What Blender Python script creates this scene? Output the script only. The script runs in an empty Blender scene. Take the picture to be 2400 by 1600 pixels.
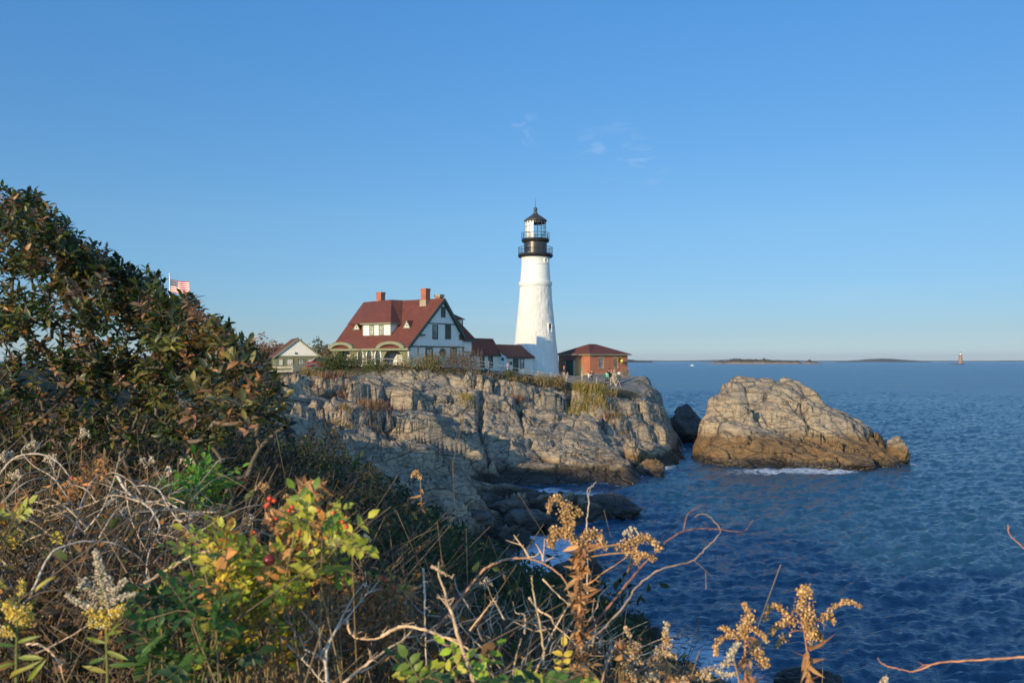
import bpy, math, random
import numpy as np
from mathutils import Vector, geometry
# ---------------------------------------------------------------- camera, sky, sun, exposure
R = math.radians
scene = bpy.context.scene
COL = scene.collection
FPX, CX, HY, CAMZ = 2100.0, 1200.0, 845.0, 11.0      # focal length in photo pixels, centre column, horizon row, eye height
cam_data = bpy.data.cameras.new("camera")
cam = bpy.data.objects.new("camera", cam_data); COL.objects.link(cam)
cam.location = (0, 0, CAMZ); cam.rotation_euler = (R(90), 0, 0)
cam_data.sensor_width = 36; cam_data.lens = FPX / 2400 * 36
cam_data.shift_y = (HY - 800) / 2400
cam_data.clip_start = 0.05; cam_data.clip_end = 60000
cam_data.dof.use_dof = True; cam_data.dof.focus_distance = 40; cam_data.dof.aperture_fstop = 9.0
scene.camera = cam
SUN_AZ, SUN_EL = R(216.0), R(12.2)                  # compass-style: 0 = +Y, clockwise
SDIR = Vector((math.sin(SUN_AZ) * math.cos(SUN_EL), math.cos(SUN_AZ) * math.cos(SUN_EL), math.sin(SUN_EL)))
world = bpy.data.worlds.new("World"); scene.world = world; world.use_nodes = True
wn = world.node_tree; wn.nodes.clear()
sky = wn.nodes.new("ShaderNodeTexSky"); sky.sky_type = 'NISHITA'; sky.sun_disc = False
sky.sun_elevation = SUN_EL; sky.sun_rotation = SUN_AZ
sky.altitude = 0; sky.air_density = 0.7; sky.dust_density = 0.0; sky.ozone_density = 4.5
bg = wn.nodes.new("ShaderNodeBackground"); bg.inputs[1].default_value = 0.15
wo = wn.nodes.new("ShaderNodeOutputWorld")
# faint high cirrus in the sky dome
tc = wn.nodes.new("ShaderNodeTexCoord"); mp = wn.nodes.new("ShaderNodeMapping"); mp.inputs['Scale'].default_value = (1.6, 1.6, 16)
nz = wn.nodes.new("ShaderNodeTexNoise"); nz.inputs['Scale'].default_value = 2.1; nz.inputs['Detail'].default_value = 5; nz.inputs['Distortion'].default_value = .8
cr = wn.nodes.new("ShaderNodeMapRange"); cr.inputs[1].default_value = .52; cr.inputs[2].default_value = .85; cr.inputs[3].default_value = 0; cr.inputs[4].default_value = .10
mxs = wn.nodes.new("ShaderNodeMix"); mxs.data_type = 'RGBA'
mxs.inputs[7].default_value = (3.4, 3.8, 4.6, 1)
wn.links.new(tc.outputs['Generated'], mp.inputs[0]); wn.links.new(mp.outputs[0], nz.inputs['Vector'])
wn.links.new(nz.outputs[0], cr.inputs[0])
lowm = wn.nodes.new("ShaderNodeMapRange")                # haze streaks keep to the low sky
for k_, v_ in ((1, .17), (2, .08), (3, 0), (4, 1)): lowm.inputs[k_].default_value = v_
wm = wn.nodes.new("ShaderNodeMath"); wm.operation = 'MULTIPLY'; wn.links.new(cr.outputs[0], wm.inputs[0]); wn.links.new(lowm.outputs[0], wm.inputs[1])
# three small wisps right of the lighthouse
wsp = wn.nodes.new("ShaderNodeTexNoise"); wsp.inputs['Scale'].default_value = 22; wsp.inputs['Detail'].default_value = 5; wsp.inputs['Distortion'].default_value = 1.2
mw = wn.nodes.new("ShaderNodeMapping"); mw.inputs['Scale'].default_value = (1, 1, 2.6); wn.links.new(tc.outputs['Generated'], mw.inputs[0]); wn.links.new(mw.outputs[0], wsp.inputs['Vector'])
wr = wn.nodes.new("ShaderNodeMapRange"); wn.links.new(wsp.outputs[0], wr.inputs[0])
for k_, v_ in ((1, .47), (2, .75), (3, 0), (4, .32)): wr.inputs[k_].default_value = v_
prev_ = wm.outputs[0]
for px_, py_, rad_ in ((1218, 307, 1.5), (1432, 360, 2.4), (1520, 380, 1.6)):
    dv_ = Vector(((px_ - CX) / FPX, 1, (HY - py_) / FPX)).normalized()
    dt_ = wn.nodes.new("ShaderNodeVectorMath"); dt_.operation = 'DOT_PRODUCT'; dt_.inputs[1].default_value = tuple(dv_); wn.links.new(tc.outputs['Generated'], dt_.inputs[0])
    mr_ = wn.nodes.new("ShaderNodeMapRange"); wn.links.new(dt_.outputs['Value'], mr_.inputs[0])
    mr_.inputs[1].default_value = math.cos(R(rad_)); mr_.inputs[2].default_value = 1.0
    a_ = wn.nodes.new("ShaderNodeMath"); a_.operation = 'MULTIPLY_ADD'; wn.links.new(mr_.outputs[0], a_.inputs[0]); wn.links.new(wr.outputs[0], a_.inputs[1]); wn.links.new(prev_, a_.inputs[2]); prev_ = a_.outputs[0]
wn.links.new(prev_, mxs.inputs[0])
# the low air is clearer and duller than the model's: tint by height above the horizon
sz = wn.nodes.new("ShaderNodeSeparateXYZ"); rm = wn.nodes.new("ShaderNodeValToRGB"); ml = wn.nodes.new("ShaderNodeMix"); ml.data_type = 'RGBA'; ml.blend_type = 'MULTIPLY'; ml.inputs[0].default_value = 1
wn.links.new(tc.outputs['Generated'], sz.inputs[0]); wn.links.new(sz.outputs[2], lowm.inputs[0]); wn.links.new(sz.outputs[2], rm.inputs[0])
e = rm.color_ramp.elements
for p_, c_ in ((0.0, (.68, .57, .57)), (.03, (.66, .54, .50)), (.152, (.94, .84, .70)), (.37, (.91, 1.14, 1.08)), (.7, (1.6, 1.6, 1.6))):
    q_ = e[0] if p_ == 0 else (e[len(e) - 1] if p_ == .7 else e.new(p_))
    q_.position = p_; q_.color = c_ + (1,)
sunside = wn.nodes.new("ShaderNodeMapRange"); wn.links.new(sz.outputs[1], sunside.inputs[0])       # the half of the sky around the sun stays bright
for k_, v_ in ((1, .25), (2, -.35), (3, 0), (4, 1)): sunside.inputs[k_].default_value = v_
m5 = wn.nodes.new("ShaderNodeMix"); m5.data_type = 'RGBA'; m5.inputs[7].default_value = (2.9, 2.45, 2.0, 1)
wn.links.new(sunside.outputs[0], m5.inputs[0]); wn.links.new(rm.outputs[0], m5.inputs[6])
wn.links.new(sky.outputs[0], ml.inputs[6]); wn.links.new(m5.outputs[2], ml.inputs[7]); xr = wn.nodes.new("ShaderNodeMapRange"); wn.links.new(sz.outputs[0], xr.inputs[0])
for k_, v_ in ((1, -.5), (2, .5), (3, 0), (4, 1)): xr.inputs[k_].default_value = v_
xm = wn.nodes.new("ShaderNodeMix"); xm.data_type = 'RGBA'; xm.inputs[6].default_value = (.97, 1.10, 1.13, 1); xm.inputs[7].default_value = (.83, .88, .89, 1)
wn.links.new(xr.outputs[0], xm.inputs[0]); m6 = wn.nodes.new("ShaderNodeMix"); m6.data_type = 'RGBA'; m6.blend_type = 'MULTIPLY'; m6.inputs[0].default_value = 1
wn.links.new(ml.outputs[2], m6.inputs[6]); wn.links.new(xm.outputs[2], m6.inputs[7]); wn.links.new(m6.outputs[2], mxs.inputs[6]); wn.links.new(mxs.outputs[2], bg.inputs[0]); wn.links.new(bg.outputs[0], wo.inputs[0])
sl = bpy.data.lights.new("sun", 'SUN'); sl.energy = 4.2; sl.angle = R(0.5); sl.color = (1.0, 0.75, 0.40)
sun = bpy.data.objects.new("sun", sl); COL.objects.link(sun); sun.location = (-60, -80, 60)
sun.rotation_euler = SDIR.to_track_quat('Z', 'Y').to_euler()
scene.view_settings.view_transform = 'Standard'; scene.view_settings.look = 'None'
scene.view_settings.exposure = 0.35; scene.view_settings.gamma = 1.0
scene.view_settings.use_curve_mapping = False

# ---------------------------------------------------------------- helpers
rng = np.random.default_rng(7)
def P(px, py, d):                                    # a photo pixel at depth d as a world point
    return ((px - CX) / FPX * d, d, CAMZ + (HY - py) / FPX * d)
def tag(o, label=None, cat=None, group=None, kind=None):
    if label: o['label'] = label
    if cat: o['category'] = cat
    if group: o['group'] = group
    if kind: o['kind'] = kind
    return o
def empty(name, loc=(0, 0, 0), rz=0, label=None, cat=None, group=None):
    o = bpy.data.objects.new(name, None); COL.objects.link(o); o.empty_display_size = .2
    o.location = loc; o.rotation_euler = (0, 0, rz)
    return tag(o, label, cat, group)
def mesh_obj(name, verts, faces, mat, parent=None, col=None, smooth=False):
    """verts (N,3) array, faces (M,k) array or list of lists, col (N,3) per-vertex colour"""
    me = bpy.data.meshes.new(name)
    verts = np.asarray(verts, dtype=np.float64)
    if isinstance(faces, np.ndarray):
        n, k = faces.shape
        me.vertices.add(len(verts)); me.vertices.foreach_set('co', verts.ravel())
        me.loops.add(n * k); me.loops.foreach_set('vertex_index', faces.astype(np.int32).ravel())
        me.polygons.add(n); me.polygons.foreach_set('loop_start', np.arange(0, n * k, k, dtype=np.int32))
        me.update(calc_edges=True)
    else:
        me.from_pydata([tuple(v) for v in verts], [], [tuple(f) for f in faces]); me.update()
    if smooth: me.polygons.foreach_set('use_smooth', np.ones(len(me.polygons), dtype=bool))
    if col is not None:
        a = me.color_attributes.new('Col', 'FLOAT_COLOR', 'POINT')
        c = np.ones((len(verts), 4)); c[:, :col.shape[1]] = col
        a.data.foreach_set('color', c.ravel())
    if mat: me.materials.append(mat)
    o = bpy.data.objects.new(name, me); COL.objects.link(o)
    if parent: o.parent = parent
    return o

class MB:
    """collects solid shapes, links them as one mesh object"""
    def __init__(s): s.v = []; s.f = []
    def add(s, vs, fs):
        b = len(s.v); s.v += [tuple(v) for v in vs]; s.f += [tuple(i + b for i in f) for f in fs]; return s
    def box(s, lo, hi):
        (a, b, c), (d, e, f) = lo, hi
        a, d = min(a, d), max(a, d); b, e = min(b, e), max(b, e); c, f = min(c, f), max(c, f)
        return s.add([(a, b, c), (d, b, c), (d, e, c), (a, e, c), (a, b, f), (d, b, f), (d, e, f), (a, e, f)],
                     [(3, 2, 1, 0), (4, 5, 6, 7), (0, 1, 5, 4), (1, 2, 6, 5), (2, 3, 7, 6), (3, 0, 4, 7)])
    def bar(s, p, q, w, h=None, n=4):                # square or round bar from p to q
        h = h or w
        p, q = Vector(p), Vector(q); d = (q - p).normalized()
        up = Vector((0, 0, 1)) if abs(d.z) < .95 else Vector((0, 1, 0))
        x = d.cross(up).normalized(); y = x.cross(d)
        vs = []
        for c in (p, q):
            for k in range(n):
                a = 2 * math.pi * (k + .5) / n; r = 1 / math.cos(math.pi / n) / 2 if n == 4 else .5
                vs.append(c + x * math.cos(a) * w * r + y * math.sin(a) * h * r)
        fs = [tuple(range(n - 1, -1, -1)), tuple(range(n, 2 * n))] + [(k, (k + 1) % n, n + (k + 1) % n, n + k) for k in range(n)]
        return s.add(vs, fs)
    def lathe(s, prof, n=32, c=(0, 0), cap=True, a0=0, a1=2 * math.pi):
        full = abs(a1 - a0 - 2 * math.pi) < 1e-6; m = n if full else n + 1
        vs = []
        for r, z in prof:
            for k in range(m):
                a = a0 + (a1 - a0) * k / n
                vs.append((c[0] + r * math.cos(a), c[1] + r * math.sin(a), z))
        fs = []
        for i in range(len(prof) - 1):
            for k in range(n):
                k2 = (k + 1) % m
                fs.append((i * m + k, i * m + k2, (i + 1) * m + k2, (i + 1) * m + k))
        if cap and full:
            fs.append(tuple(range(m - 1, -1, -1))); fs.append(tuple((len(prof) - 1) * m + k for k in range(m)))
        return s.add(vs, fs)
    def slab(s, poly, axis, c0, c1, holes=()):       # polygon in a wall plane, given thickness along axis 0 or 1 or 2
        def p3(p, c):
            q = list(p); q.insert(axis, c); return tuple(q)
        loops = [list(poly)] + [list(h) for h in holes]
        tri = geometry.tessellate_polygon([[Vector((p[0], p[1], 0)) for p in l] for l in loops])
        flat = [p for l in loops for p in l]; n = len(flat)
        vs = [p3(p, c0) for p in flat] + [p3(p, c1) for p in flat]
        fs = [tuple(t) for t in tri] + [tuple(i + n for i in reversed(t)) for t in tri]
        b = 0
        for l in loops:
            m = len(l)
            for i in range(m): fs.append((b + i, b + (i + 1) % m, n + b + (i + 1) % m, n + b + i))
            b += m
        return s.add(vs, fs)
    def plate(s, pts, th):                           # thick plate from a 3-D polygon, thickness downwards
        n = len(pts); nr = Vector((0, 0, 0))
        for i in range(n):
            a, b = Vector(pts[i]), Vector(pts[(i + 1) % n]); nr += a.cross(b)
        nr.normalize()
        if nr.z < 0: nr = -nr
        low = [Vector(p) - nr * th for p in pts]
        return s.add([tuple(p) for p in pts] + [tuple(p) for p in low],
                     [tuple(range(n)), tuple(range(2 * n - 1, n - 1, -1))] + [(i, n + i, n + (i + 1) % n, (i + 1) % n) for i in range(n)])
    def sphere(s, c, r, n=10, m=6, sc=(1, 1, 1)):
        vs = [(c[0], c[1], c[2] + r * sc[2])]
        for i in range(1, m):
            t = math.pi * i / m
            for k in range(n):
                a = 2 * math.pi * k / n
                vs.append((c[0] + r * sc[0] * math.sin(t) * math.cos(a), c[1] + r * sc[1] * math.sin(t) * math.sin(a), c[2] + r * sc[2] * math.cos(t)))
        vs.append((c[0], c[1], c[2] - r * sc[2])); L = len(vs) - 1; fs = []
        for k in range(n):
            fs.append((0, 1 + k, 1 + (k + 1) % n)); fs.append((L, L - n + (k + 1) % n, L - n + k))
            for i in range(m - 2): fs.append((1 + i * n + k, 1 + (i + 1) * n + k, 1 + (i + 1) * n + (k + 1) % n, 1 + i * n + (k + 1) % n))
        return s.add(vs, fs)
    def build(s, name, mat, parent=None, smooth=False, fix=True):
        o = mesh_obj(name, s.v, s.f, mat, parent)
        if fix:
            import bmesh
            bm = bmesh.new(); bm.from_mesh(o.data); bmesh.ops.recalc_face_normals(bm, faces=bm.faces); bm.to_mesh(o.data); bm.free()
        if smooth:
            for p in o.data.polygons: p.use_smooth = True
            try: o.data.set_sharp_from_angle(angle=R(40))
            except Exception: pass
        return o

class Frame:
    """a building's own axes; hit() drops a photo pixel onto one of its wall planes"""
    def __init__(s, loc, rz):
        s.o = Vector(loc); s.c, s.s = math.cos(rz), math.sin(rz); s.rz = rz
    def loc(s, v): return (v[0] * s.c + v[1] * s.s, -v[0] * s.s + v[1] * s.c, v[2])
    def world(s, p): return (s.o.x + p[0] * s.c - p[1] * s.s, s.o.y + p[0] * s.s + p[1] * s.c, s.o.z + p[2])
    def hit(s, axis, val, px, py):
        C = s.loc((0 - s.o.x, 0 - s.o.y, CAMZ - s.o.z)); D = s.loc(((px - CX) / FPX, 1, (HY - py) / FPX))
        t = (val - C[axis]) / D[axis]
        p = [C[i] + t * D[i] for i in range(3)]; p.pop(axis)
        return tuple(p)

# ---------------------------------------------------------------- numpy noise
def _hash(ix, iy, seed):
    h = (ix.astype(np.int64) * 374761393 + iy.astype(np.int64) * 668265263 + seed * 1442695041) & 0xFFFFFFFF
    h = ((h ^ (h >> 13)) * 1274126177) & 0xFFFFFFFF
    h = ((h ^ (h >> 16)) * 2246822519) & 0xFFFFFFFF
    return ((h ^ (h >> 15)) & 0xFFFFFF) / float(0xFFFFFF)
def vnoise(x, y, seed=0):
    ix, iy = np.floor(x), np.floor(y); fx, fy = x - ix, y - iy
    fx = fx * fx * fx * (fx * (fx * 6 - 15) + 10); fy = fy * fy * fy * (fy * (fy * 6 - 15) + 10)
    a, b = _hash(ix, iy, seed), _hash(ix + 1, iy, seed); c, d = _hash(ix, iy + 1, seed), _hash(ix + 1, iy + 1, seed)
    return (a + (b - a) * fx + (c - a) * fy + (a - b - c + d) * fx * fy) * 2 - 1
def fbm(x, y, oct=4, seed=0, gain=.5):
    s, a = 0, 1.0
    for i in range(oct):
        s = s + a * vnoise(x * 2 ** i + 17.3 * i, y * 2 ** i - 9.1 * i, seed + i); a *= gain
    return s
def facets(x, y, sx, sy, rot, seed, tilt=1.0, lift=1.0):
    """broken-block relief: every Voronoi cell is a tilted plane with its own height; returns relief and crack distance"""
    c, s = math.cos(rot), math.sin(rot)
    u = (x * c + y * s) / sx; v = (-x * s + y * c) / sy
    iu, iv = np.floor(u), np.floor(v)
    b1 = np.full(u.shape, 9.0); b2 = np.full(u.shape, 9.0); h = np.zeros(u.shape)
    for du in (-1, 0, 1):
        for dv in (-1, 0, 1):
            cu, cv = iu + du, iv + dv
            pu = cu + .5 + .8 * (_hash(cu, cv, seed) - .5); pv = cv + .5 + .8 * (_hash(cu, cv, seed + 1) - .5)
            d = np.sqrt((u - pu) ** 2 + (v - pv) ** 2)
            off = (_hash(cu, cv, seed + 2) - .5) * 2 * lift; tx = (_hash(cu, cv, seed + 3) - .5) * 2 * tilt; ty = (_hash(cu, cv, seed + 4) - .5) * 2 * tilt
            hh = off + tx * (u - pu) + ty * (v - pv)
            near = d < b1
            b2 = np.where(near, b1, np.minimum(b2, d)); h = np.where(near, hh, h); b1 = np.where(near, d, b1)
    return h, b2 - b1
def rbf_fit(pts):
    pts = np.array(pts, float); xy = pts[:, :2]; n = len(pts)
    K = np.sqrt(((xy[:, None] - xy[None]) ** 2).sum(-1) + .25)
    A = np.zeros((n + 3, n + 3)); A[:n, :n] = K + np.eye(n) * .05 * -1; A[:n, n] = 1; A[:n, n + 1:] = xy; A[n, :n] = 1; A[n + 1:, :n] = xy.T
    w = np.linalg.solve(A, np.concatenate([pts[:, 2], [0, 0, 0]]))
    def ev(x, y):
        x = np.asarray(x, float); y = np.asarray(y, float)
        r = w[n] + w[n + 1] * x + w[n + 2] * y
        for i in range(n): r = r + w[i] * np.sqrt((x - xy[i, 0]) ** 2 + (y - xy[i, 1]) ** 2 + .25)
        return r
    return ev

# ---------------------------------------------------------------- materials
def new_mat(name):
    m = bpy.data.materials.new(name); m.use_nodes = True
    return m, m.node_tree, m.node_tree.nodes['Principled BSDF']
def N(nt, t, **kw):
    n = nt.nodes.new(t)
    for k, v in kw.items():
        if k.startswith('_'): setattr(n, k[1:], v)
        else: n.inputs[k.replace('_', ' ')].default_value = v
    return n
def ramp(nt, fac, stops):
    r = nt.nodes.new("ShaderNodeValToRGB"); e = r.color_ramp.elements
    while len(e) < len(stops): e.new(.5)
    for i, (p, c) in enumerate(stops):
        e[i].position = p; e[i].color = tuple(c) + (1,) if len(c) == 3 else c
    nt.links.new(fac, r.inputs[0]); return r.outputs[0]
def mixc(nt, f, a, b, mode='MIX'):
    m = nt.nodes.new("ShaderNodeMix"); m.data_type = 'RGBA'; m.blend_type = mode
    for s, k in ((f, 0), (a, 6), (b, 7)):
        if hasattr(s, 'is_linked'): nt.links.new(s, m.inputs[k])
        elif isinstance(s, (int, float)): m.inputs[k].default_value = s
        else: m.inputs[k].default_value = tuple(s) + (1,)
    return m.outputs[2]
def math_n(nt, op, a, b=None, c=None, clamp=False):
    m = nt.nodes.new("ShaderNodeMath"); m.operation = op; m.use_clamp = clamp
    for s, k in ((a, 0), (b, 1), (c, 2)):
        if s is None: continue
        if hasattr(s, 'is_linked'): nt.links.new(s, m.inputs[k])
        else: m.inputs[k].default_value = s
    return m.outputs[0]
def coords(nt, which='Object', scale=None, rot=None):
    t = nt.nodes.new("ShaderNodeTexCoord"); o = t.outputs[which]
    if scale or rot:
        m = nt.nodes.new("ShaderNodeMapping")
        if scale: m.inputs['Scale'].default_value = scale
        if rot: m.inputs['Rotation'].default_value = rot
        nt.links.new(o, m.inputs[0]); o = m.outputs[0]
    return o
def noise(nt, vec, scale, detail=4, rough=.55, dist=0):
    n = N(nt, "ShaderNodeTexNoise", Scale=scale, Detail=detail, Roughness=rough, Distortion=dist)
    nt.links.new(vec, n.inputs['Vector']); return n.outputs[0]
def bump(nt, bs, h, strength=.5, dist=.05, prev=None):
    b = N(nt, "ShaderNodeBump", Strength=strength, Distance=dist); nt.links.new(h, b.inputs['Height'])
    if prev: nt.links.new(prev, b.inputs['Normal'])
    if bs: nt.links.new(b.outputs[0], bs.inputs['Normal'])
    return b.outputs[0]
def paint(name, col, rough=.6, var=.12, scale=1.5, bumpd=0.004, boards=None, metal=0):
    """weathered painted or plain surface; boards = spacing of horizontal clapboards"""
    m, nt, bs = new_mat(name); v = coords(nt)
    n1 = noise(nt, v, scale, 6, .6)
    d = tuple(c * (1 - var * 1.6) for c in col); l = tuple(min(1, c * (1 + var)) for c in col)
    c = ramp(nt, n1, [(.3, d), (.7, l)]); nt.links.new(c, bs.inputs['Base Color'])
    bs.inputs['Roughness'].default_value = rough; bs.inputs['Metallic'].default_value = metal
    h = noise(nt, v, scale * 12, 3)
    nrm = bump(nt, bs, h, .5, bumpd)
    if boards:
        s = nt.nodes.new("ShaderNodeSeparateXYZ"); nt.links.new(v, s.inputs[0])
        f = math_n(nt, 'FRACT', math_n(nt, 'DIVIDE', s.outputs[2], boards))
        bump(nt, bs, f, .9, .02, nrm)
        dk = math_n(nt, 'GREATER_THAN', f, .9)
        nt.links.new(mixc(nt, math_n(nt, 'MULTIPLY', dk, .35), c, tuple(x * .55 for x in col)), bs.inputs['Base Color'])
    return m
def leaf_mat(name, trans=.35, rough=.5, gain=1.0):
    m, nt, bs = new_mat(name)
    a = nt.nodes.new("ShaderNodeVertexColor"); a.layer_name = 'Col'
    bs.inputs['Roughness'].default_value = rough; nt.links.new(a.outputs[0], bs.inputs['Base Color'])
    v = coords(nt, 'Object'); n = noise(nt, v, 60, 2)
    c = mixc(nt, .5, a.outputs[0], ramp(nt, n, [(.3, (.55, .55, .55)), (.7, (1.25, 1.2, 1.1))]), 'MULTIPLY')
    c = mixc(nt, 1.0, c, (gain, gain, gain), 'MULTIPLY'); nt.links.new(c, bs.inputs['Base Color'])
    t = nt.nodes.new("ShaderNodeBsdfTranslucent"); nt.links.new(c, t.inputs[0])
    mx = nt.nodes.new("ShaderNodeMixShader"); mx.inputs[0].default_value = trans
    out = nt.nodes['Material Output']
    nt.links.new(bs.outputs[0], mx.inputs[1]); nt.links.new(t.outputs[0], mx.inputs[2]); nt.links.new(mx.outputs[0], out.inputs[0])
    return m
def attr_mat(name, rough=.75, scale=30, var=.5, spec=.3, gain=1.0):
    m, nt, bs = new_mat(name)
    a = nt.nodes.new("ShaderNodeVertexColor"); a.layer_name = 'Col'
    n = noise(nt, coords(nt, 'Object'), scale, 3)
    c = mixc(nt, var, a.outputs[0], ramp(nt, n, [(.3, (.5, .5, .5)), (.7, (1.3, 1.25, 1.2))]), 'MULTIPLY')
    c = mixc(nt, 1.0, c, (gain, gain, gain), 'MULTIPLY'); nt.links.new(c, bs.inputs['Base Color']); bs.inputs['Roughness'].default_value = rough
    bs.inputs['Specular IOR Level'].default_value = spec
    return m
# ---------------------------------------------------------------- terrain
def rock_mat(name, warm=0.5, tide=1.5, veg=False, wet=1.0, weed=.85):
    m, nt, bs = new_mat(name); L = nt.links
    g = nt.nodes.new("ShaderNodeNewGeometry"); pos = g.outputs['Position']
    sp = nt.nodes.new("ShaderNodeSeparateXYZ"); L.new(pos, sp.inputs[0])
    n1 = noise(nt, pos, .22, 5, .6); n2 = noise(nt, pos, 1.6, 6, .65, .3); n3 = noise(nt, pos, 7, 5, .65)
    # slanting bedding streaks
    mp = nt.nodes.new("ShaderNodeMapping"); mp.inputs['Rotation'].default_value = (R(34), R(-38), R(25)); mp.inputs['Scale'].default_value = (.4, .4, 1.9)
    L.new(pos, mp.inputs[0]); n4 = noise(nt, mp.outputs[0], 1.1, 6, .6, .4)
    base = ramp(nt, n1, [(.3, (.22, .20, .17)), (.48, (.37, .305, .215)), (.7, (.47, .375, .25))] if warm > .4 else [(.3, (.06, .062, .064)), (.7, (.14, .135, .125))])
    c = mixc(nt, .75, base, ramp(nt, n2, [(.27, (.38, .37, .36)), (.45, (.92, .91, .9)), (.75, (1.2, 1.18, 1.12))]), 'MULTIPLY')
    c = mixc(nt, .6, c, ramp(nt, n4, [(.3, (.62, .61, .60)), (.5, (1.0, 1.0, 1.0)), (.8, (1.2, 1.18, 1.12))]), 'MULTIPLY')
    c = mixc(nt, .5, c, ramp(nt, n3, [(.3, (.6, .6, .6)), (.7, (1.25, 1.25, 1.25))]), 'MULTIPLY')
    gp_ = ramp(nt, noise(nt, pos, .11, 4, .6, .5), [(.42, (0, 0, 0)), (.56, (1, 1, 1))])                # whole stretches of greyer, lichen-darkened stone
    c = mixc(nt, math_n(nt, 'MULTIPLY', gp_, .42), c, mixc(nt, n2, (.10, .10, .098), (.26, .25, .235)))
    # rust stains and pale quartz seams
    st = math_n(nt, 'MULTIPLY', ramp(nt, noise(nt, pos, .55, 4, .6, .6), [(.58, (0, 0, 0)), (.75, (1, 1, 1))]), .4)
    c = mixc(nt, st, c, (.30, .15, .06))
    lim = ramp(nt, noise(nt, mp.outputs[0], 3.2, 5, .7), [(.66, (0, 0, 0)), (.74, (1, 1, 1))])
    c = mixc(nt, math_n(nt, 'MULTIPLY', lim, .4), c, (.48, .46, .42))
    # lichen, rockweed and wet band near the water (follows the tide level)
    zz = math_n(nt, 'ADD', sp.outputs[2], math_n(nt, 'MULTIPLY', math_n(nt, 'SUBTRACT', n1, .5), 1.4))
    zz = math_n(nt, 'ADD', zz, math_n(nt, 'MULTIPLY', math_n(nt, 'SUBTRACT', n2, .5), 1.1))
    f1 = nt.nodes.new("ShaderNodeMapRange"); L.new(zz, f1.inputs[0])
    for k, v in ((1, tide + .9), (2, tide - .1), (3, 0), (4, weed)): f1.inputs[k].default_value = v
    c = mixc(nt, f1.outputs[0], c, mixc(nt, n3, (.20, .105, .025), (.10, .062, .025)))
    f2 = nt.nodes.new("ShaderNodeMapRange"); L.new(zz, f2.inputs[0])
    for k, v in ((1, wet), (2, wet - .5), (3, 0), (4, .94)): f2.inputs[k].default_value = v
    c = mixc(nt, f2.outputs[0], c, (.022, .019, .015))
    rg = nt.nodes.new("ShaderNodeMapRange"); L.new(zz, rg.inputs[0])
    for k, v in ((1, .2), (2, 1.0), (3, .28), (4, .85)): rg.inputs[k].default_value = v
    L.new(rg.outputs[0], bs.inputs['Roughness'])
    if veg:
        a = nt.nodes.new("ShaderNodeVertexColor"); a.layer_name = 'Col'
        s = nt.nodes.new("ShaderNodeSeparateColor"); L.new(a.outputs[0], s.inputs[0])
        soil = ramp(nt, n3, [(.3, (.028, .024, .013)), (.5, (.06, .055, .02)), (.75, (.12, .085, .035))])
        nf = math_n(nt, 'ADD', s.outputs[0], math_n(nt, 'MULTIPLY', math_n(nt, 'SUBTRACT', n2, .5), 1.1))
        vf = nt.nodes.new("ShaderNodeMapRange"); L.new(nf, vf.inputs[0])
        for k, v in ((1, .42), (2, .58), (3, 0), (4, 1)): vf.inputs[k].default_value = v
        c = mixc(nt, vf.outputs[0], c, soil)
        c = mixc(nt, s.outputs[1], c, ramp(nt, n3, [(.3, (.20, .175, .145)), (.7, (.30, .27, .22))]))   # gravel path
        c = mixc(nt, s.outputs[2], c, ramp(nt, n3, [(.3, (.05, .085, .02)), (.7, (.10, .14, .04))]))    # mown lawn
    h = math_n(nt, 'ADD', math_n(nt, 'MULTIPLY', n2, .35), math_n(nt, 'MULTIPLY', n3, .16))
    h = math_n(nt, 'ADD', h, math_n(nt, 'MULTIPLY', n4, .35))
    nv = nt.nodes.new("ShaderNodeTexNoise"); nv.inputs['Scale'].default_value = .5; nv.inputs['Detail'].default_value = 3; L.new(pos, nv.inputs['Vector'])
    dv = nt.nodes.new("ShaderNodeVectorMath"); dv.operation = 'MULTIPLY_ADD'; dv.inputs[1].default_value = (.9, .9, .9); L.new(nv.outputs['Color'], dv.inputs[0])
    m3 = nt.nodes.new("ShaderNodeMapping"); m3.inputs['Rotation'].default_value = (R(25), R(30), R(-20)); m3.inputs['Scale'].default_value = (.55, 1.0, 1.5); L.new(pos, m3.inputs[0]); L.new(m3.outputs[0], dv.inputs[2])
    for sc__, wd__, am__ in ((.42, 22, .40), (1.3, 14, .18)):
        vo = N(nt, "ShaderNodeTexVoronoi", Scale=sc__, _feature='DISTANCE_TO_EDGE'); L.new(dv.outputs[0], vo.inputs['Vector'])
        ck = math_n(nt, 'MULTIPLY', vo.outputs[0], wd__, clamp=True); h = math_n(nt, 'ADD', h, math_n(nt, 'MULTIPLY', ck, am__))
        vc = N(nt, "ShaderNodeTexVoronoi", Scale=sc__); L.new(dv.outputs[0], vc.inputs['Vector'])         # every block a slightly different stone
        bw = nt.nodes.new("ShaderNodeSeparateColor"); L.new(vc.outputs['Color'], bw.inputs[0])
        c = mixc(nt, .5, c, ramp(nt, bw.outputs[0], [(0, (.88, .88, .89)), (1, (1.1, 1.08, 1.04))]), 'MULTIPLY')
        c = mixc(nt, math_n(nt, 'MULTIPLY', math_n(nt, 'MULTIPLY', math_n(nt, 'SUBTRACT', 1, math_n(nt, 'MULTIPLY', vo.outputs[0], wd__ * 1.3, clamp=True)), ramp(nt, nv.outputs[0], [(.4, (0, 0, 0)), (.62, (1, 1, 1))])), .8), c, (.07, .06, .05))
    L.new(c, bs.inputs['Base Color'])
    bump(nt, bs, h, .9, .35)
    return m
M_land = rock_mat('shore_rock_and_soil', .6, 1.15, veg=True, wet=1.55, weed=.7)
M_rock = rock_mat('sea_rock', .6, 1.7)
M_dark = rock_mat('dark_rock', .2, 1.2, wet=1.4, weed=.35)
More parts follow.
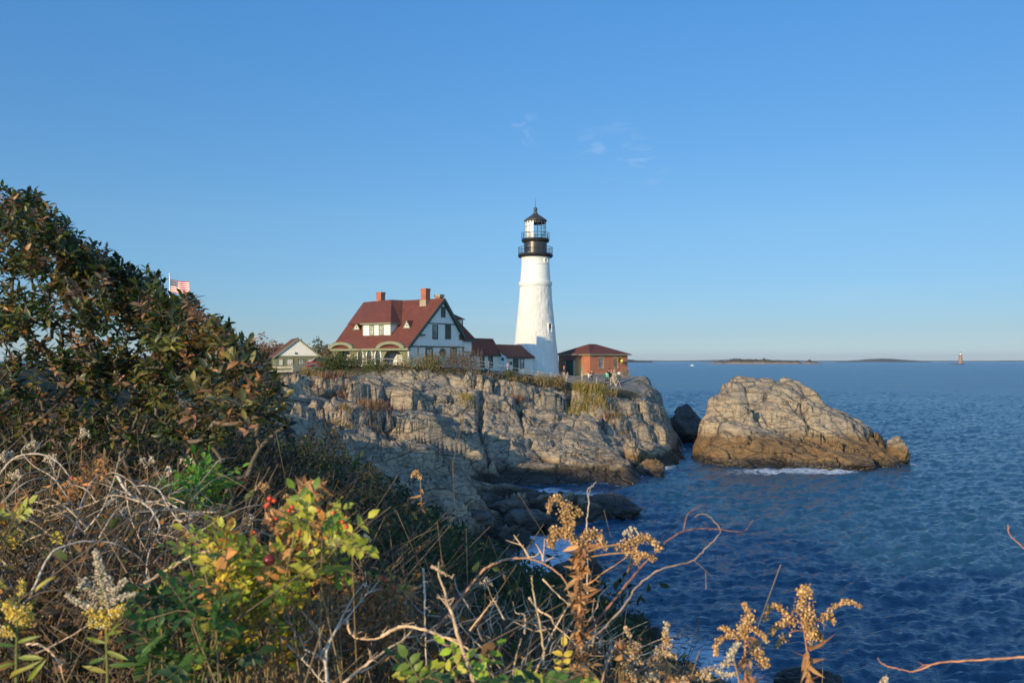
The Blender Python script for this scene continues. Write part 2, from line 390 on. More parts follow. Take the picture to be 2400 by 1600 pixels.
M_isle = rock_mat('island_rock', .6, 2.5)

ctl = []
def cp(px, py, d): ctl.append(P(px, py, d))
def cw(x, y, z): ctl.append((x, y, z))
# plateau with house, tower, brick building
for x, y, z in [(-15, 104, 10.1), (-22, 108, 9.9), (-8, 103, 10.1), (-12, 116, 10), (-29, 122, 8.9), (-36, 118, 8.7), (-42, 110, 9), (-55, 120, 9), (-20, 135, 9.2), (-60, 160, 9), (-20, 170, 8),
                (-4, 115, 9.8), (0, 122, 9.3), (3.4, 131, 8.55), (3, 124, 8.8), (8, 124, 8.45), (12, 133, 8.75), (16, 140, 8.2), (6, 116, 8.3), (11, 117, 8.3), (8, 112, 8.1), (13, 121, 8.4), (9, 128, 8.6), (10, 107.5, 7.9), (12.5, 112, 8.1), (5.5, 109, 8.2),
                (-100, 100, 10), (-140, 60, 12), (-140, 200, 8), (-60, 290, 6), (-140, 290, 6), (16.5, 131, 8.4), (14.5, 126, 8.5)]: cw(x, y, z)
for a in [(640, 892, 92), (700, 884, 93), (750, 872, 95), (850, 868, 95), (950, 868, 95), (1050, 864, 97), (1120, 872, 99), (1180, 886, 101), (1250, 897, 103), (1330, 906, 104), (1400, 912, 105), (1440, 905, 109),
          (1480, 886, 115), (1500, 884, 117), (1530, 903, 117), (1541, 912, 115), (1556, 950, 112)]: cp(*a)
for a in [(700, 950, 84), (800, 950, 86), (900, 940, 89), (1000, 945, 90), (1100, 950, 90), (1200, 955, 91), (1300, 960, 94), (1400, 950, 99), (1500, 945, 104), (1545, 960, 107)]: cp(*a)
for a in [(740, 1005, 77), (850, 1000, 79), (950, 1000, 80), (1050, 1010, 80), (1110, 985, 86), (1200, 990, 89), (1300, 1000, 91), (1400, 990, 95), (1480, 980, 98), (1535, 985, 101)]: cp(*a)
for a in [(800, 1050, 71), (900, 1050, 72), (1000, 1060, 73), (1060, 1075, 74), (1120, 1050, 80), (1200, 1050, 84), (1300, 1050, 87), (1400, 1045, 90), (1480, 1040, 93), (1530, 1035, 96)]: cp(*a)
for a in [(850, 1100, 65), (950, 1105, 67), (1050, 1105, 70), (1150, 1100, 77)]: cp(*a)
for a in [(900, 1150, 57), (1000, 1155, 58), (1080, 1150, 61), (1125, 1185, 60), (1000, 1220, 52), (1080, 1215, 54), (1060, 1260, 49), (1100, 1320, 44)]: cp(*a)
for px_ in (1170, 1220, 1270, 1320, 1370, 1420, 1470):
    for d_, z_ in ((83.5, 1.25), (80.4, 1.15), (79.3, -.5)): cw((px_ - CX) / FPX * d_, d_, z_)
# dark tidal ledges
for a in [(1100, 1135, 70), (1180, 1150, 69), (1250, 1160, 67.5), (1310, 1165, 66.5), (1180, 1190, 63), (1280, 1190, 63), (1370, 1195, 61.5), (1440, 1175, 66)]: cp(*a)
# sea bed
for x, y, z in [(2.4, 51.5, -1.2), (.2, 49.0, -.8), (-.6, 54, -.3), (.4, 58, -.5), (-.8, 50.5, .1), (-1.6, 46.5, .8), (3.6, 45, -1.5), (2.0, 57, -.9), (7, 60, -1.8), (5.8, 56, -1.6), (4.2, 72, -.6), (1.0, 74, -.35), (10.5, 69, -2), (10, 76, -1.6), (13, 82, -2), (17.5, 90, -2.2), (19.6, 98, -2.2), (21, 106, -2.5), (21.8, 115, -2.5), (21, 127, -2.5),
                (20, 140, -3), (18, 155, -3), (8, 50, -3), (8, 40, -3), (7, 36, -2), (13, 32, -2.5), (15, 60, -4), (26, 80, -5), (26, 110, -5), (26, 140, -5), (14, 20, -3), (20, 5, -4), (18, 24, -3.5), (30, 0, -6), (30, 50, -6), (22, -30, -4), (10, 180, -5), (30, 170, -6), (28, 280, -6), (-5, 280, 0)]: cw(x, y, z)
# near slope below the viewpoint
for x, y, z in [(0, 0, 9.45), (-3, 3, 9.45), (2.5, 2.5, 9.2), (0, 5, 9.0), (-4, 7, 9.3), (-8, 8, 9.6), (3.5, 5, 7.8), (5, 9, 6.0), (0, 10, 7.6), (-4, 14, 8.3), (4.5, 14, 4.6), (0, 17, 5.9), (-3.5, 22, 7.0), (2, 23, 4.3), (5, 22, 3.2), (6.5, 16, 3.2), (8.5, 10, 3.0), (3.5, 29, 1.7), (5.0, 30.5, .6), (0, 31, 3.2), (-4, 31, 5.2), (-.5, 39, 1.4), (2.5, 36, .8),
                (-4, 40, 3.6), (-8, 30, 7.5), (-12, 40, 7.2), (-8.5, 47, 3.6), (-13, 55, 4.3), (-20, 30, 9.6), (-22, 50, 8.0), (-20, 66, 6.6), (-30, 80, 8.8), (-32, 60, 10.5), (-12, 20, 9.3), (-14, 5, 10), (-2, -8, 9.8), (6, -6, 9), (-10, -15, 10.5), (10, -30, 9), (-10, -50, 12)]: cw(x, y, z)
# the wooded hill behind the viewpoint that throws the evening shade over the cove
for x, y, z in [(-46, 16, 16.5), (-50, 2, 21.5), (-44, -14, 21), (-60, -5, 24), (-70, 20, 20), (-40, 32, 13.2), (-60, 50, 13), (-30, -28, 14), (-40, -45, 17), (-30, 10, 11.5), (-28, -8, 12), (-100, 0, 22), (-145, -60, 20), (-30, -60, 13)]: cw(x, y, z)
Hbase = rbf_fit(ctl)
BR = R(36)
def sstep(a, b, x):
    t = np.clip((x - a) / (b - a), 0, 1); return t * t * (3 - 2 * t)
def rock_detail(x, y, h, seed, A=1.0, rot=BR, tilt=(.10, .05), smooth=1.0):
    xw = x + .35 * fbm(x * .16, y * .16, 2, seed + 90); yw = y + .35 * fbm(x * .16 + 40, y * .16, 2, seed + 91)
    f1, e1 = facets(xw, yw, 9.0, 3.6, rot, seed, 1.5, 1.0); f2, e2 = facets(xw, yw, 4.2, 1.35, rot + .18, seed + 10, 1.7, .9); f3, e3 = facets(xw, yw, 1.7, .6, rot - .15, seed + 20, 1.7, .9); f4, _ = facets(x, y, .6, .36, rot + .5, seed + 30, 1.4, .6)
    m = .55 + .45 * sstep(-.35, .35, fbm(x * .11, y * .11, 2, seed + 60))           # some stretches are shattered, others smooth slabs
    gul = np.abs(fbm(xw * .13 + 3, yw * .13, 3, seed + 65)); d = .95 * f1 + .62 * f2 * m * smooth + .30 * f3 * (.35 + .65 * m) * (.4 + .6 * smooth) + .11 * f4 * (.4 + .6 * m) - 1.1 * (1 - sstep(0, .16, gul)) * smooth + .22 * fbm(x * .3, y * .3, 3, seed + 50)
    d = d - .8 * np.exp(-(e1 / .04) ** 2) - .42 * np.exp(-(e2 / .06) ** 2) * (.4 + .6 * m) - .17 * np.exp(-(e3 / .10) ** 2) * (.5 + .5 * m)
    h = h + A * d
    q = tilt[0] * x + tilt[1] * y + .3 * fbm(x * .1, y * .1, 2, seed + 70)
    for per, k in ((2.7, .55), (1.1, .30), (.45, .25)):
        if per > 2: q2 = q; q = q + .9 * fbm(x * .07 + 9, y * .07, 3, seed + 75)
        elif per > 1: q = q2
        t = (h + q) / per; fr = t - np.floor(t); st = np.floor(t) + sstep(.35, .65, fr)
        k = k * np.clip(A, 0, 1) * (smooth if per > 2 else 1); h = h * (1 - k) + (st * per - q) * k
    return h
def zone(x, y):
    """vegetation, path, lawn weights of the ground"""
    px = CX + x / np.maximum(y, 1) * FPX
    near = sstep(50, 36, y + 1.3 * (x + 2) * (x < 0) * -1 * .0 - .9 * np.clip(x, -20, 0) * -1 * .0)
    slope_edge = 43 + .95 * np.clip(-x - 3, -9, 30)           # soil slope gives way to bare rock
    nv = sstep(4, -4, y - slope_edge) * sstep(.8, 2.4, Hbase(x, y))
    top = sstep(91.5, 96.5, y - .42 * np.clip(x + 8, 0, 40) + 1.2 * fbm(x * .2, y * .2, 2, 5)) * sstep(16.5, 14.0, x)
    nv = np.maximum(nv, top); nv = np.maximum(nv, sstep(-24, -34, x) * 1.0)
    path = sstep(0, 1.5, x - (2.5 - .0 * y)) * sstep(105.5, 106.5, y - .1 * x + .3 * vnoise(x, y, 8)) * sstep(17.5, 15.5, x) * sstep(150, 140, y)
    path = np.maximum(path, sstep(2.2, 1.2, np.abs((x + 2) * .82 - (y - 112) * .57 - 1.2)) * sstep(-14, -10, x) * sstep(98, 103, y) * sstep(130, 126, y))
    lawn = sstep(-24, -27, x) * sstep(94, 98, y) * sstep(200, 150, y)
    return nv, path, lawn
def Hland(x, y):
    h = Hbase(x, y); nv, path, lawn = zone(x, y)
    bare = 1 - np.clip(nv, 0, 1) * .85; bare = bare * (1 - path) * (1 - lawn)
    fine = sstep(36, 44, y) * sstep(-42, -36, x)
    A = .95 * bare * fine + .05
    A = A * (1 - .62 * sstep(8.2, 9.6, h)) * (1 - .55 * sstep(10, 13, x) * sstep(104, 108, y)) * np.clip(.45 + .16 * (h + .6), .35, 1)            # low ledges lie flatter
    slabz = np.exp(-(((x - 5) / 11) ** 4) - (((y - .25 * (x - 5) - 85) / 8.5) ** 4))          # the broad smooth slabs under the lighthouse
    A = A * (1 - .38 * slabz)
    h = rock_detail(x, y, h, 3, A * (y > 30), tilt=(.16, .10), smooth=1 - .72 * slabz)
    h = h + .18 * nv * (1 - path) * fbm(x * .5, y * .5, 3, 77)
    crev = np.exp(-((x + 2.2 + .10 * (y - 80) + .25 * np.sin(y * .6)) / .28) ** 2) * sstep(74, 78, y) * sstep(97, 90, y)   # the long vertical cleft
    return h - 1.4 * crev
def axis(segs):
    out = []
    for a, b, s in segs: out += list(np.arange(a, b, s))
    return np.array(out + [segs[-1][1]])
gx = axis([(-150, -42, 4), (-42, -28, .5), (-28, -19, .22), (-19, 21.5, .125), (21.5, 30, 1)])
gy = axis([(-62, -10, 2), (-10, 42, .4), (42, 62, .19), (62, 114, .125), (114, 120, .25), (120, 150, 1), (150, 300, 6)])
X, Y = np.meshgrid(gx, gy, indexing='ij'); Z = Hland(X, Y)
nv, pth, lwn = zone(X, Y)
# sideways break-up of the cliffs so that ledges overhang a little
fine = sstep(42, 46, Y) * sstep(-30, -26, X) * sstep(118, 114, Y) * sstep(22, 20, X) * (1 - pth)
XX = X + fine * .07 * fbm(X * .9 + Z * 1.3, Y * .9 - Z, 3, 31); YY = Y + fine * .09 * fbm(X * .9 - Z, Y * .9 + Z * 1.7, 3, 32)
def grid_faces(nx, ny):
    i = np.arange(nx - 1)[:, None] * ny + np.arange(ny - 1)[None]
    i = i.ravel(); return np.stack([i, i + ny, i + ny + 1, i + 1], 1)
fc = grid_faces(len(gx), len(gy))
V = np.stack([XX.ravel(), YY.ravel(), Z.ravel()], 1)
keep = Z.ravel()[fc].max(1) > -1.6
land = mesh_obj('ground', V, fc[keep], M_land, col=np.stack([nv.ravel(), pth.ravel(), lwn.ravel()], 1), smooth=False)
tag(land, kind='structure')
def ground_z(x, y): return float(Hland(np.array([float(x)]), np.array([float(y)]))[0])

# ---------------------------------------------------------------- the rock island and separate rocks
def rock_from_controls(name, pts, x0, x1, y0, y1, step, seed, A, rot, tilt, mat, label, cat='rock', zmin=-1.2, group=None, smooth=1.0):
    ev = rbf_fit(pts); gx = np.arange(x0, x1, step); gy = np.arange(y0, y1, step)
    X, Y = np.meshgrid(gx, gy, indexing='ij'); h = ev(X, Y)
    Z = rock_detail(X, Y, h, seed, A * np.clip(.35 + .2 * (h + 1), .25, 1) * (1 - .6 * sstep(5.5, 8.8, h)), rot, tilt, smooth)
    XX = X + .09 * fbm(X * .8 + Z * 1.2, Y * .8, 3, seed + 5); YY = Y + .10 * fbm(X * .8, Y * .8 + Z * 1.5, 3, seed + 6)
    f = grid_faces(len(gx), len(gy)); keep = Z.ravel()[f].max(1) > zmin
    Zc = np.maximum(Z, zmin - .6); f = f[keep]
    used = np.unique(f); remap = np.full(X.size, -1); remap[used] = np.arange(len(used))
    V = np.stack([XX.ravel(), YY.ravel(), Zc.ravel()], 1)[used]
    return tag(mesh_obj(name, V, remap[f], mat), label, cat, group)
isl = []
for a in [(1648, 985, 100), (1668, 925, 103), (1696, 900, 104), (1730, 887, 104), (1790, 885, 105), (1830, 894, 105), (1868, 898, 105), (1884, 916, 104), (1900, 944, 103), (1925, 950, 103), (1945, 942, 102), (1968, 948, 101), (2000, 968, 101), (2030, 990, 100), (2050, 1016, 99),
          (1700, 930, 101), (1780, 925, 101), (1850, 945, 100), (1900, 975, 99), (1960, 985, 98.5), (2010, 1015, 97.5), (2060, 1035, 97), (2095, 1046, 98), (2120, 1063, 97.5),
          (1665, 1000, 98), (1720, 985, 98.5), (1790, 990, 97.5), (1860, 1010, 96.5), (1930, 1030, 95.5), (1990, 1050, 94.5), (2050, 1065, 94), (2100, 1072, 94.5),
          (1655, 1050, 96.5), (1700, 1055, 95), (1780, 1055, 94), (1860, 1060, 93.5), (1940, 1075, 92.5), (2000, 1082, 92), (2050, 1085, 92)]:
    isl.append(P(*a))
isl += [(20.2, 98, -3), (20.0, 104, -3), (21, 110, -2.5), (23, 116, -4), (30, 118, -5), (38, 115, -4), (44.5, 107, -4), (45.5, 100, -3), (44.5, 95, -2.5), (41, 90.5, -2), (36, 88.5, -2), (31, 89, -2), (26, 90.5, -2), (22.5, 91.5, -2.2), (20.8, 94.5, -2.5), (27, 111, 3), (33, 111, 1), (39, 107, 0)]
rock_from_controls('rock_island', isl, 18, 47, 86, 118, .13, 47, .8, R(-28), (.34, .04), M_isle, 'large tan rock island of tilted slabs in the sea right of the headland', 'island')
def boulder(px, py, d, w, h, dep, seed, mat, label, rz=0, group=None, name='boulder'):
    """rock with flat broken faces; px,py = middle of its foot"""
    rr = np.random.default_rng(seed)
    n, m = 84, 48
    th = np.linspace(0, 2 * np.pi, n, endpoint=False); ph = np.linspace(-.35 * np.pi, .5 * np.pi, m)
    T, Ph = np.meshgrid(th, ph, indexing='ij')
    D = np.stack([np.cos(Ph) * np.cos(T), np.cos(Ph) * np.sin(T), np.sin(Ph)], -1)
    r = np.full(T.shape, 1.35)
    for k in range(16):                              # cut by random planes: a convex, facetted block
        v = rr.normal(size=3); v /= np.linalg.norm(v); off = rr.uniform(.62, 1.0)
        dd = D @ v; r = np.where(dd > .05, np.minimum(r, off / np.maximum(dd, .05)), r)
    cx_, cy_, cz_ = D[..., 0] * w / 2 * r, D[..., 1] * dep / 2 * r, D[..., 2] * h * r
    k_ = max(w, dep)
    fa, ea = facets(cx_ + .6 * cz_ + seed, cz_ * 1.4 - .5 * cy_, .9, .45, .5, seed, 1.5, .8); fb, eb = facets(cx_ - cz_ * .4 + 7, cz_ * 1.5 + cy_, .34, .2, -.3, seed + 3, 1.4, .7)
    r = r + (.075 * fa + .035 * fb - .07 * np.exp(-(ea / .07) ** 2) - .03 * np.exp(-(eb / .1) ** 2)) * min(1.3, 2.2 / k_) * 1.2 + .07 * fbm(cx_ * .9 + seed, cz_ * 1.3 + cy_ * .7, 4, seed)
    Vv = D * r[..., None] * np.array([w / 2, dep / 2, h])
    f = []
    for i in range(n):
        for j in range(m - 1): f.append((i * m + j, ((i + 1) % n) * m + j, ((i + 1) % n) * m + j + 1, i * m + j + 1))
    c, s = math.cos(rz), math.sin(rz); V2 = Vv.reshape(-1, 3)
    V2 = np.stack([V2[:, 0] * c - V2[:, 1] * s, V2[:, 0] * s + V2[:, 1] * c, V2[:, 2]], 1)
    o = mesh_obj(name, V2, np.array(f), mat); o.location = P(px, py, d)
    return tag(o, label, 'rock', group)
boulder(1520, 1108, 86, 3.3, 1.6, 2.6, 11, M_rock, 'ochre boulder at the waterline at the foot of the headland, nearest the sea')
boulder(1485, 1080, 89, 1.7, 2.3, 1.6, 12, M_rock, 'upright ochre block standing on the ledge above the ochre waterline boulder')
boulder(1510, 1082, 91.5, 2.8, 1.3, 2.0, 13, M_rock, 'low brown boulder behind the ochre waterline boulder')
boulder(1995, 1090, 91.5, 5.2, 1.35, 3.0, 14, M_rock, 'flat wet slab lying at the right front foot of the rock island', R(-12))
boulder(1948, 1098, 90.6, 2.1, 1.35, 1.8, 15, M_rock, 'small brown block beside the flat wet slab at the island foot', R(20))
boulder(2105, 1058, 95.5, 2.7, 1.9, 2.4, 16, M_rock, 'outermost ochre boulder at the far right tip of the rock island', R(-30))
boulder(1735, 1092, 92.5, 3.6, .55, 1.6, 17, M_rock, 'low weed-covered rock awash in front of the island')
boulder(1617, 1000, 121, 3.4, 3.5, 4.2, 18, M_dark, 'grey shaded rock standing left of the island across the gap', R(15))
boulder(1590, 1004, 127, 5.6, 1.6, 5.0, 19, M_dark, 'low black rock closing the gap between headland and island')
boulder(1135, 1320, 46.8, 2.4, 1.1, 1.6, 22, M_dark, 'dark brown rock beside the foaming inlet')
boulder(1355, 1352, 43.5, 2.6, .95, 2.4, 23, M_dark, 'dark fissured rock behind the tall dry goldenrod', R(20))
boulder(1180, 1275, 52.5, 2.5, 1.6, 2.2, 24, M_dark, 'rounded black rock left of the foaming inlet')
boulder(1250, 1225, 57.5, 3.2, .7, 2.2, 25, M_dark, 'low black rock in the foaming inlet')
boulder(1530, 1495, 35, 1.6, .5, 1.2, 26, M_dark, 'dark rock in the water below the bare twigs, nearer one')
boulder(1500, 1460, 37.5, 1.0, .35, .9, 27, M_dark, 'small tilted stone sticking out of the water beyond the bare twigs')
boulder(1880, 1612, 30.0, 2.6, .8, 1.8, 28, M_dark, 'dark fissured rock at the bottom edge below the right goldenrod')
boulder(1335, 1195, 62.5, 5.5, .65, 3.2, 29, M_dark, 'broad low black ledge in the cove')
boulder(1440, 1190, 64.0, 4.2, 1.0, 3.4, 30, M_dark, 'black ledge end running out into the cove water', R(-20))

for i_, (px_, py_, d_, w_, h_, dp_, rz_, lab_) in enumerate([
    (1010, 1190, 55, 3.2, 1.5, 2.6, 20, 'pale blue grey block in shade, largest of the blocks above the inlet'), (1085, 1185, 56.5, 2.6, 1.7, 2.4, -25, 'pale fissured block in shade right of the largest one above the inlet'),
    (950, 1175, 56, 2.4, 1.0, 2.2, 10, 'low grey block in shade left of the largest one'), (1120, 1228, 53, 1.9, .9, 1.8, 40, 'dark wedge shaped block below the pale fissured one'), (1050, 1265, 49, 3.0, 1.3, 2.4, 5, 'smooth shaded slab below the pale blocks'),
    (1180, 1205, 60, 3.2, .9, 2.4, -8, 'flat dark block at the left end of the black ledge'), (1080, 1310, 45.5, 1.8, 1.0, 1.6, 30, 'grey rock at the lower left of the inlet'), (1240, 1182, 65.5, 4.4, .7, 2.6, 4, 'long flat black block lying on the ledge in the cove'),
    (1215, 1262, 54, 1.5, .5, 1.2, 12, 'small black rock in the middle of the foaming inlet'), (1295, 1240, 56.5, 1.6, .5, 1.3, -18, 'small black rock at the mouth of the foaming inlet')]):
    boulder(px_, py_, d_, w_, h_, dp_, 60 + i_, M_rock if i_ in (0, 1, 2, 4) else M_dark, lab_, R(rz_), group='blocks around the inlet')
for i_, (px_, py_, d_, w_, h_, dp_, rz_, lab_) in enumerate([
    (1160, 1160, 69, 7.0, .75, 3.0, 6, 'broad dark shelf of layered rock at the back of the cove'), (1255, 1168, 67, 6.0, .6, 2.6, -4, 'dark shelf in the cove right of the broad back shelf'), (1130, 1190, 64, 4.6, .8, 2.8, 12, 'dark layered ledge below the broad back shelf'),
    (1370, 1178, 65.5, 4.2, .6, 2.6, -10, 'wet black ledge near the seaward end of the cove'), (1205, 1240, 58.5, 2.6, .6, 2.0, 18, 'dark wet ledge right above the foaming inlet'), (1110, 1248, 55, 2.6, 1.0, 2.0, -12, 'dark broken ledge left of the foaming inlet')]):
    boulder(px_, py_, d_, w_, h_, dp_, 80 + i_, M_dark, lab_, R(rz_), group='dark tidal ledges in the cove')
# ---------------------------------------------------------------- water
def waves(x, y):
    rr = np.random.default_rng(5); h = np.zeros_like(x)
    for i in range(80):
        lam = 0.36 * (5.0 / .36) ** (rr.random() ** 1.15); k = 2 * np.pi / lam
        a = R(-62) + rr.normal() * .55                        # crests run gently down to the right in the picture
        amp = .0072 * lam * (1.35 if lam < 1.1 else (1 if lam < 2.5 else .7))
        ph = rr.random() * 6.28; t = k * (x * np.cos(a) + y * np.sin(a)) + ph
        h += amp * (np.sin(t) + .22 * np.sin(2 * t + .4))
    return h
az = np.linspace(-.5, .66, 800); nr_ = 800
rad = 16 * (420 / 16.) ** (np.linspace(0, 1, nr_) ** 1.0)
A_, R_ = np.meshgrid(az, rad, indexing='ij')
WX, WY = R_ * np.tan(A_), R_
fade = sstep(420, 260, WY)
shel = .55 + .45 * sstep(-2, 10, WX)
patch = 1 + .22 * fbm(WX * .03, WY * .02, 3, 12)
WZ = waves(WX, WY) * fade * shel * patch
# foam: along the rocks and in the inlet
hb = Hbase(WX, WY)
near_shore = sstep(-.85, -.05, hb)
foam = near_shore * .72 * sstep(30, 40, WY)
def blob(px, py, rx, ry, k):
    x, y, _ = P(px, py, CAMZ * FPX / (py - HY)); return k * np.exp(-((WX - x) / rx) ** 2 - ((WY - y) / ry) ** 2)
for b in [(1270, 1255, 1.7, 3.0, 1.15), (1235, 1300, 2.2, 3.5, 1.2), (1330, 1300, 2, 4, .75), (1360, 1160, 5, 2.5, .8), (1250, 1155, 3, 2, .7), (1900, 1103, 4, 1.6, .75), (1955, 1104, 2.5, 1.3, .8), (2085, 1086, 3.5, 1.5, 1.05), (1790, 1103, 5, 2.0, .62), (1700, 1112, 7, 2, .4), (1560, 1095, 2, 3, .6), (2100, 1000, 6, 2.5, .6),
          (1640, 1560, 4, 4, .62), (1530, 1580, 3, 3, .6)]: foam = foam + blob(b[0], b[1], b[2], b[3] * 1.5, b[4] * 1.15)
foam = np.clip(foam, 0, 1.08)
wf = grid_faces(len(az), nr_)
m, nt, bs = new_mat('sea_water'); L = nt.links
g = nt.nodes.new("ShaderNodeNewGeometry"); pos = g.outputs['Position']
def mapped(rot, sc):
    mp = nt.nodes.new("ShaderNodeMapping"); mp.inputs['Rotation'].default_value = (0, 0, rot); mp.inputs['Scale'].default_value = sc; L.new(pos, mp.inputs[0]); return mp.outputs[0]
ma = mapped(R(-20), (.55, 1.25, 1)); mb = mapped(R(30), (.8, 1.2, 1)); mc = mapped(0, (.006, .03, 1))
b1 = noise(nt, ma, 3.2, 4, .6, .5); b2 = noise(nt, mb, .8, 4, .6, .4); b3 = noise(nt, ma, .14, 4, .6, .3); b4 = noise(nt, mc, 1, 4, .6)
sep = nt.nodes.new("ShaderNodeSeparateXYZ"); L.new(pos, sep.inputs[0])
far = nt.nodes.new("ShaderNodeMapRange"); L.new(sep.outputs[1], far.inputs[0])
for k, v in ((1, 60), (2, 380), (3, 0), (4, 1)): far.inputs[k].default_value = v
b0 = noise(nt, mb, 8.0, 3, .6, .3); h = math_n(nt, 'ADD', math_n(nt, 'MULTIPLY', b1, .095), math_n(nt, 'MULTIPLY', b0, .022))
h = math_n(nt, 'ADD', h, math_n(nt, 'MULTIPLY', math_n(nt, 'MULTIPLY', b2, .30), math_n(nt, 'ADD', .30, far.outputs[0])))
h = math_n(nt, 'ADD', h, math_n(nt, 'MULTIPLY', math_n(nt, 'MULTIPLY', b3, .5), far.outputs[0]))
h = math_n(nt, 'MULTIPLY', h, math_n(nt, 'ADD', .35, math_n(nt, 'MULTIPLY', b4, 1.3)))
bn = bump(nt, bs, h, 1.0, 1.0)
at = nt.nodes.new("ShaderNodeVertexColor"); at.layer_name = 'Col'
sc_ = nt.nodes.new("ShaderNodeSeparateColor"); L.new(at.outputs[0], sc_.inputs[0])
fn = N(nt, "ShaderNodeTexNoise", Scale=1.1, Detail=7, Roughness=.68, Distortion=1.6); L.new(ma, fn.inputs['Vector'])
lace = math_n(nt, 'SUBTRACT', 1, math_n(nt, 'MULTIPLY', math_n(nt, 'ABSOLUTE', math_n(nt, 'SUBTRACT', fn.outputs[0], .5)), 9), clamp=True)
ff = math_n(nt, 'ADD', math_n(nt, 'MULTIPLY', lace, .55), math_n(nt, 'MULTIPLY', b1, .6))
fm = nt.nodes.new("ShaderNodeMapRange"); L.new(math_n(nt, 'ADD', ff, sc_.outputs[0]), fm.inputs[0])
foam_k = ((1, 1.32), (2, 1.60), (3, 0), (4, .9))
for k, v in foam_k: fm.inputs[k].default_value = v
deep = ramp(nt, b4, [(.35, (.014, .066, .116)), (.6, (.020, .080, .138))])
shal = mixc(nt, math_n(nt, 'MULTIPLY', sc_.outputs[0], .5, clamp=True), deep, (.014, .072, .120))
L.new(mixc(nt, fm.outputs[0], shal, (.62, .68, .72)), bs.inputs['Base Color'])
L.new(math_n(nt, 'ADD', math_n(nt, 'ADD', .09, math_n(nt, 'MULTIPLY', far.outputs[0], .16)), math_n(nt, 'MULTIPLY', fm.outputs[0], .6)), bs.inputs['Roughness'])
bs.inputs['IOR'].default_value = 1.33
M_water = m
# one sheet: fine fan near, coarse rows out to the horizon, skirts at the sides
rad2 = np.array([420, 600, 900, 1500, 2600, 5000, 9000, 18000, 40000.])
wv = np.stack([WX.ravel(), WY.ravel(), WZ.ravel()], 1); wc = np.stack([foam.ravel()] * 3, 1)
A2, R2 = np.meshgrid(np.linspace(-.62, .78, 60), rad2, indexing='ij')
v2 = np.stack([(R2 * np.tan(A2)).ravel(), R2.ravel(), np.zeros(A2.size)], 1); f2 = grid_faces(60, len(rad2)) + len(wv)
x_r = np.tan(.66) ; n0 = len(wv) + len(v2)
ex = np.array([[16 * x_r, 16, 0], [420 * x_r, 420, 0], [420 * np.tan(.78), 420, 0], [400, -60, 0], [2, -60, -.02], [16 * -np.tan(.5), 16, -.02]], float)
f3 = np.array([[0, 3, 2, 1], [0, 5, 4, 3]]) + n0
allv = np.concatenate([wv, v2, ex]); allc = np.concatenate([wc, np.zeros((len(v2) + len(ex), 3))])
water = mesh_obj('water', allv, np.concatenate([wf, f2, f3]), M_water, col=allc, smooth=True)
tag(water, kind='structure')
# ---------------------------------------------------------------- building materials
M_white = paint('white_clapboard', (.74, .74, .71), .55, .05, .8, boards=.14)
M_wtrim = paint('white_trim', (.72, .71, .67), .5, .06)
M_olive = paint('olive_paint', (.17, .185, .105), .6, .08, .8, boards=.14)
M_olivep = paint('olive_trim', (.20, .21, .125), .55, .06)
M_green = paint('dark_green_trim', (.035, .060, .045), .5, .1)
M_wash = paint('whitewashed_masonry', (.78, .77, .73), .75, .07, .6, .05)
M_black = paint('black_iron', (.022, .020, .019), .32, .3, 3, .01)
M_iron = paint('dark_roof_iron', (.05, .048, .045), .5, .2, 2, .01)
M_stone = paint('sandstone', (.36, .29, .20), .8, .15, 1.5, .02)
M_wood = paint('weathered_rail', (.24, .235, .22), .8, .25, 3, .01)
M_post = paint('pale_post', (.40, .36, .29), .8, .2, 3, .01)
M_brass = paint('brass_horn', (.62, .42, .10), .35, .15, 6, .003, metal=.7)
M_chim = None
def brick_mat(name, c1, c2, mort, scale, w=.5, h=.25, bumpd=.012, msize=.02):
    m, nt, bs = new_mat(name)
    t = nt.nodes.new("ShaderNodeTexCoord"); s = nt.nodes.new("ShaderNodeSeparateXYZ"); nt.links.new(t.outputs['Object'], s.inputs[0])
    cb = nt.nodes.new("ShaderNodeCombineXYZ")
    nt.links.new(math_n(nt, 'ADD', s.outputs[0], s.outputs[1]), cb.inputs[0]); nt.links.new(s.outputs[2], cb.inputs[1])
    b = nt.nodes.new("ShaderNodeTexBrick"); nt.links.new(cb.outputs[0], b.inputs['Vector'])
    b.inputs['Color1'].default_value = c1 + (1,); b.inputs['Color2'].default_value = c2 + (1,); b.inputs['Mortar'].default_value = mort + (1,)
    b.inputs['Scale'].default_value = scale; b.inputs['Brick Width'].default_value = w; b.inputs['Row Height'].default_value = h; b.inputs['Mortar Size'].default_value = msize
    n = noise(nt, t.outputs['Object'], 1.4, 6, .65); n2 = noise(nt, t.outputs['Object'], 14, 3)
    c = mixc(nt, .6, b.outputs[0], ramp(nt, n, [(.3, (.62, .6, .6)), (.7, (1.25, 1.2, 1.2))]), 'MULTIPLY')
    c = mixc(nt, .45, c, ramp(nt, n2, [(.3, (.6, .6, .6)), (.7, (1.35, 1.35, 1.35))]), 'MULTIPLY')
    nt.links.new(c, bs.inputs['Base Color']); bs.inputs['Roughness'].default_value = .85
    bump(nt, bs, b.outputs[1], -.6, bumpd)
    return m
M_brick = brick_mat('red_brick', (.46, .15, .075), (.34, .11, .06), (.36, .23, .16), 4.2)
M_chim = brick_mat('chimney_brick', (.42, .13, .07), (.32, .09, .05), (.3, .2, .16), 5)
M_roof = brick_mat('red_shingles', (.21, .058, .034), (.145, .042, .027), (.07, .024, .018), 2.6, .4, .3, .02, .03)
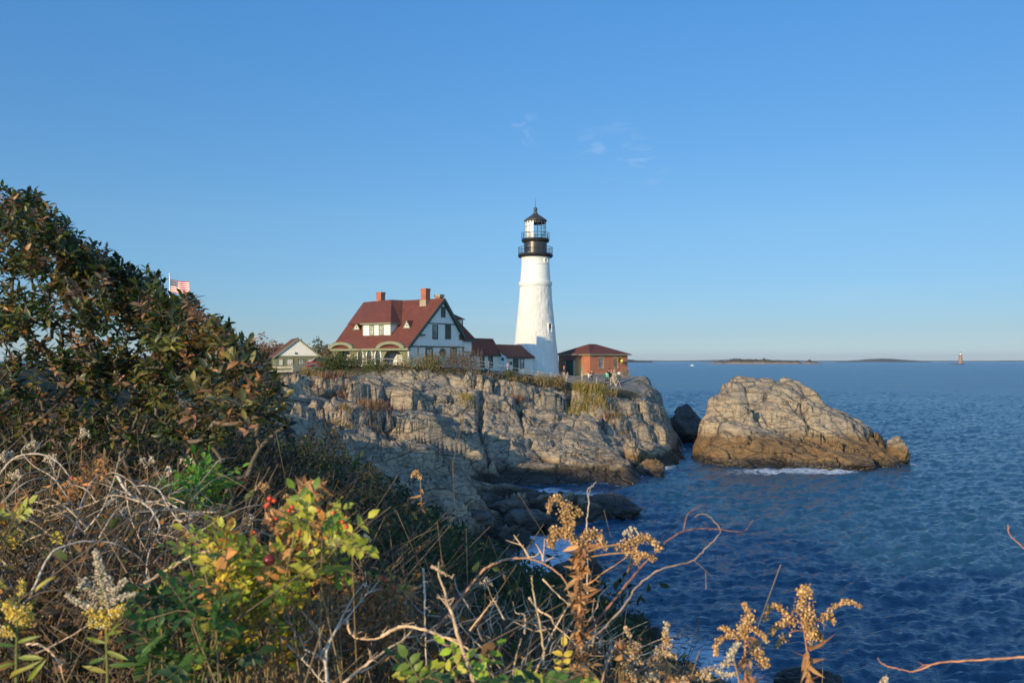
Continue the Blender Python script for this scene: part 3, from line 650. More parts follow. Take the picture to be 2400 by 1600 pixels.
def glass_mat(name, col=(.03, .04, .045), rough=.06):
    m, nt, bs = new_mat(name); bs.inputs['Roughness'].default_value = rough; bs.inputs['IOR'].default_value = 1.5
    n = noise(nt, coords(nt), 1.3, 3); nt.links.new(ramp(nt, n, [(.35, tuple(c * .6 for c in col)), (.65, tuple(c * 1.5 for c in col))]), bs.inputs['Base Color'])
    return m
M_glass = glass_mat('window_glass'); M_glassL = glass_mat('curtained_glass', (.30, .30, .27), .15)
m, nt, bs = new_mat('lantern_glass'); bs.inputs['Transmission Weight'].default_value = 1; bs.inputs['Roughness'].default_value = .02; bs.inputs['IOR'].default_value = 1.02
bs.inputs['Base Color'].default_value = (.92, .97, .95, 1); M_lant = m

def window(fr, par, axis, val, out, lo, hi, trim=M_green, glass=M_glass, tw=.11, cols=2, rows=2, name='window', proud=.07, mun=None):
    """window on wall plane (axis,val); out = +1/-1 outward direction along axis; lo,hi in (along,z)"""
    def bx(mb, a0, z0, a1, z1, d0, d1):
        c0, c1 = val + out * d0, val + out * d1
        if axis == 0: mb.box((c0, a0, z0), (c1, a1, z1))
        else: mb.box((a0, c0, z0), (a1, c1, z1))
        return mb
    (a0, z0), (a1, z1) = (min(lo[0], hi[0]), min(lo[1], hi[1])), (max(lo[0], hi[0]), max(lo[1], hi[1]))
    f = MB()
    bx(f, a0, z0, a0 + tw, z1, 0, proud); bx(f, a1 - tw, z0, a1, z1, 0, proud)
    bx(f, a0 + tw, z1 - tw, a1 - tw, z1, 0, proud); bx(f, a0 + tw, z0, a1 - tw, z0 + tw, 0, proud)
    w = f.build(name, trim, par)
    g = bx(MB(), a0 + tw, z0 + tw, a1 - tw, z1 - tw, .0, .022).build('pane', glass, w)
    mm = MB(); A0, A1, Z0, Z1 = a0 + tw, a1 - tw, z0 + tw, z1 - tw; t = .025
    for i in range(1, cols): c = A0 + (A1 - A0) * i / cols; bx(mm, c - t, Z0, c + t, Z1, .022, .05)
    for i in range(1, rows): c = Z0 + (Z1 - Z0) * i / rows; bx(mm, A0, c - t, A1, c + t, .022, .048)
    if cols > 1 or rows > 1: mm.build('muntin', mun or trim, w)
    return w
def cbox(par, name, mat, lo, hi): return MB().box(lo, hi).build(name, mat, par)

# ---------------------------------------------------------------- keeper's house
HR = R(55); HO = (-7.98, 107.0, 10.0)
F = Frame(HO, HR)
house = empty('keepers_house', HO, HR, 'white keeper\'s house with red shingle roof, brick chimneys and olive arched porch', 'house')
def hq(u, v): return 750 + u / 5.88, 650 + v / 5.88
ZR = 8.45                                            # ridge above ground (local)
def zmain(t): return ZR - .905 * t                   # main front roof, t = distance from the ridge
def rp(s, t, dz=0): return (-t, s, zmain(t) + dz)    # point of the front roof; s along the ridge from the near gable
TE = 6.6; SL = 13.47
TR, SLR = 3.9, 1.12                                  # rear slope run and pitch
zr_e = ZR - TR * SLR
# walls
fw = -6.1                                            # front wall plane (local x)
gz = lambda x: (zmain(-x) if x < 0 else ZR - SLR * x) - .16
MB().slab([(fw, -1), (fw, gz(fw)), (0, ZR - .16), (3.7, gz(3.7)), (3.7, -1)], 1, .32, .52).build('gable_wall', M_white, house)
MB().slab([(fw, -1), (fw, gz(fw)), (0, ZR - .16), (3.7, gz(3.7)), (3.7, -1)], 1, 12.4, 12.6).build('far_gable_wall', M_olive, house)
# front wall with two porch arches and three oval openings
def hz(px_u, v, x=fw): return F.hit(0, x, *hq(px_u, v))
def arch(c, zb, zt, w, n=14, base=-.3):
    """arched opening outline: half-width w, springing at zt-rise"""
    r = w; out = [(c - w, base)]
    zs = zt - min(w, zt - base) * 1.0
    for i in range(n + 1):
        a = math.pi - math.pi * i / n; out.append((c + w * math.cos(a), zs + (zt - zs) * math.sin(a)))
    out.append((c + w, base)); return out
aL0, _ = hz(450, 1050); aL1, zL = hz(212, 985); aR0, _ = hz(1150, 1050); aR1, zRr = hz(872, 985)
cl, wl = (aL0 + aL1) / 2, abs(aL1 - aL0) / 2; cr2, wr = (aR0 + aR1) / 2, abs(aR1 - aR0) / 2
zaL = hz(320, 985)[1]; zaR = hz(1010, 985)[1]
ovals = []
for u in (560, 684, 802):
    a, z = hz(u, 1040); ovals.append((a, z))
def ell(c, z, rx, rz_, n=20, down=0):
    return [(c + rx * math.cos(2 * math.pi * i / n), z - .35 + rz_ * math.sin(2 * math.pi * i / n) - (down if math.sin(2 * math.pi * i / n) < 0 else 0)) for i in range(n)]
zfw = zmain(6.1) - .16
y0w, y1w = .52, 12.4
MB().slab([(y0w, -1), (y1w, -1), (y1w, zfw), (y0w, zfw)], 0, fw, fw + .18,
          holes=[arch(cl, 0, min(zaL, zfw - .06), wl), arch(cr2, 0, min(zaR, zfw - .06), wr)] + [ell(a, z, .42, .75, down=.5) for a, z in ovals]).build('porch_wall', M_olive, house)
cbox(house, 'porch_back_wall', M_wtrim, (fw + 1.6, .55, -1), (fw + 1.75, 12.38, zfw + .3))
cbox(house, 'porch_floor', M_stone, (fw + .2, .55, -1), (fw + 1.58, 12.38, -.25))
for c, w, zt in ((cl, wl, zaL), (cr2, wr, zaR)):     # big arched band that lifts the eave over each porch opening
    o, i_ = [], []
    for k in range(21):
        a = math.pi * k / 20
        o.append((c + (w + .62) * math.cos(a), zfw - .32 + (.78) * math.sin(a))); i_.append((c + (w + .05) * math.cos(a), zfw - .42 + (.55) * math.sin(a)))
    MB().slab(o + i_[::-1], 0, -TE - .14, -TE + .35).build('eave_arch', M_olivep, house)
    o2, i2 = [], []
    for k in range(21):
        a = math.pi * k / 20; zs = zt - w
        o2.append((c + (w + .14) * math.cos(a), min(zt - w, zt) + (w + .14) * math.sin(a) * 1.0)); i2.append((c + w * math.cos(a), zt - w + w * math.sin(a)))
    MB().slab(o2 + i2[::-1], 0, fw - .07, fw - .002).build('arch_trim', M_olivep, house)
for a, z in ovals:
    o = ell(a, z, .56, .90, down=.5); i_ = ell(a, z, .40, .72, down=.5)
    w_ = MB().slab(o, 0, fw - .08, fw - .004, holes=[i_]).build('oval_window', M_wtrim, house)
    MB().slab(i_, 0, fw + .03, fw + .06).build('pane', M_glass, w_)
a, z = hz(1110, 1100, fw + 1.6); window(F, house, 0, fw + 1.6, -1, (a - .55, .4), (a + .55, 2.1), M_wtrim, M_glassL, cols=3, rows=4)
a, z = hz(930, 1100, fw + 1.6); cbox(house, 'porch_door', M_wtrim, (fw + 1.52, a - .5, -.25), (fw + 1.598, a + .5, 2.05))
a, z = hz(400, 1100, fw + 1.6); cbox(house, 'porch_door', M_wtrim, (fw + 1.52, a - .5, -.25), (fw + 1.598, a + .5, 2.05))
# roof slabs
roof = MB()
roof.plate([(0, 0, ZR), (0, SL, ZR), (-TE, 12.5, zmain(TE)), (-TE, 0, zmain(TE))], .16)
roof = roof.build('roof', M_roof, house)
MB().plate([(0.02, 0, ZR), (0.02, SL, ZR), (TR + .12, 12.9, zr_e - .13), (TR + .12, 0, zr_e - .13)], .16).build('rear_roof', M_roof, house)
# broad upper dormer roof merging with the ridge
A, B_, C_, D_, E_, F_, G_ = (-0, 13.47, ZR + .03), (-3.2, 13.05, zmain(3.2) + .04), (-5.2, 8.98, 5.5), (-5.2, 3.97, 5.5), (-1.5, 7.27, ZR + .03), (0, 6.77, ZR + .02), (-3.39, 4.0, 5.45)
B2 = (-3.2, 12.9, zmain(3.2) - .1)
dr = MB(); vv = [A, B_, C_, D_, E_, F_, G_]; dr.add(vv, [(0, 1, 2), (0, 2, 4), (4, 2, 3), (4, 3, 6), (4, 6, 5), (0, 4, 5)])
und = [(p[0] * .98, p[1], p[2] - .14) for p in vv]; dr.add(und, [(2, 1, 0), (4, 2, 0), (3, 2, 4), (6, 3, 4), (5, 6, 4)])
dr.add([C_, D_, und[2], und[3], B_, und[1], G_, und[6]], [(0, 2, 3, 1), (4, 5, 2, 0), (1, 3, 7, 6)])
dorm = dr.build('dormer_roof', M_roof, house)
MB().bar((-5.22, 8.9, 5.4), (-5.22, 3.97, 5.4), .1, .17).bar((-5.2, 3.99, 5.4), (-3.5, 3.99, 5.38), .1, .17).build('fascia', M_olivep, dorm)
dx = -4.9
dl = F.hit(0, dx, *hq(595, 720))[0]; drr = F.hit(0, dx, *hq(972, 720))[0]
MB().box((dx, dl, 4.0), (dx + .15, drr, 5.4)).build('dormer_wall', M_white, dorm)
MB().slab([(dx + .16, 4.02), (dx + .16, 5.38), (-3.3, 5.36)], 1, drr + .01, drr + .12).build('dormer_cheek', M_white, dorm)
for u in (716, 846):
    (a0, z1), (a1, z0) = F.hit(0, dx, *hq(u - 32, 652)), F.hit(0, dx, *hq(u + 32, 795))
    window(F, dorm, 0, dx, -1, (a0, z0), (a1, z1), M_olivep, M_glassL, tw=.12, cols=2, rows=2)
cbox(dorm, 'corner_board', M_olivep, (dx - .03, drr - .1, 4.1), (dx - .001, drr + .03, 5.38)); cbox(dorm, 'corner_board', M_olivep, (dx - .03, dl - .03, 4.1), (dx - .001, dl + .1, 5.38))
# triangular roof vents
for u, v in ((508, 725), (1200, 705)):
    best = None                                       # drop the pixel onto the sloping roof
    px, py = hq(u, v)
    for i in range(400):
        t = TE * i / 400; a, z = F.hit(0, -t, px, py)
        if best is None or abs(z - zmain(t)) < best[0]: best = (abs(z - zmain(t)), t, a, z)
    _, t, s_, z = best
    vent = MB()
    w_, hh = .62, .98; t1 = t - hh / .905
    p = [(-t, s_ - w_, z), (-t, s_ + w_, z), (-t, s_, z + hh), (-t1, s_, z + hh)]
    rv = vent.add(p + [(q[0] + .0, q[1], q[2] - .1) for q in p], [(1, 2, 3), (0, 3, 2), (0, 2, 1), (4, 5, 1, 0)]).build('roof_vent', M_roof, house)
    MB().slab([(s_ - w_ * .98, z + .01), (s_ + w_ * .98, z + .01), (s_, z + hh)], 0, -t - .10, -t - .01, holes=[[(s_ - w_ * .62, z + .15), (s_ + w_ * .62, z + .15), (s_, z + hh - .26)]]).build('vent_trim', M_olivep, rv)
    MB().slab([(s_ - w_ * .62, z + .15), (s_ + w_ * .62, z + .15), (s_, z + hh - .26)], 0, -t - .06, -t - .012, holes=[[(s_ - w_ * .3, z + .26), (s_ + w_ * .3, z + .26), (s_, z + hh * .55)]]).build('vent_frame', M_wtrim, rv)
    MB().slab([(s_ - w_ * .3, z + .26), (s_ + w_ * .3, z + .26), (s_, z + hh * .55)], 0, -t - .03, -t - .014).build('louvre', M_iron, rv)
# chimneys
def chimney(u0, u1, vt, t, base, wd):
    (a0, zt), (a1, _) = F.hit(0, -t, *hq(u0, vt)), F.hit(0, -t, *hq(u1, vt))
    c = (a0 + a1) / 2
    o = MB().lathe([(.0, 0)], 3) if False else MB()
    for (k, zz0, zz1) in ((1.0, base, zt - .25), (1.1, zt - .25, zt)):
        o.box((-t - wd * k / 2, c - wd * k * .5, zz0), (-t + wd * k / 2, c + wd * k * .5, zz1))
    ch = o.build('chimney', M_chim, house)
    cbox(ch, 'flashing', M_stone, (-t - wd * .62, c - wd * .62, zmain(t) - .5), (-t + wd * .62, c + wd * .62, zmain(max(t, .0)) + .28))
chimney(795, 880, 207, .45, ZR - 1.2, .78); chimney(1410, 1497, 157, .5, ZR - 1.2, .80); chimney(1607, 1682, 243, -1.2, ZR - 3, .72)
# verge boards of the near gable and eave boards
def verge(mb, p, q): mb.bar(p, q, .09, .34)
vb = MB(); verge(vb, (0, -.02, ZR - .12), (-TE, -.02, zmain(TE) - .12)); vb.build('verge_board', M_green, house)
MB().plate([(0.05, -.06, ZR - .1), (0.05, .5, ZR - .1), (4.05, .5, ZR - .1 - 4 * SLR), (4.05, -.06, ZR - .1 - 4 * SLR)], .34).build('verge_board', M_green, house)
MB().box((-TE - .06, .0, zmain(TE) - .30), (-TE + .02, 12.5, zmain(TE) - .05)).build('eave_board', M_olivep, house)
MB().box((-TE + .03, .0, zmain(TE) - .30), (fw - .01, 12.4, zmain(TE) - .2)).build('soffit', M_olivep, house)
# gable wall trim and windows (plane local y=.32, outward -y)
gp = lambda u, v: F.hit(1, .32, *hq(u, v))
def gtrim(u0, v0, u1, v1, w=.13, name='trim_board', pr=.05):
    p, q = gp(u0, v0), gp(u1, v1); mb = MB()
    if abs(p[0] - q[0]) > abs(p[1] - q[1]): mb.box((p[0], .32 - pr, (p[1] + q[1]) / 2 - w / 2), (q[0], .318, (p[1] + q[1]) / 2 + w / 2))
    else: mb.box(((p[0] + q[0]) / 2 - w / 2, .32 - pr, p[1]), ((p[0] + q[0]) / 2 + w / 2, .318, q[1]))
    mb.build(name, M_green, house)
gtrim(1505, 633, 1872, 645, .12); gtrim(1235, 952, 1985, 958, .16, pr=.10)
gtrim(1350, 962, 1350, 1200, .2, 'corner_board'); gtrim(1970, 962, 1970, 1200, .2, 'corner_board')
def gwin(u0, v0, u1, v1, **k):
    (a0, z0), (a1, z1) = gp(u0, v0), gp(u1, v1); window(F, house, 1, .32, -1, (a0, z0), (a1, z1), **k)
gwin(1668, 400, 1724, 553, tw=.2, rows=2, cols=1)
gwin(1548, 650, 1622, 852, tw=.13, rows=2, cols=3, glass=M_glassL); gwin(1724, 650, 1800, 852, tw=.13, rows=2, cols=3)
gwin(1455, 968, 1552, 1190, tw=.2, rows=2, cols=2, glass=M_glassL); gwin(1795, 968, 1882, 1190, tw=.2, rows=2, cols=2, glass=M_glassL)
a, z = gp(1690, 1035); ow = MB().slab([(a + .62 * math.cos(i * .314), z + .50 * math.sin(i * .314)) for i in range(20)], 1, .25, .318, holes=[[(a + .45 * math.cos(i * .314), z + .36 * math.sin(i * .314)) for i in range(20)]]).build('oval_window', M_green, house)
MB().slab([(a + .45 * math.cos(i * .314), z + .36 * math.sin(i * .314)) for i in range(20)], 1, .28, .3).build('pane', M_glass, ow)
for u, v in ((1385, 792), (1975, 800)):
    a, z = gp(u, v); cbox(house, 'bracket', M_green, (a - .45, -.05, z - .1), (a + .45, .315, z + .08))
# rear wing seen past the gable
wx0, wx1 = 3.72, 5.85
MB().box((wx0, .55, -1), (wx1, 9, 3.62)).build('rear_wing_wall', M_white, house)
rw = MB().plate([(wx0 - .05, .2, 3.7), (wx1 + .35, .2, 3.7), (wx1 + .35, 9.2, 3.7), (wx0 - .05, 9.2, 3.7)], .12)
rw = MB(); T4 = [(wx1 + .4, .15, 3.68), (wx1 + .4, 9.3, 3.68), (3.2, 8.2, 6.3), (3.2, 1.0, 6.3), (3.0, .15, 3.68)]
rw.add(T4 + [(p[0], p[1], p[2] - .13) for p in T4], [(0, 1, 2, 3), (0, 3, 4), (8, 7, 6, 5), (5, 6, 1, 0), (5, 0, 4, 9)]); rwo = rw.build('rear_wing_roof', M_roof, house)
cbox(house, 'eave_board', M_green, (3.95, .10, 3.38), (wx1 + .35, .2, 3.62))
cbox(house, 'trim_board', M_green, (wx0 + .02, .46, 2.0), (wx1 + .02, .545, 2.14)); cbox(house, 'corner_board', M_green, (wx1 - .17, .47, -1), (wx1 + .015, .545, 1.98)); cbox(house, 'corner_board', M_green, (3.75, .47, -1), (3.98, .545, 1.98))
rd = MB().box((2.9, 1.2, 3.7), (4.9, 3.6, 6.05)).build('rear_dormer', M_white, house)
T5 = [(2.2, .9, 6.1), (5.25, .9, 6.1), (5.25, 4.0, 6.1), (2.2, 4.0, 6.1), (1.6, 2.3, 7.35), (2.6, 2.3, 7.3)]
MB().add(T5, [(3, 2, 1, 0), (0, 1, 5, 4), (1, 2, 5), (2, 3, 4, 5), (0, 4, 3)]).build('dormer_roof', M_roof, rd)
window(F, rd, 1, 1.2, -1, (3.75, 4.35), (4.55, 5.6), tw=.13, rows=2, cols=3)
cbox(rd, 'corner_board', M_green, (4.82, 1.15, 3.7), (4.93, 1.195, 6.04))

# ---------------------------------------------------------------- passage buildings between house and tower
def ell_building(label, P0, eave_z, ridge_w, ridge_z, length, ground, wall_d=5, over=.28, curve=0):
    """P0 = right end of the eave (world), building runs back along -a; eave faces the viewer's right"""
    fr = Frame((P0[0], P0[1], ground), HR); ez, rz_ = eave_z - ground, ridge_z - ground
    b = empty('passage_building', (P0[0], P0[1], ground), HR, label, 'building')
    # local: x runs from -length..0, y = into depth from the eave (eave y=0, ridge y=w, back eave y=2w)
    w = ridge_w
    ny = 8; pts = []
    for i in range(ny + 1):
        t = i / ny; pts.append((w * t, ez + (rz_ - ez) * (t - curve * math.sin(math.pi * t))))
    prof = pts + [(2 * w - p[0], p[1]) for p in pts[-2::-1]]
    low = [(p[0], p[1] - .12) for p in prof]
    MB().slab(prof + low[::-1], 0, -length - .12, .12).build('roof', M_roof, b)
    inner = [(over, -1.2), (over, ez - .0), *[(p[0], p[1] - .13) for p in prof if over < p[0] < 2 * w - over], (2 * w - over, ez), (2 * w - over, -1.2)]
    MB().slab(inner, 0, -length, 0).build('walls', M_white, b)
    MB().box((-length - .1, -.05, ez - .26), (.1, .12, ez - .13)).box((-length - .1, .13, ez - .26), (.1, over - .003, ez - .2)).build('eave_board', M_green, b)
    return b, fr
def zq(u, v): return 1100 + u / 5.88, 780 + v / 5.88
e2, F2 = ell_building('white passage building with red roof, butting against the lighthouse foot', (3.2, 127.0), 11.55, 2.45, 13.26, 6.48, 9.0, curve=.06)
e1, F1 = ell_building('white passage building with red roof between the keeper\'s house and the lower passage', (-1.47, 122.4), 11.85, 1.5, 14.03, 9.5, 9.4)
def ewin(fr, par, axis, val, u0, v0, u1, v1, out=-1, **k):
    (a0, z0), (a1, z1) = fr.hit(axis, val, *zq(u0, v0)), fr.hit(axis, val, *zq(u1, v1)); window(fr, par, axis, val, out, (a0, z0), (a1, z1), **k)
ewin(F1, e1, 1, .28, 143, 318, 206, 480, name='door', cols=1, rows=2); ewin(F1, e1, 1, .28, 258, 318, 320, 480, name='door', cols=1, rows=2)
ewin(F2, e2, 1, .28, 600, 352, 674, 560, name='door', cols=1, rows=1, glass=M_green); ewin(F2, e2, 1, .28, 694, 352, 752, 492, cols=1, rows=2, glass=M_glassL)
ewin(F2, e2, 0, -6.48, 446, 343, 476, 380, cols=1, rows=1, tw=.07); ewin(F2, e2, 1, .28, 553, 393, 586, 440, cols=1, rows=1, tw=.06)

# ---------------------------------------------------------------- lighthouse
TX, TY, TG = 3.43, 131.0, 8.5
S = .06238
def tz(py): return (HY - py) * S + CAMZ - TG
tower = empty('lighthouse', (TX, TY, TG), 0, 'tall white round lighthouse with black gallery drum and glazed lantern', 'lighthouse')
prof = [(56.8, 893), (56.0, 880), (54.2, 862), (51.8, 835), (49.6, 810), (47.0, 787), (43.6, 752), (40.6, 722), (38.2, 698), (37.0, 672)]
rngt = []
n = 96; tv = []; zs = []
for i in range(len(prof) - 1):
    (r0, p0), (r1, p1) = prof[i], prof[i + 1]
    for k in range(6): t = k / 6; zs.append((r0 + (r1 - r0) * t, p0 + (p1 - p0) * t))
zs.append(prof[-1])
nn = len(zs); aa = np.linspace(0, 2 * np.pi, n, endpoint=False)
RR = np.array([r for r, _ in zs])[:, None] * S * np.ones(n)[None]; ZZ = np.array([tz(p) for _, p in zs])[:, None] * np.ones(n)[None]; AA = np.ones(nn)[:, None] * aa[None]
RR = RR + .035 * fbm(AA * 9 + 5, ZZ * 1.1, 4, 61) * (1 - sstep(tz(700), tz(672), ZZ) * .3)
Vt = np.stack([RR * np.cos(AA), RR * np.sin(AA), ZZ], -1).reshape(-1, 3)
ft = [(i * n + k, i * n + (k + 1) % n, (i + 1) * n + (k + 1) % n, (i + 1) * n + k) for i in range(nn - 1) for k in range(n)]
m2, nt, bs = new_mat('rough_whitewash'); v = coords(nt)
mpn = nt.nodes.new("ShaderNodeMapping"); mpn.inputs['Scale'].default_value = (1.2, 1.2, .55); nt.links.new(v, mpn.inputs[0])
nA = noise(nt, mpn.outputs[0], 2.6, 6, .6, .6); nB = noise(nt, v, .5, 4)
nt.links.new(mixc(nt, .5, ramp(nt, nA, [(.3, (.52, .50, .46)), (.5, (.66, .64, .60))]), ramp(nt, nB, [(.35, (.60, .58, .54)), (.6, (.70, .69, .66))])), bs.inputs['Base Color'])
bs.inputs['Roughness'].default_value = .8; bump(nt, bs, nA, 1.0, .16)
mesh_obj('tower_shaft', Vt, ft, m2, tower, smooth=True)
def ring(name, mat, pr, par=tower, n=72, smooth=True): return MB().lathe([(r * S, tz(p)) for r, p in pr], n).build(name, mat, par, smooth)
ring('belt_course', M_wtrim, [(37.0, 671.5), (38.6, 668), (39.3, 664), (39.3, 661.5), (37.6, 660.5), (35.6, 659.5), (35.2, 656)])
ring('upper_shaft', M_wtrim, [(35.2, 656), (34.2, 640), (33.0, 623), (32.6, 621.5)])
ring('upper_band', M_wtrim, [(32.6, 621.4), (33.4, 621), (33.4, 619), (32.5, 618), (32.4, 610), (34.0, 606), (34.6, 603.5), (34.6, 602)])
ring('lower_gallery', M_black, [(34.2, 604.4), (38.5, 603.8), (41.7, 600), (40.2, 597), (40.0, 596)])
ring('drum', M_black, [(27.4, 596), (27.1, 594), (27.1, 567), (28.6, 566)])
ring('upper_gallery', M_black, [(28.6, 568.5), (31.0, 568), (33.1, 564), (32.2, 561), (32.0, 560)])
ring('lantern_roof', M_iron, [(26.0, 519.4), (27.2, 518.2), (27.0, 516.5), (18, 509.8), (9, 504), (5.6, 501), (5.2, 497.5), (3.0, 496.8), (2.8, 495)], n=16, smooth=False)
ring('ball_finial', M_iron, [(1.2, 496), (3.6, 494.6), (4.7, 491), (4.3, 488), (2.6, 486.4), (.9, 486)], n=16)
MB().lathe([(.6 * S, tz(487)), (.18 * S, tz(464))], 6).build('lightning_rod', M_black, tower)
def railing(name, rad, p_bot, p_top, nb, rails, post_every):
    mb = MB(); z0, z1 = tz(p_bot), tz(p_top)
    for k in range(nb):
        a = 2 * math.pi * k / nb; x, y = rad * S * math.cos(a), rad * S * math.sin(a); w = .06 if k % post_every == 0 else .025
        mb.bar((x, y, z0), (x, y, z1), w)
    for h in rails:
        z = z0 + (z1 - z0) * h
        for k in range(40):
            a, b = 2 * math.pi * k / 40, 2 * math.pi * (k + 1) / 40
            mb.bar((rad * S * math.cos(a), rad * S * math.sin(a), z), (rad * S * math.cos(b), rad * S * math.sin(b), z), .05)
    return mb.build(name, M_black, tower, fix=False)
railing('lower_railing', 39.7, 596, 580.3, 60, (1, .08), 6); railing('upper_railing', 32.4, 560, 546.6, 12, (1, .35), 1)
# lantern: sixteen-sided, white blind panels towards the land, clear glass seawards
fm = MB(); wh = None; nl = 16; rl = 24.6 * S
zt0, zt1 = tz(560), tz(518); rows = 3
def lp(k, z, r=rl): a = 2 * math.pi * (k + .5) / nl; return (r * math.cos(a), r * math.sin(a), z)
for k in range(nl):
    fm.bar(lp(k, zt0), lp(k, zt1), .05)
    for i in range(rows + 1):
        z = zt0 + (zt1 - zt0) * i / rows; fm.bar(lp(k, z), lp(k + 1, z), .04)
fm.build('lantern_frame', M_iron, tower, fix=False)
for k in range(nl):
    am = math.degrees(2 * math.pi * (k + 1) / nl) % 360
    white = 92 < am < 268                               # landward half, seen on the left
    q = [lp(k, zt0, rl - .03), lp(k + 1, zt0, rl - .03), lp(k + 1, zt1, rl - .03), lp(k, zt1, rl - .03)]
    q2 = [lp(k, zt0, rl - .06), lp(k + 1, zt0, rl - .06), lp(k + 1, zt1, rl - .06), lp(k, zt1, rl - .06)]
    MB().add(q + q2, [(0, 1, 2, 3), (7, 6, 5, 4), (0, 4, 5, 1), (1, 5, 6, 2), (2, 6, 7, 3), (3, 7, 4, 0)]).build('blind_panel' if white else 'lantern_pane', M_wtrim if white else M_lant, tower)
ring('lantern_cap', M_iron, [(24, 524), (24, 518.5)], n=16, smooth=False)
# window and porthole of the shaft
def tower_window(px, py0, py1, w, name, glass=M_glass):
    dxp = (px - 1255) * S; zc = (tz(py0) + tz(py1)) / 2; pm = (py0 + py1) / 2
    r = np.interp(-pm, [-p for _, p in prof], [r for r, _ in prof]) * S if pm > 672 else 32.8 * S
    ang = math.asin(max(-1, min(1, dxp / r))); c = (r * math.sin(ang), -r * math.cos(ang))
    e = bpy.data.objects.new(name, None); COL.objects.link(e); e.parent = tower; e.location = (c[0], c[1], zc); e.rotation_euler = (0, 0, ang)
    h = (tz(py0) - tz(py1)) / 2
    return e, h
e, hh = tower_window(1287.5, 760, 778, .6, 'shaft_window')
MB().slab([(-.42, -hh - .14), (.42, -hh - .14), (.42, hh + .12), (-.42, hh + .12)], 1, -.10, .3, holes=[[(-.28, -hh), (.28, -hh), (.28, hh), (-.28, hh)]]).build('window_surround', M_wtrim, e)
MB().box((-.28, .0, -hh), (.28, .05, hh)).build('pane', M_glass, e)
MB().box((-.03, -.03, -hh), (.03, -.002, hh)).box((-.28, -.03, -.03), (-.032, -.004, .03)).box((.032, -.03, -.03), (.28, -.004, .03)).build('muntin', M_green, e)
e, hh = tower_window(1278, 609, 617, .5, 'porthole')
pr = [(.27 * math.cos(i * .3927), .27 * math.sin(i * .3927)) for i in range(16)]; po = [(.40 * math.cos(i * .3927), .40 * math.sin(i * .3927)) for i in range(16)]
MB().slab(po, 1, -.14, .25, holes=[pr]).build('porthole_ring', M_wtrim, e); MB().slab(pr, 1, .0, .03).build('pane', M_wtrim, e)

# ---------------------------------------------------------------- brick fog-signal building
BO = (11.33, 130.0, 8.83); BRZ = R(35); FB = Frame(BO, BRZ)
br = empty('brick_building', BO, BRZ, 'square red brick building with hipped red roof and brass fog horn, right of the lighthouse', 'building')
LR, LL, WH = 7.3, 7.4, 3.12                          # right wall runs +x, left wall runs +y
wins = []
for u0, u1, v0, v1 in ((1787, 1855, 345, 478), (1998, 2052, 345, 474)):
    (a0, z1), (a1, z0) = FB.hit(1, 0, *zq(u0, v0)), FB.hit(1, 0, *zq(u1, v1)); wins.append((a0, z0, a1, z1))
MB().slab([(0, -.0), (LR, -.0), (LR, WH), (0, WH)], 1, 0, .3, holes=[[(a, b), (c, b), (c, d), (a, d)] for a, b, c, d in wins]).build('right_wall', M_brick, br)
MB().slab([(.302, 0), (LL, 0), (LL, WH), (.302, WH)], 0, 0, .3).build('left_wall', M_brick, br)
MB().box((.305, LL - .3, 0), (LR, LL, WH)).box((LR - .3, .302, 0), (LR, LL - .302, WH)).build('back_walls', M_brick, br)
MB().box((-.07, -.07, -1.2), (LR + .07, LL + .07, -.002)).build('foundation', M_stone, br)
MB().box((-.07, -.07, .0), (LR + .07, -.002, .32)).box((-.07, .0, .0), (-.002, LL + .07, .32)).build('plinth', M_stone, br)
hp = 1.55; ov = .42; ax = LR / 2
c4 = [(-ov, -ov, WH + .02), (LR + ov, -ov, WH + .02), (LR + ov, LL + ov, WH + .02), (-ov, LL + ov, WH + .02)]
rz1 = F.hit and 0
t0, t1 = (2.6, 3.4, WH + hp), (4.6, 4.1, WH + hp)
r_ = MB().add(c4 + [t0, t1], [(3, 2, 1, 0), (0, 1, 5, 4), (1, 2, 5), (2, 3, 4, 5), (3, 0, 4)]).build('roof', M_roof, br)
MB().box((-ov, -ov, WH - .16), (LR + ov, -ov + .1, WH + .015)).box((-ov, -ov + .102, WH - .16), (-ov + .1, LL + ov, WH + .015)).box((-ov + .102, -.3, WH - .1), (LR + ov, -.004, WH - .0)).box((-.3, .0, WH - .1), (-.004, LL + ov, WH)).build('eave_board', M_olivep, br)
for i, (a, b, c, d) in enumerate(wins):
    w_ = MB().box((a - .14, -.09, b - .14), (c + .14, .05, b)).box((a - .12, -.05, d), (c + .12, .05, d + .16)).build('window', M_stone, br)
    MB().box((a, .12, b), (c, .15, d)).build('pane', M_glassL, w_)
    mm = MB()
    for k in range(1, 3): x = a + (c - a) * k / 3; mm.box((x - .02, .09, b), (x + .02, .118, d))
    for k in range(1, 6): z = b + (d - b) * k / 6; mm.box((a, .085, z - .02), (c, .117, z + .02))
    mm.build('muntin', M_iron, w_)
a, b, c, d = wins[1]; hx, hzz = (a + c) / 2, d - .35
hb_ = MB()
for i in range(10):
    t = i / 9; r = .12 + .42 * t ** 2.2
    hb_.v += [(hx + r * math.cos(2 * math.pi * k / 24), -.1 - .85 * t, hzz + r * math.sin(2 * math.pi * k / 24)) for k in range(24)]
hb_.f = [(i * 24 + k, i * 24 + (k + 1) % 24, (i + 1) * 24 + (k + 1) % 24, (i + 1) * 24 + k) for i in range(9) for k in range(24)]
o = hb_.build('fog_horn', M_brass, br, True, fix=False); md = o.modifiers.new('s', 'SOLIDIFY'); md.thickness = .03
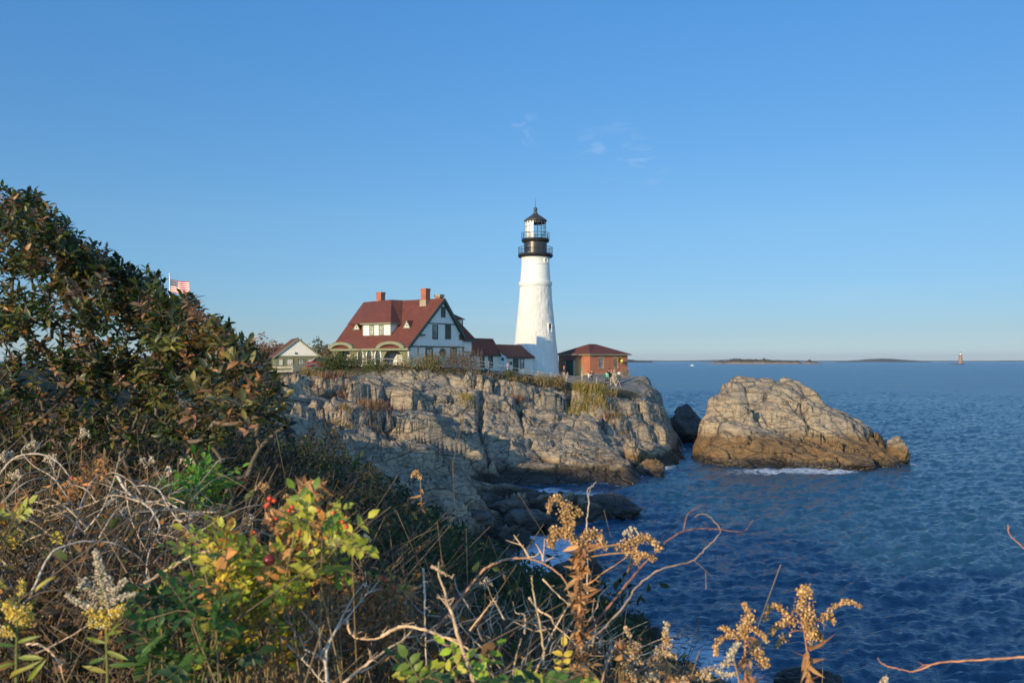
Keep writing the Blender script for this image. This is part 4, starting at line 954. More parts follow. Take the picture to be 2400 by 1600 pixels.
# vestibule with double door on the left wall
(va0, vz1) = FB.hit(0, -1.3, *zq(1448, 370)); (va1, _) = FB.hit(0, -1.3, *zq(1322, 370)); vzt = vz1
ve = MB().box((-1.3, va0, -.3), (-.003, va1, vzt)).build('vestibule', M_olive, br)
MB().plate([(-.003, va0 - .25, vzt + .85), (-.003, va1 + .25, vzt + .85), (-1.6, va1 + .25, vzt - .02), (-1.6, va0 - .25, vzt - .02)], .1).build('vestibule_roof', M_roof, ve)
MB().slab([(-.004, vzt), (-1.29, vzt), (-.004, vzt + .7)], 1, va0 + .01, va0 + .1).build('vestibule_gable', M_olive, ve)
MB().box((-1.36, va0, -.3), (-1.302, va0 + .14, vzt)).box((-1.36, va1 - .14, -.3), (-1.302, va1, vzt)).box((-1.36, va0 + .14, vzt - .14), (-1.302, va1 - .14, vzt)).build('door_frame', M_post, ve)
dd = MB().box((-1.34, va0 + .14, -.3), (-1.304, va1 - .14, vzt - .14)).build('double_door', M_green, ve)
for i in range(1, 5):
    y = va0 + .14 + (va1 - va0 - .28) * i / 5
    MB().box((-1.365, y - .02, -.2), (-1.341, y + .02, vzt - .2)).build('door_batten', M_iron, dd) if i in (2, 3) else None

# ---------------------------------------------------------------- garage on the left
GO = P(0, 0, 1); gx0 = P(652, 834, 121); GR_ = R(-16)
def gq(u, v): return 600 + u / 6.03, 640 + v / 6.03
gground = 8.9
ga, gb = P(648, 860, 121), P(746, 860, 122.9)
GRZ = math.atan2(gb[1] - ga[1], gb[0] - ga[0]); GW = math.hypot(gb[0] - ga[0], gb[1] - ga[1])
FG = Frame((ga[0], ga[1], gground), GRZ)
gar = empty('garage', (ga[0], ga[1], gground), GRZ, 'small olive garage with white gable and red roof at the left, behind the shrubs', 'building')
ax_, az_ = FG.hit(1, 0, *gq(570, 935)); _, we = FG.hit(1, 0, *gq(570, 1172))
ax_ = GW / 2 + .05
MB().box((0, 0, -1.5), (GW, 7.5, we)).build('walls', M_olive, gar)
MB().slab([(-.05, we + .003), (GW + .05, we + .003), (ax_, az_)], 1, -.05, .12).build('gable', M_white, gar)
for sgn, xe in ((1, -.55), (-1, GW + .75)):
    ze = we - (.18 if sgn > 0 else .3)
    zt_ = az_ + .22
    MB().plate([(ax_, -.2, zt_), (ax_, 7.8, zt_), (xe, 7.8, ze), (xe, -.2, ze)], .12).build('roof', M_roof, gar)
    MB().bar((ax_, -.25, zt_ - .14), (xe, -.25, ze - .14), .08, .22).build('verge_board', M_olivep, gar)
MB().box((-.07, -.09, we - .12), (GW + .07, -.053, we + .06)).build('trim_board', M_olivep, gar)
for u0, u1, gl in ((313, 385, M_glassL), (425, 525, M_glassL), (580, 690, M_glass), (720, 822, M_glassL)):
    (a0, z1), (a1, z0) = FG.hit(1, 0, *gq(u0, 1210)), FG.hit(1, 0, *gq(u1, 1308)); window(FG, gar, 1, 0, -1, (a0, z0), (a1, z1), M_olivep, gl, tw=.07, cols=3, rows=3, mun=M_wtrim)
a, z = FG.hit(1, -.05, *gq(560, 1130)); lm = MB().box((a - .1, -.22, z - .12), (a + .1, -.052, z + .12)).build('wall_lamp', M_iron, gar)
# ---------------------------------------------------------------- fences, people, small things round the buildings
def drop(px, py, d0=30, d1=140, n=1400):
    """first point of the ground seen at a photo pixel"""
    d = np.linspace(d0, d1, n); x = (px - CX) / FPX * d; z = CAMZ + (HY - py) / FPX * d
    hit = np.where(Hland(x, d) >= z)[0]
    k = hit[0] if len(hit) else n - 1
    return float(x[k]), float(d[k]), float(z[k])
def post_fence(label, pts, rails, name='wooden_fence', mat=M_wood, rw=.085, rt=.05, pw=.13):
    x0, y0, _ = P(pts[0][0], 0, pts[0][2]); g0 = ground_z(x0, y0)
    r = empty(name, (x0, y0, g0), 0, label, 'fence'); tops = []
    for px, py, d in pts:
        x, y, z = P(px, py, d); g = ground_z(x, y); z = max(z, g + .8); tops.append((x - x0, y - y0, z - g0))
        MB().box((x - x0 - pw / 2, y - y0 - pw / 2, min(g, z - 1) - .4 - g0), (x - x0 + pw / 2, y - y0 + pw / 2, z - g0)).build('post', M_post, r)
    for i in range(len(tops) - 1):
        a, b = tops[i], tops[i + 1]
        for h in rails: MB().bar((a[0], a[1] - pw / 2 - .03, a[2] - h), (b[0], b[1] - pw / 2 - .03, b[2] - h - .02), rt, rw).build('rail', mat, r)
    return r
post_fence('grey post and rail fence running downhill below the passage and lighthouse to the lookout', [(1092, 838, 103), (1145, 846, 103.5), (1187, 856, 104), (1226, 863, 104.5), (1261, 869, 105), (1290, 873, 105.5), (1327, 877, 106), (1364, 882, 107), (1398, 884, 108), (1431, 885, 109)], (.12, .50, .88))
post_fence('grey rail fence behind the shrubs in front of the keeper\'s house', [(780, 846, 100), (838, 844, 98.5), (894, 838, 98), (955, 840, 98), (1020, 836, 99.5), (1060, 836, 101)], (.1, .5, .9))
post_fence('pale board fence climbing in front of the garage', [(625, 872, 98), (686, 866, 98), (762, 844, 101), (836, 846, 104)], (.2, .62, .98), rw=.22, mat=M_post)
# sign post, spotlight, lattice stand, stone, car, flag
def gpost(name, label, cat, px, d):
    x, y, _ = P(px, 0, d); return empty(name, (x, y, ground_z(x, y)), 0, label, cat)
o = gpost('sign_post', 'tall post with a narrow dark sign beside the lookout fence', 'sign', 1364, 107.2)
MB().box((-.09, -.09, -.3), (.09, .09, 1.7)).build('post', M_post, o); MB().box((-.02, -.16, 1.25), (.2, -.10, 2.35)).build('sign_panel', M_olivep, o)
o = gpost('spotlight', 'white spotlight on a thin post beside the grey stone at the lookout', 'lamp', 1451, 110)
MB().box((-.06, -.06, -.3), (.06, .06, 1.35)).build('post', M_iron, o); MB().sphere((0, -.02, 1.5), .21, 12, 8, (1, 1, .85)).build('lamp_head', M_wtrim, o, True)
o = gpost('lattice_stand', 'small dark lattice stand at the right corner of the brick building', 'stand', 1478, 122)
mb = MB()
for sx, sy in ((-1, -1), (1, -1), (1, 1), (-1, 1)): mb.bar((sx * .5, sy * .5, -.5), (sx * .2, sy * .2, 1.5), .08)
for z, w in ((.2, .42), (.9, .3)):
    for a, b in (((-1, -1), (1, -1)), ((1, -1), (1, 1)), ((1, 1), (-1, 1)), ((-1, 1), (-1, -1))): mb.bar((a[0] * w, a[1] * w, z), (b[0] * w, b[1] * w, z + .55), .05)
mb.build('frame', M_iron, o); MB().box((-.45, -.3, 1.5), (.45, .3, 1.62)).build('platform', M_iron, o); MB().bar((-.3, 0, 1.62), (.55, 0, 1.85), .1).build('lamp_arm', M_iron, o)
boulder(1441, 900, 111, .85, 1.35, .6, 51, M_rock, 'grey upright stone at the end of the lookout fence', R(10))
o = gpost('handrail', 'bent grey pipe handrail at the end of the lookout fence', 'handrail', 1440, 108.6)
MB().bar((-.35, 0, 1.15), (.35, 0, -.3), .14).bar((.45, -.1, .75), (.8, -.1, -.2), .05).bar((.45, -.1, .75), (.1, -.1, -.1), .05).build('rail', M_post, o)
cx_, cy_, _ = P(757, 0, 108); car = empty('parked_car', (cx_, cy_, ground_z(cx_, cy_)), R(20), 'small red car parked behind the board fence by the garage', 'car')
M_car = paint('red_car_paint', (.35, .02, .02), .25, .05)
MB().slab([(-2, .35), (2, .35), (2.02, .8), (1.5, .95), (.9, 1.0), (-1.5, 1.02), (-2.02, .9)], 1, -.85, .85).build('body', M_car, car)
MB().slab([(-1.5, 1.022), (.95, 1.003), (.35, 1.43), (-.95, 1.45)], 1, -.75, .75).build('cabin_windows', M_glass, car)
for x in (-1.3, 1.3):
    for y in (-.87, .7):
        w_ = MB().lathe([(.05, 0), (.32, 0), (.32, .17), (.05, .17)], 18).build('wheel', M_black, car, True); w_.rotation_euler = (R(-90), 0, 0); w_.location = (x, y, .33)
for i, (d_, s_) in enumerate([(104, 1.0)]): pass
fx, fy, fz = P(398, 642, 110); g_ = 9.2
flag = empty('flagpole', (fx, fy, g_), 0, 'white flagpole rising behind the big left shrubs', 'flagpole')
MB().lathe([(.11, 0), (.07, fz - g_ - .15)], 12).build('pole', M_wtrim, flag, True); MB().sphere((0, 0, fz - g_), .13).build('ball', M_wtrim, flag, True)
m, nt, bs = new_mat('flag_cloth'); a = nt.nodes.new("ShaderNodeVertexColor"); a.layer_name = 'Col'
sp_ = nt.nodes.new("ShaderNodeSeparateColor"); nt.links.new(a.outputs[0], sp_.inputs[0]); u_, v_ = sp_.outputs[0], sp_.outputs[1]
strp = math_n(nt, 'LESS_THAN', math_n(nt, 'MODULO', math_n(nt, 'MULTIPLY', v_, 13), 2), 1)
c = mixc(nt, strp, (.78, .76, .72), (.55, .03, .04))
cant = math_n(nt, 'MULTIPLY', math_n(nt, 'LESS_THAN', u_, .4), math_n(nt, 'GREATER_THAN', v_, 6 / 13))
def tri(x, n): return math_n(nt, 'ABSOLUTE', math_n(nt, 'SUBTRACT', math_n(nt, 'FRACT', math_n(nt, 'MULTIPLY', x, n)), .5))
star = math_n(nt, 'LESS_THAN', math_n(nt, 'ADD', math_n(nt, 'POWER', tri(math_n(nt, 'ADD', math_n(nt, 'MULTIPLY', u_, 1), math_n(nt, 'MULTIPLY', v_, .40)), 13.5), 2), math_n(nt, 'POWER', tri(math_n(nt, 'SUBTRACT', v_, math_n(nt, 'MULTIPLY', u_, 1.2)), 9.5), 2)), .055)
c = mixc(nt, cant, c, mixc(nt, star, (.025, .03, .10), (.7, .7, .72)))
nt.links.new(c, bs.inputs['Base Color']); bs.inputs['Roughness'].default_value = .9
U, Vv = np.meshgrid(np.linspace(0, 1, 40), np.linspace(0, 1, 24), indexing='ij')
FX = U * 2.35; FZ = Vv * 1.62 - .35 * U + .05 * np.sin(U * 9); FY = .16 * np.sin(U * 9 + Vv * 1.5) * (.2 + U)
fo = mesh_obj('flag', np.stack([FX.ravel() + .08, FY.ravel(), FZ.ravel()], 1), grid_faces(40, 24), m, None, col=np.stack([U.ravel(), Vv.ravel(), U.ravel() * 0], 1), smooth=True)
fo.location = (fx, fy, fz - .65 - 1.62 + .0); md = fo.modifiers.new('s', 'SOLIDIFY'); md.thickness = .01
tag(fo, 'striped red and white flag with a blue starred corner flying from the pole', 'flag')

def cloth(name, col): return paint(name, col, .9, .15, 4)
C_skin = paint('skin', (.55, .33, .24), .55, .05); C_hair = paint('dark_hair', (.02, .015, .012), .6, .2); C_hairB = paint('brown_hair', (.10, .05, .025), .6, .2)
C_blk = cloth('black_cloth', (.015, .015, .017)); C_wht = cloth('white_cloth', (.72, .70, .66)); C_grn = cloth('mint_cloth', (.22, .70, .38)); C_jn = cloth('denim', (.09, .13, .20))
C_gry = cloth('grey_cloth', (.35, .35, .34)); C_org = cloth('orange_knit', (.85, .22, .02)); C_pur = cloth('lilac_cloth', (.48, .36, .50)); C_tan = cloth('tan_cloth', (.45, .25, .12)); C_red = cloth('red_cap', (.65, .12, .08))
def skinned(name, chains, mat, parent, sub=1):
    vs, es, rs = [], [], []; key = {}
    for ch in chains:
        prev = None
        for p, r in ch:
            k = tuple(round(c, 4) for c in p)
            if k not in key: key[k] = len(vs); vs.append(p); rs.append(r)
            i = key[k]
            if prev is not None and prev != i: es.append((prev, i))
            prev = i
    me = bpy.data.meshes.new(name); me.from_pydata(vs, es, []); me.materials.append(mat)
    o = bpy.data.objects.new(name, me); COL.objects.link(o); o.parent = parent
    o.modifiers.new('skin', 'SKIN'); sd = o.modifiers.new('sub', 'SUBSURF'); sd.levels = sub; sd.render_levels = sub
    if not me.skin_vertices: 
        bpy.context.view_layer.objects.active = o
        me.attributes
    for i, r in enumerate(rs): me.skin_vertices[0].data[i].radius = (r, r * .85)
    me.skin_vertices[0].data[0].use_root = True
    for p in me.polygons: p.use_smooth = True
    return o
def person(label, px, d, h, top, legs, hair, face=0, arms=('down', 'down'), hat=None, group=None):
    """standing figure; face = heading in degrees (0 = towards the viewer)"""
    x, y, _ = P(px, 0, d); r = empty('person', (x, y, ground_z(x, y)), R(face), label, 'person', group)
    s = h / 1.75; S3 = lambda *p: tuple(c * s for c in p)      # figure faces -y
    hip, chest, neck, head = S3(0, 0, .95), S3(0, 0, 1.3), S3(0, .01, 1.48), S3(0, -.01, 1.62)
    body = [[(hip, .13 * s), (chest, .15 * s), (S3(0, 0, 1.42), .09 * s), (neck, .055 * s), (S3(0, -.005, 1.56), .08 * s), (head, .095 * s), (S3(0, 0, 1.71), .07 * s)]]
    tj = [[(S3(0, 0, .86), .165 * s), (S3(0, 0, 1.0), .155 * s), (chest, .18 * s), (S3(0, 0, 1.43), .12 * s)]]
    for sx, arm in ((-1, arms[0]), (1, arms[1])):
        sh = S3(.17 * sx, 0, 1.40)
        el, wr_ = {'down': (S3(.23 * sx, .02, 1.14), S3(.24 * sx, -.05, .90)), 'fwd': (S3(.26 * sx, -.14, 1.20), S3(.14 * sx, -.42, 1.32)), 'side': (S3(.42 * sx, -.05, 1.27), S3(.66 * sx, -.10, 1.34)), 'bent': (S3(.27 * sx, .05, 1.15), S3(.10 * sx, -.16, 1.18))}[arm]
        dv = (Vector(wr_) - Vector(el)).normalized()
        palm = tuple(Vector(wr_) + dv * .07 * s)
        body.append([(S3(0, 0, 1.42), .09 * s), (sh, .05 * s), (el, .038 * s), (wr_, .026 * s), (palm, .032 * s)])
        sd = dv.cross(Vector((0, 1, 0.01))).normalized()
        for q, (off, ln) in enumerate(((-.03, .07), (-.01, .085), (.01, .08), (.03, .062))):
            k = Vector(palm) + sd * off * s + dv * ln * .5 * s; body.append([(palm, .032 * s), (tuple(k), .010 * s), (tuple(k + dv * ln * .5 * s + Vector((0, -.012, 0)) * s), .008 * s)])
        t_ = Vector(wr_) + dv * .03 * s - sd * .05 * s; body.append([(wr_, .026 * s), (tuple(t_), .011 * s), (tuple(t_ + dv * .035 * s), .009 * s)])
        tj.append([(S3(0, 0, 1.43), .12 * s), (sh, .075 * s), (el, .055 * s), (tuple(Vector(el).lerp(Vector(wr_), .9)), .045 * s)])
    leg = [[(S3(0, 0, .97), .14 * s), (S3(0, 0, .88), .15 * s)]]
    for sx in (-1, 1):
        kn, an, toe = S3(.10 * sx, -.01, .50), S3(.11 * sx, .02, .09), S3(.13 * sx, -.17, .04)
        body.append([(hip, .13 * s), (S3(.09 * sx, 0, .86), .085 * s), (kn, .055 * s), (an, .038 * s), (toe, .035 * s)])
        leg.append([(S3(0, 0, .88), .15 * s), (S3(.09 * sx, 0, .80), .105 * s), (kn, .072 * s), (S3(.11 * sx, .02, .12), .058 * s)])
    b = skinned('body', body, C_skin, r)
    skinned('jacket', tj, top, r); skinned('trousers', leg, legs, r)
    for sx in (-1, 1):
        MB().slab([(-.05 * s, 0), (.05 * s, 0), (.05 * s, .10 * s), (-.05 * s, .10 * s)], 1, -.2 * s, .09 * s).build('shoe', C_blk, r).location = (.12 * sx * s, 0, 0)
        MB().sphere((.035 * sx * s, -.095 * s, 1.635 * s), .012 * s, 6, 4).build('eye', C_hair, r)
    MB().sphere((0, -.11 * s, 1.605 * s), .016 * s, 6, 4, (1, 1.2, 1.4)).build('nose', C_skin, r)
    MB().sphere((0, .022 * s, 1.665 * s), .112 * s, 12, 8, (1, 1.05, 1.0)).build('hair', hair, r, True)
    if hat: MB().sphere((0, .015 * s, 1.71 * s), .135 * s, 14, 8, (1, 1.05, .85)).build('hat', hat, r, True)
    return r
person('person in an orange knit hat and black jacket walking by the dark shed door', 1322, 121, 1.68, C_blk, C_gry, C_hair, -20, ('down', 'bent'), C_org)
person('small child in brown beside the person in the orange hat', 1330, 120.5, 1.0, C_tan, C_tan, C_hairB, 30)
person('woman in a white top and jeans holding her arms out at the lookout', 1380, 111.5, 1.55, C_wht, C_jn, C_hair, 70, ('fwd', 'fwd'))
person('person in a black vest with raised hands behind the woman in white', 1387, 113, 1.72, C_blk, C_blk, C_hairB, -10, ('bent', 'bent'))
person('person in a mint green sweatshirt at the lookout fence', 1422, 111.5, 1.62, C_grn, C_blk, C_hairB, 10)
person('dark haired person in black standing between the green sweatshirt and the red cap', 1427.5, 113.5, 1.68, C_blk, C_blk, C_hair, 160)
person('person in a black shirt and red cap nearest the grey stone', 1433, 112, 1.72, C_blk, C_jn, C_hairB, -30, ('down', 'down'), C_red)
person('black haired person in a lilac jacket passing the lower passage door', 1191, 115.5, 1.62, C_pur, C_gry, C_hair, 60)

# ---------------------------------------------------------------- far away: islands, ledge light, wood
def far_land(name, px0, px1, d, hfun, mat, kind=None, label=None, cat=None, depth=.12):
    nx, ny = 160, 9; xs = np.linspace(px0, px1, nx); V = []
    for i, px in enumerate(xs):
        hp = hfun((px - px0) / (px1 - px0), px)
        for j in range(ny):
            t = j / (ny - 1); dd = d * (1 + depth * t); prof_ = math.sin(math.pi * min(1, t * 1.6 + .02)) if t < .32 else math.cos((t - .32) / .68 * math.pi / 2)
            V.append(((px - CX) / FPX * dd, dd, max(-1, hp * d / FPX * prof_ * (1 + .12 * math.sin(i * 1.7 + j * 2.1))) if 0 < t < 1 else -1.0))
    o = mesh_obj(name, V, grid_faces(nx, ny), mat)
    return tag(o, label, cat, None, kind)
m_isl, nt, bs = new_mat('island_ground'); g = nt.nodes.new("ShaderNodeNewGeometry"); s = nt.nodes.new("ShaderNodeSeparateXYZ"); nt.links.new(g.outputs['Position'], s.inputs[0])
nz_ = noise(nt, g.outputs['Position'], .03, 5); hh = math_n(nt, 'ADD', s.outputs[2], math_n(nt, 'MULTIPLY', nz_, 9))
mr = nt.nodes.new("ShaderNodeMapRange"); nt.links.new(hh, mr.inputs[0]); mr.inputs[1].default_value = 9; mr.inputs[2].default_value = 12
nt.links.new(mixc(nt, mr.outputs[0], (.30, .24, .19), ramp(nt, nz_, [(.35, (.055, .055, .03)), (.6, (.12, .09, .035))])), bs.inputs['Base Color']); bs.inputs['Roughness'].default_value = .95
M_hill = paint('distant_wooded_shore', (.10, .11, .10), .95, .3, .004)
nzf = lambda k, s: float(fbm(np.array([k * s]), np.array([3.3 + s]), 4, 21)[0])
def h_island(t, px):
    e = min(1, t / .12) * min(1, (1 - t) / .10); return max(.4, (5.5 + 6.0 * math.exp(-((t - .45) / .28) ** 2) + 4.5 * nzf(t, 22)) * e)
far_land('rocky_islet', 1652, 1932, 2850, h_island, m_isl, None, 'long low rocky island with brown scrub on the horizon', 'island', .08)
far_land('distant_island', 1955, 2185, 7000, lambda t, px: (2.2 + 6.0 * math.exp(-((t - .5) / .27) ** 2) + .5 * nzf(t, 9)) * min(1, t / .05, (1 - t) / .05), M_hill, 'structure')
far_land('distant_point', 1466, 1532, 5200, lambda t, px: (7.5 - 4.5 * t + nzf(t, 6)) * min(1, (1 - t) / .1, t / .02), M_hill, 'structure')
far_land('distant_shore', 1500, 2500, 12000, lambda t, px: 2.1 + 2.8 * math.exp(-((px - 1735) / 80) ** 2) + .6 * nzf(t, 12), M_hill, 'structure', depth=.05)
lx, ly, _ = P(2251, 0, 2750); 
ll = empty('ledge_lighthouse', (lx, ly, 0), 0, 'small brown granite lighthouse on a ledge at the right horizon', 'lighthouse')
u = 2750 / FPX
M_gran = brick_mat('brown_granite', (.36, .25, .16), (.22, .17, .14), (.15, .12, .1), .3)
MB().lathe([(4.9 * u, -1), (4.8 * u, 2 * u), (3.4 * u, 21 * u), (3.3 * u, 21.5 * u)], 24).build('tower', M_gran, ll, True)
MB().lathe([(3.3 * u, 21.4 * u), (4.4 * u, 21.8 * u), (4.4 * u, 22.3 * u), (2.0 * u, 22.4 * u)], 20).build('gallery', M_iron, ll)
MB().lathe([(1.9 * u, 22.4 * u), (1.9 * u, 26.4 * u)], 12).build('lantern', M_wtrim, ll); MB().lathe([(2.2 * u, 26.3 * u), (1.9 * u, 27.6 * u), (.2 * u, 28.8 * u)], 12).build('cap', M_iron, ll)
MB().slab([(-24 * u, 0), (-14 * u, 1.4 * u), (-6 * u, 1.0 * u), (0, 2.4 * u), (6 * u, 1.2 * u), (8 * u, 0), (8 * u, -3), (-24 * u, -3)], 1, -12, 14).build('ledge', M_dark, ll)
bx_, by_, _ = P(1622, 0, 1900); bo = empty('motor_boat', (bx_, by_, 0), R(8), 'tiny white boat on the sea left of the low rocky island', 'boat')
MB().slab([(-4, 0), (3.2, 0), (4.6, 1.3), (-4.2, 1.1)], 1, -1.1, 1.1).build('hull', M_wtrim, bo); MB().slab([(-1.6, 1.2), (1.8, 1.25), (1.2, 2.7), (-1.4, 2.7)], 1, -.8, .8).build('cabin', M_wtrim, bo)
def clump_tree(rr, cx, cy, cz, r, h, n, size, cols):
    """leaf cards spread through a lumpy crown"""
    k = rr.integers(5, 9); cen = rr.normal(size=(k, 3)) * np.array([r * .42, r * .42, h * .26]) + np.array([0, 0, h * .55])
    idx = rr.integers(0, k, n); p = rr.normal(size=(n, 3)); p /= np.linalg.norm(p, axis=1)[:, None]
    p = p * (rr.random(n) ** .35)[:, None] * np.array([r * .48, r * .48, h * .26]) + cen[idx]
    p[:, 2] = np.maximum(p[:, 2], .02 * h)
    c = np.array(cols)[rr.integers(0, len(cols), k)][idx] * (.75 + .5 * rr.random(n))[:, None]
    return p + np.array([cx, cy, cz]), c
def cards(pos, size, rr):
    n = len(pos); a = rr.normal(size=(n, 3)); a /= np.linalg.norm(a, axis=1)[:, None]; b = np.cross(a, rr.normal(size=(n, 3))); b /= np.linalg.norm(b, axis=1)[:, None]
    s = size * (.6 + .8 * rr.random(n))[:, None]
    v = np.stack([pos - a * s, pos + b * s * .45, pos + a * s, pos - b * s * .45], 1).reshape(-1, 3)
    return v, np.arange(n * 4).reshape(n, 4)
M_leafF = leaf_mat('far_foliage', .2, .7, 1.25)
rr = np.random.default_rng(33); PP, CC = [], []
for i in range(150):
    px = rr.uniform(380, 880); d = rr.uniform(330, 460); x = (px - CX) / FPX * d
    hgt = 7.5 + 3 * rr.random(); top = (845 - 812 - 7 * rr.random()) / FPX * d + 11
    cl_ = [[(.05, .07, .025), (.08, .09, .035)], [(.12, .09, .04), (.16, .10, .05)], [(.04, .055, .03), (.06, .07, .03)], [(.22, .10, .06), (.17, .08, .05)]][rr.integers(0, 4) if px > 700 else rr.integers(1, 4)]
    p, c = clump_tree(rr, x, d, top - hgt, 4.2, hgt, 260, .5, cl_); PP.append(p); CC.append(c)
PP = np.concatenate(PP); CC = np.concatenate(CC); v, f = cards(PP, .55, rr)
tag(mesh_obj('distant_wood', v, f, M_leafF, col=np.repeat(CC, 4, 0)), 'autumn coloured wood on the hill far behind the garage and house', 'wood', kind='stuff')
hx = np.linspace(-190, -20, 40); hv = []
for i, x in enumerate(hx):
    for j, y in enumerate(np.linspace(250, 520, 12)): hv.append((x, y, 2 + 9.5 * math.sin(math.pi * min(1, j / 8) * .5) + 1.2 * math.sin(x * .06)))
tag(mesh_obj('hill', hv, grid_faces(40, 12), paint('hill_ground', (.07, .07, .035), .95, .3, .05)), kind='structure')
# ---------------------------------------------------------------- plants: builders
def unit(v): return v / np.maximum(np.linalg.norm(v, axis=-1, keepdims=True), 1e-9)
LT = np.array([[0, 1, 2], [0, 2, 3], [1, 4, 5], [1, 5, 2], [2, 5, 6], [2, 6, 3], [4, 7, 5], [5, 7, 6]])
def leaf_batch(p, d, up, Ln, W, C, fold=.22, curl=.18):
    """folded, curled 8-point leaves; p base, d direction, up normal (n,3); Ln, W (n,)"""
    d = unit(d); s = unit(np.cross(d, up)); u = np.cross(s, d); Ln = np.asarray(Ln)[:, None]; W = np.asarray(W)[:, None]
    curl = curl * (.1 + 2.2 * rng.random((len(p), 1))); fold = fold * (.4 + 1.3 * rng.random((len(p), 1))); wj = 1 + .5 * (rng.random((len(p), 1)) - .5)
    def q(t, w, h): return p + d * Ln * t + s * W * w * (wj if w > 0 else 2 - wj) + u * (Ln * h)
    cu = lambda t: -curl * t * t
    pts = [q(0, 0, 0), q(.3, -.42, cu(.3) + fold * .35), q(.32, 0, cu(.3)), q(.3, .42, cu(.3) + fold * .35), q(.66, -.40, cu(.66) + fold * .3), q(.68, 0, cu(.68)), q(.66, .40, cu(.66) + fold * .3), q(1, 0, cu(1))]
    V = np.stack(pts, 1).reshape(-1, 3); n = len(p)
    F_ = (LT[None] + 8 * np.arange(n)[:, None, None]).reshape(-1, 3)
    return V, F_, np.repeat(C, 8, 0)
def tubes(paths, n=5):
    """paths: list of (points (k,3), radii (k,))"""
    VV, FF, b = [], [], 0
    for p, r in paths:
        p = np.asarray(p, float); k = len(p); r = np.broadcast_to(r, (k,))
        t = unit(np.gradient(p, axis=0)); ref = np.array([.31, .2, .93]); x = unit(np.cross(t, ref)); y = np.cross(t, x)
        a = np.linspace(0, 2 * np.pi, n, endpoint=False)
        V = p[:, None] + r[:, None, None] * (np.cos(a)[None, :, None] * x[:, None] + np.sin(a)[None, :, None] * y[:, None])
        VV.append(V.reshape(-1, 3)); i = np.arange(k - 1)[:, None] * n; j = np.arange(n)[None]; j2 = (j + 1) % n
        FF.append(np.stack([i + j, i + j2, i + n + j2, i + n + j], -1).reshape(-1, 4) + b); b += k * n
    return np.concatenate(VV), np.concatenate(FF)
ICO = MB().sphere((0, 0, 0), 1, 5, 4); ICOV = np.array(ICO.v); ICOF = [f for f in ICO.f]
ICOT = np.array([t for f in ICOF for t in ([f] if len(f) == 3 else [(f[0], f[1], f[2]), (f[0], f[2], f[3])])])
def puffs(pos, rad, C, rr):
    n = len(pos); s = rad[:, None, None] * (1 + 1.1 * (rr.random((n, len(ICOV), 1)) - .45)) * (.8 + .4 * rr.random((n, 1, 3)))
    V = (pos[:, None] + ICOV[None] * s).reshape(-1, 3); F_ = (ICOT[None] + len(ICOV) * np.arange(n)[:, None, None]).reshape(-1, 3)
    shade = 1 + .3 * (rr.random((n, len(ICOV), 1)) - .5)
    return V, F_, (C[:, None] * shade).reshape(-1, 3)
def smooth_path(pts, m=5, jit=0, rr=None):
    """Catmull-Rom through the points"""
    p = np.asarray(pts, float); p = np.vstack([2 * p[0] - p[1], p, 2 * p[-1] - p[-2]]); out = []
    for i in range(1, len(p) - 2):
        for k in range(m):
            t = k / m; out.append(.5 * ((2 * p[i]) + (-p[i - 1] + p[i + 1]) * t + (2 * p[i - 1] - 5 * p[i] + 4 * p[i + 1] - p[i + 2]) * t * t + (-p[i - 1] + 3 * p[i] - 3 * p[i + 1] + p[i + 2]) * t ** 3))
    out.append(p[-2]); out = np.array(out)
    if jit: out[1:-1] += rr.normal(size=out[1:-1].shape) * jit
    return out
def pw(px, py, d): return np.array(P(px, py, d))
def pick(rr, cols, n, var=.35):
    c = np.array([c for c, _ in cols]); w = np.array([w for _, w in cols], float); i = rr.choice(len(c), n, p=w / w.sum())
    return c[i] * (1 - var / 2 + var * rr.random((n, 1)))
M_leaf = leaf_mat('shrub_leaf', .25, .42, 1.05); M_rose = leaf_mat('rose_leaf', .30, .45, 1.35); M_dry = leaf_mat('dry_leaf', .25, .85, 1.4)
M_puff = attr_mat('seed_fluff', .95, 220, .6, .05, 1.55); M_bark = attr_mat('twig_bark', .8, 90, .7, .3, 1.35); M_hip = attr_mat('rose_hip_skin', .35, 60, .4, .5)
nt = M_puff.node_tree; bs = nt.nodes['Principled BSDF']; bs.inputs['Sheen Weight'].default_value = .1; bs.inputs['Subsurface Weight'].default_value = 0.0
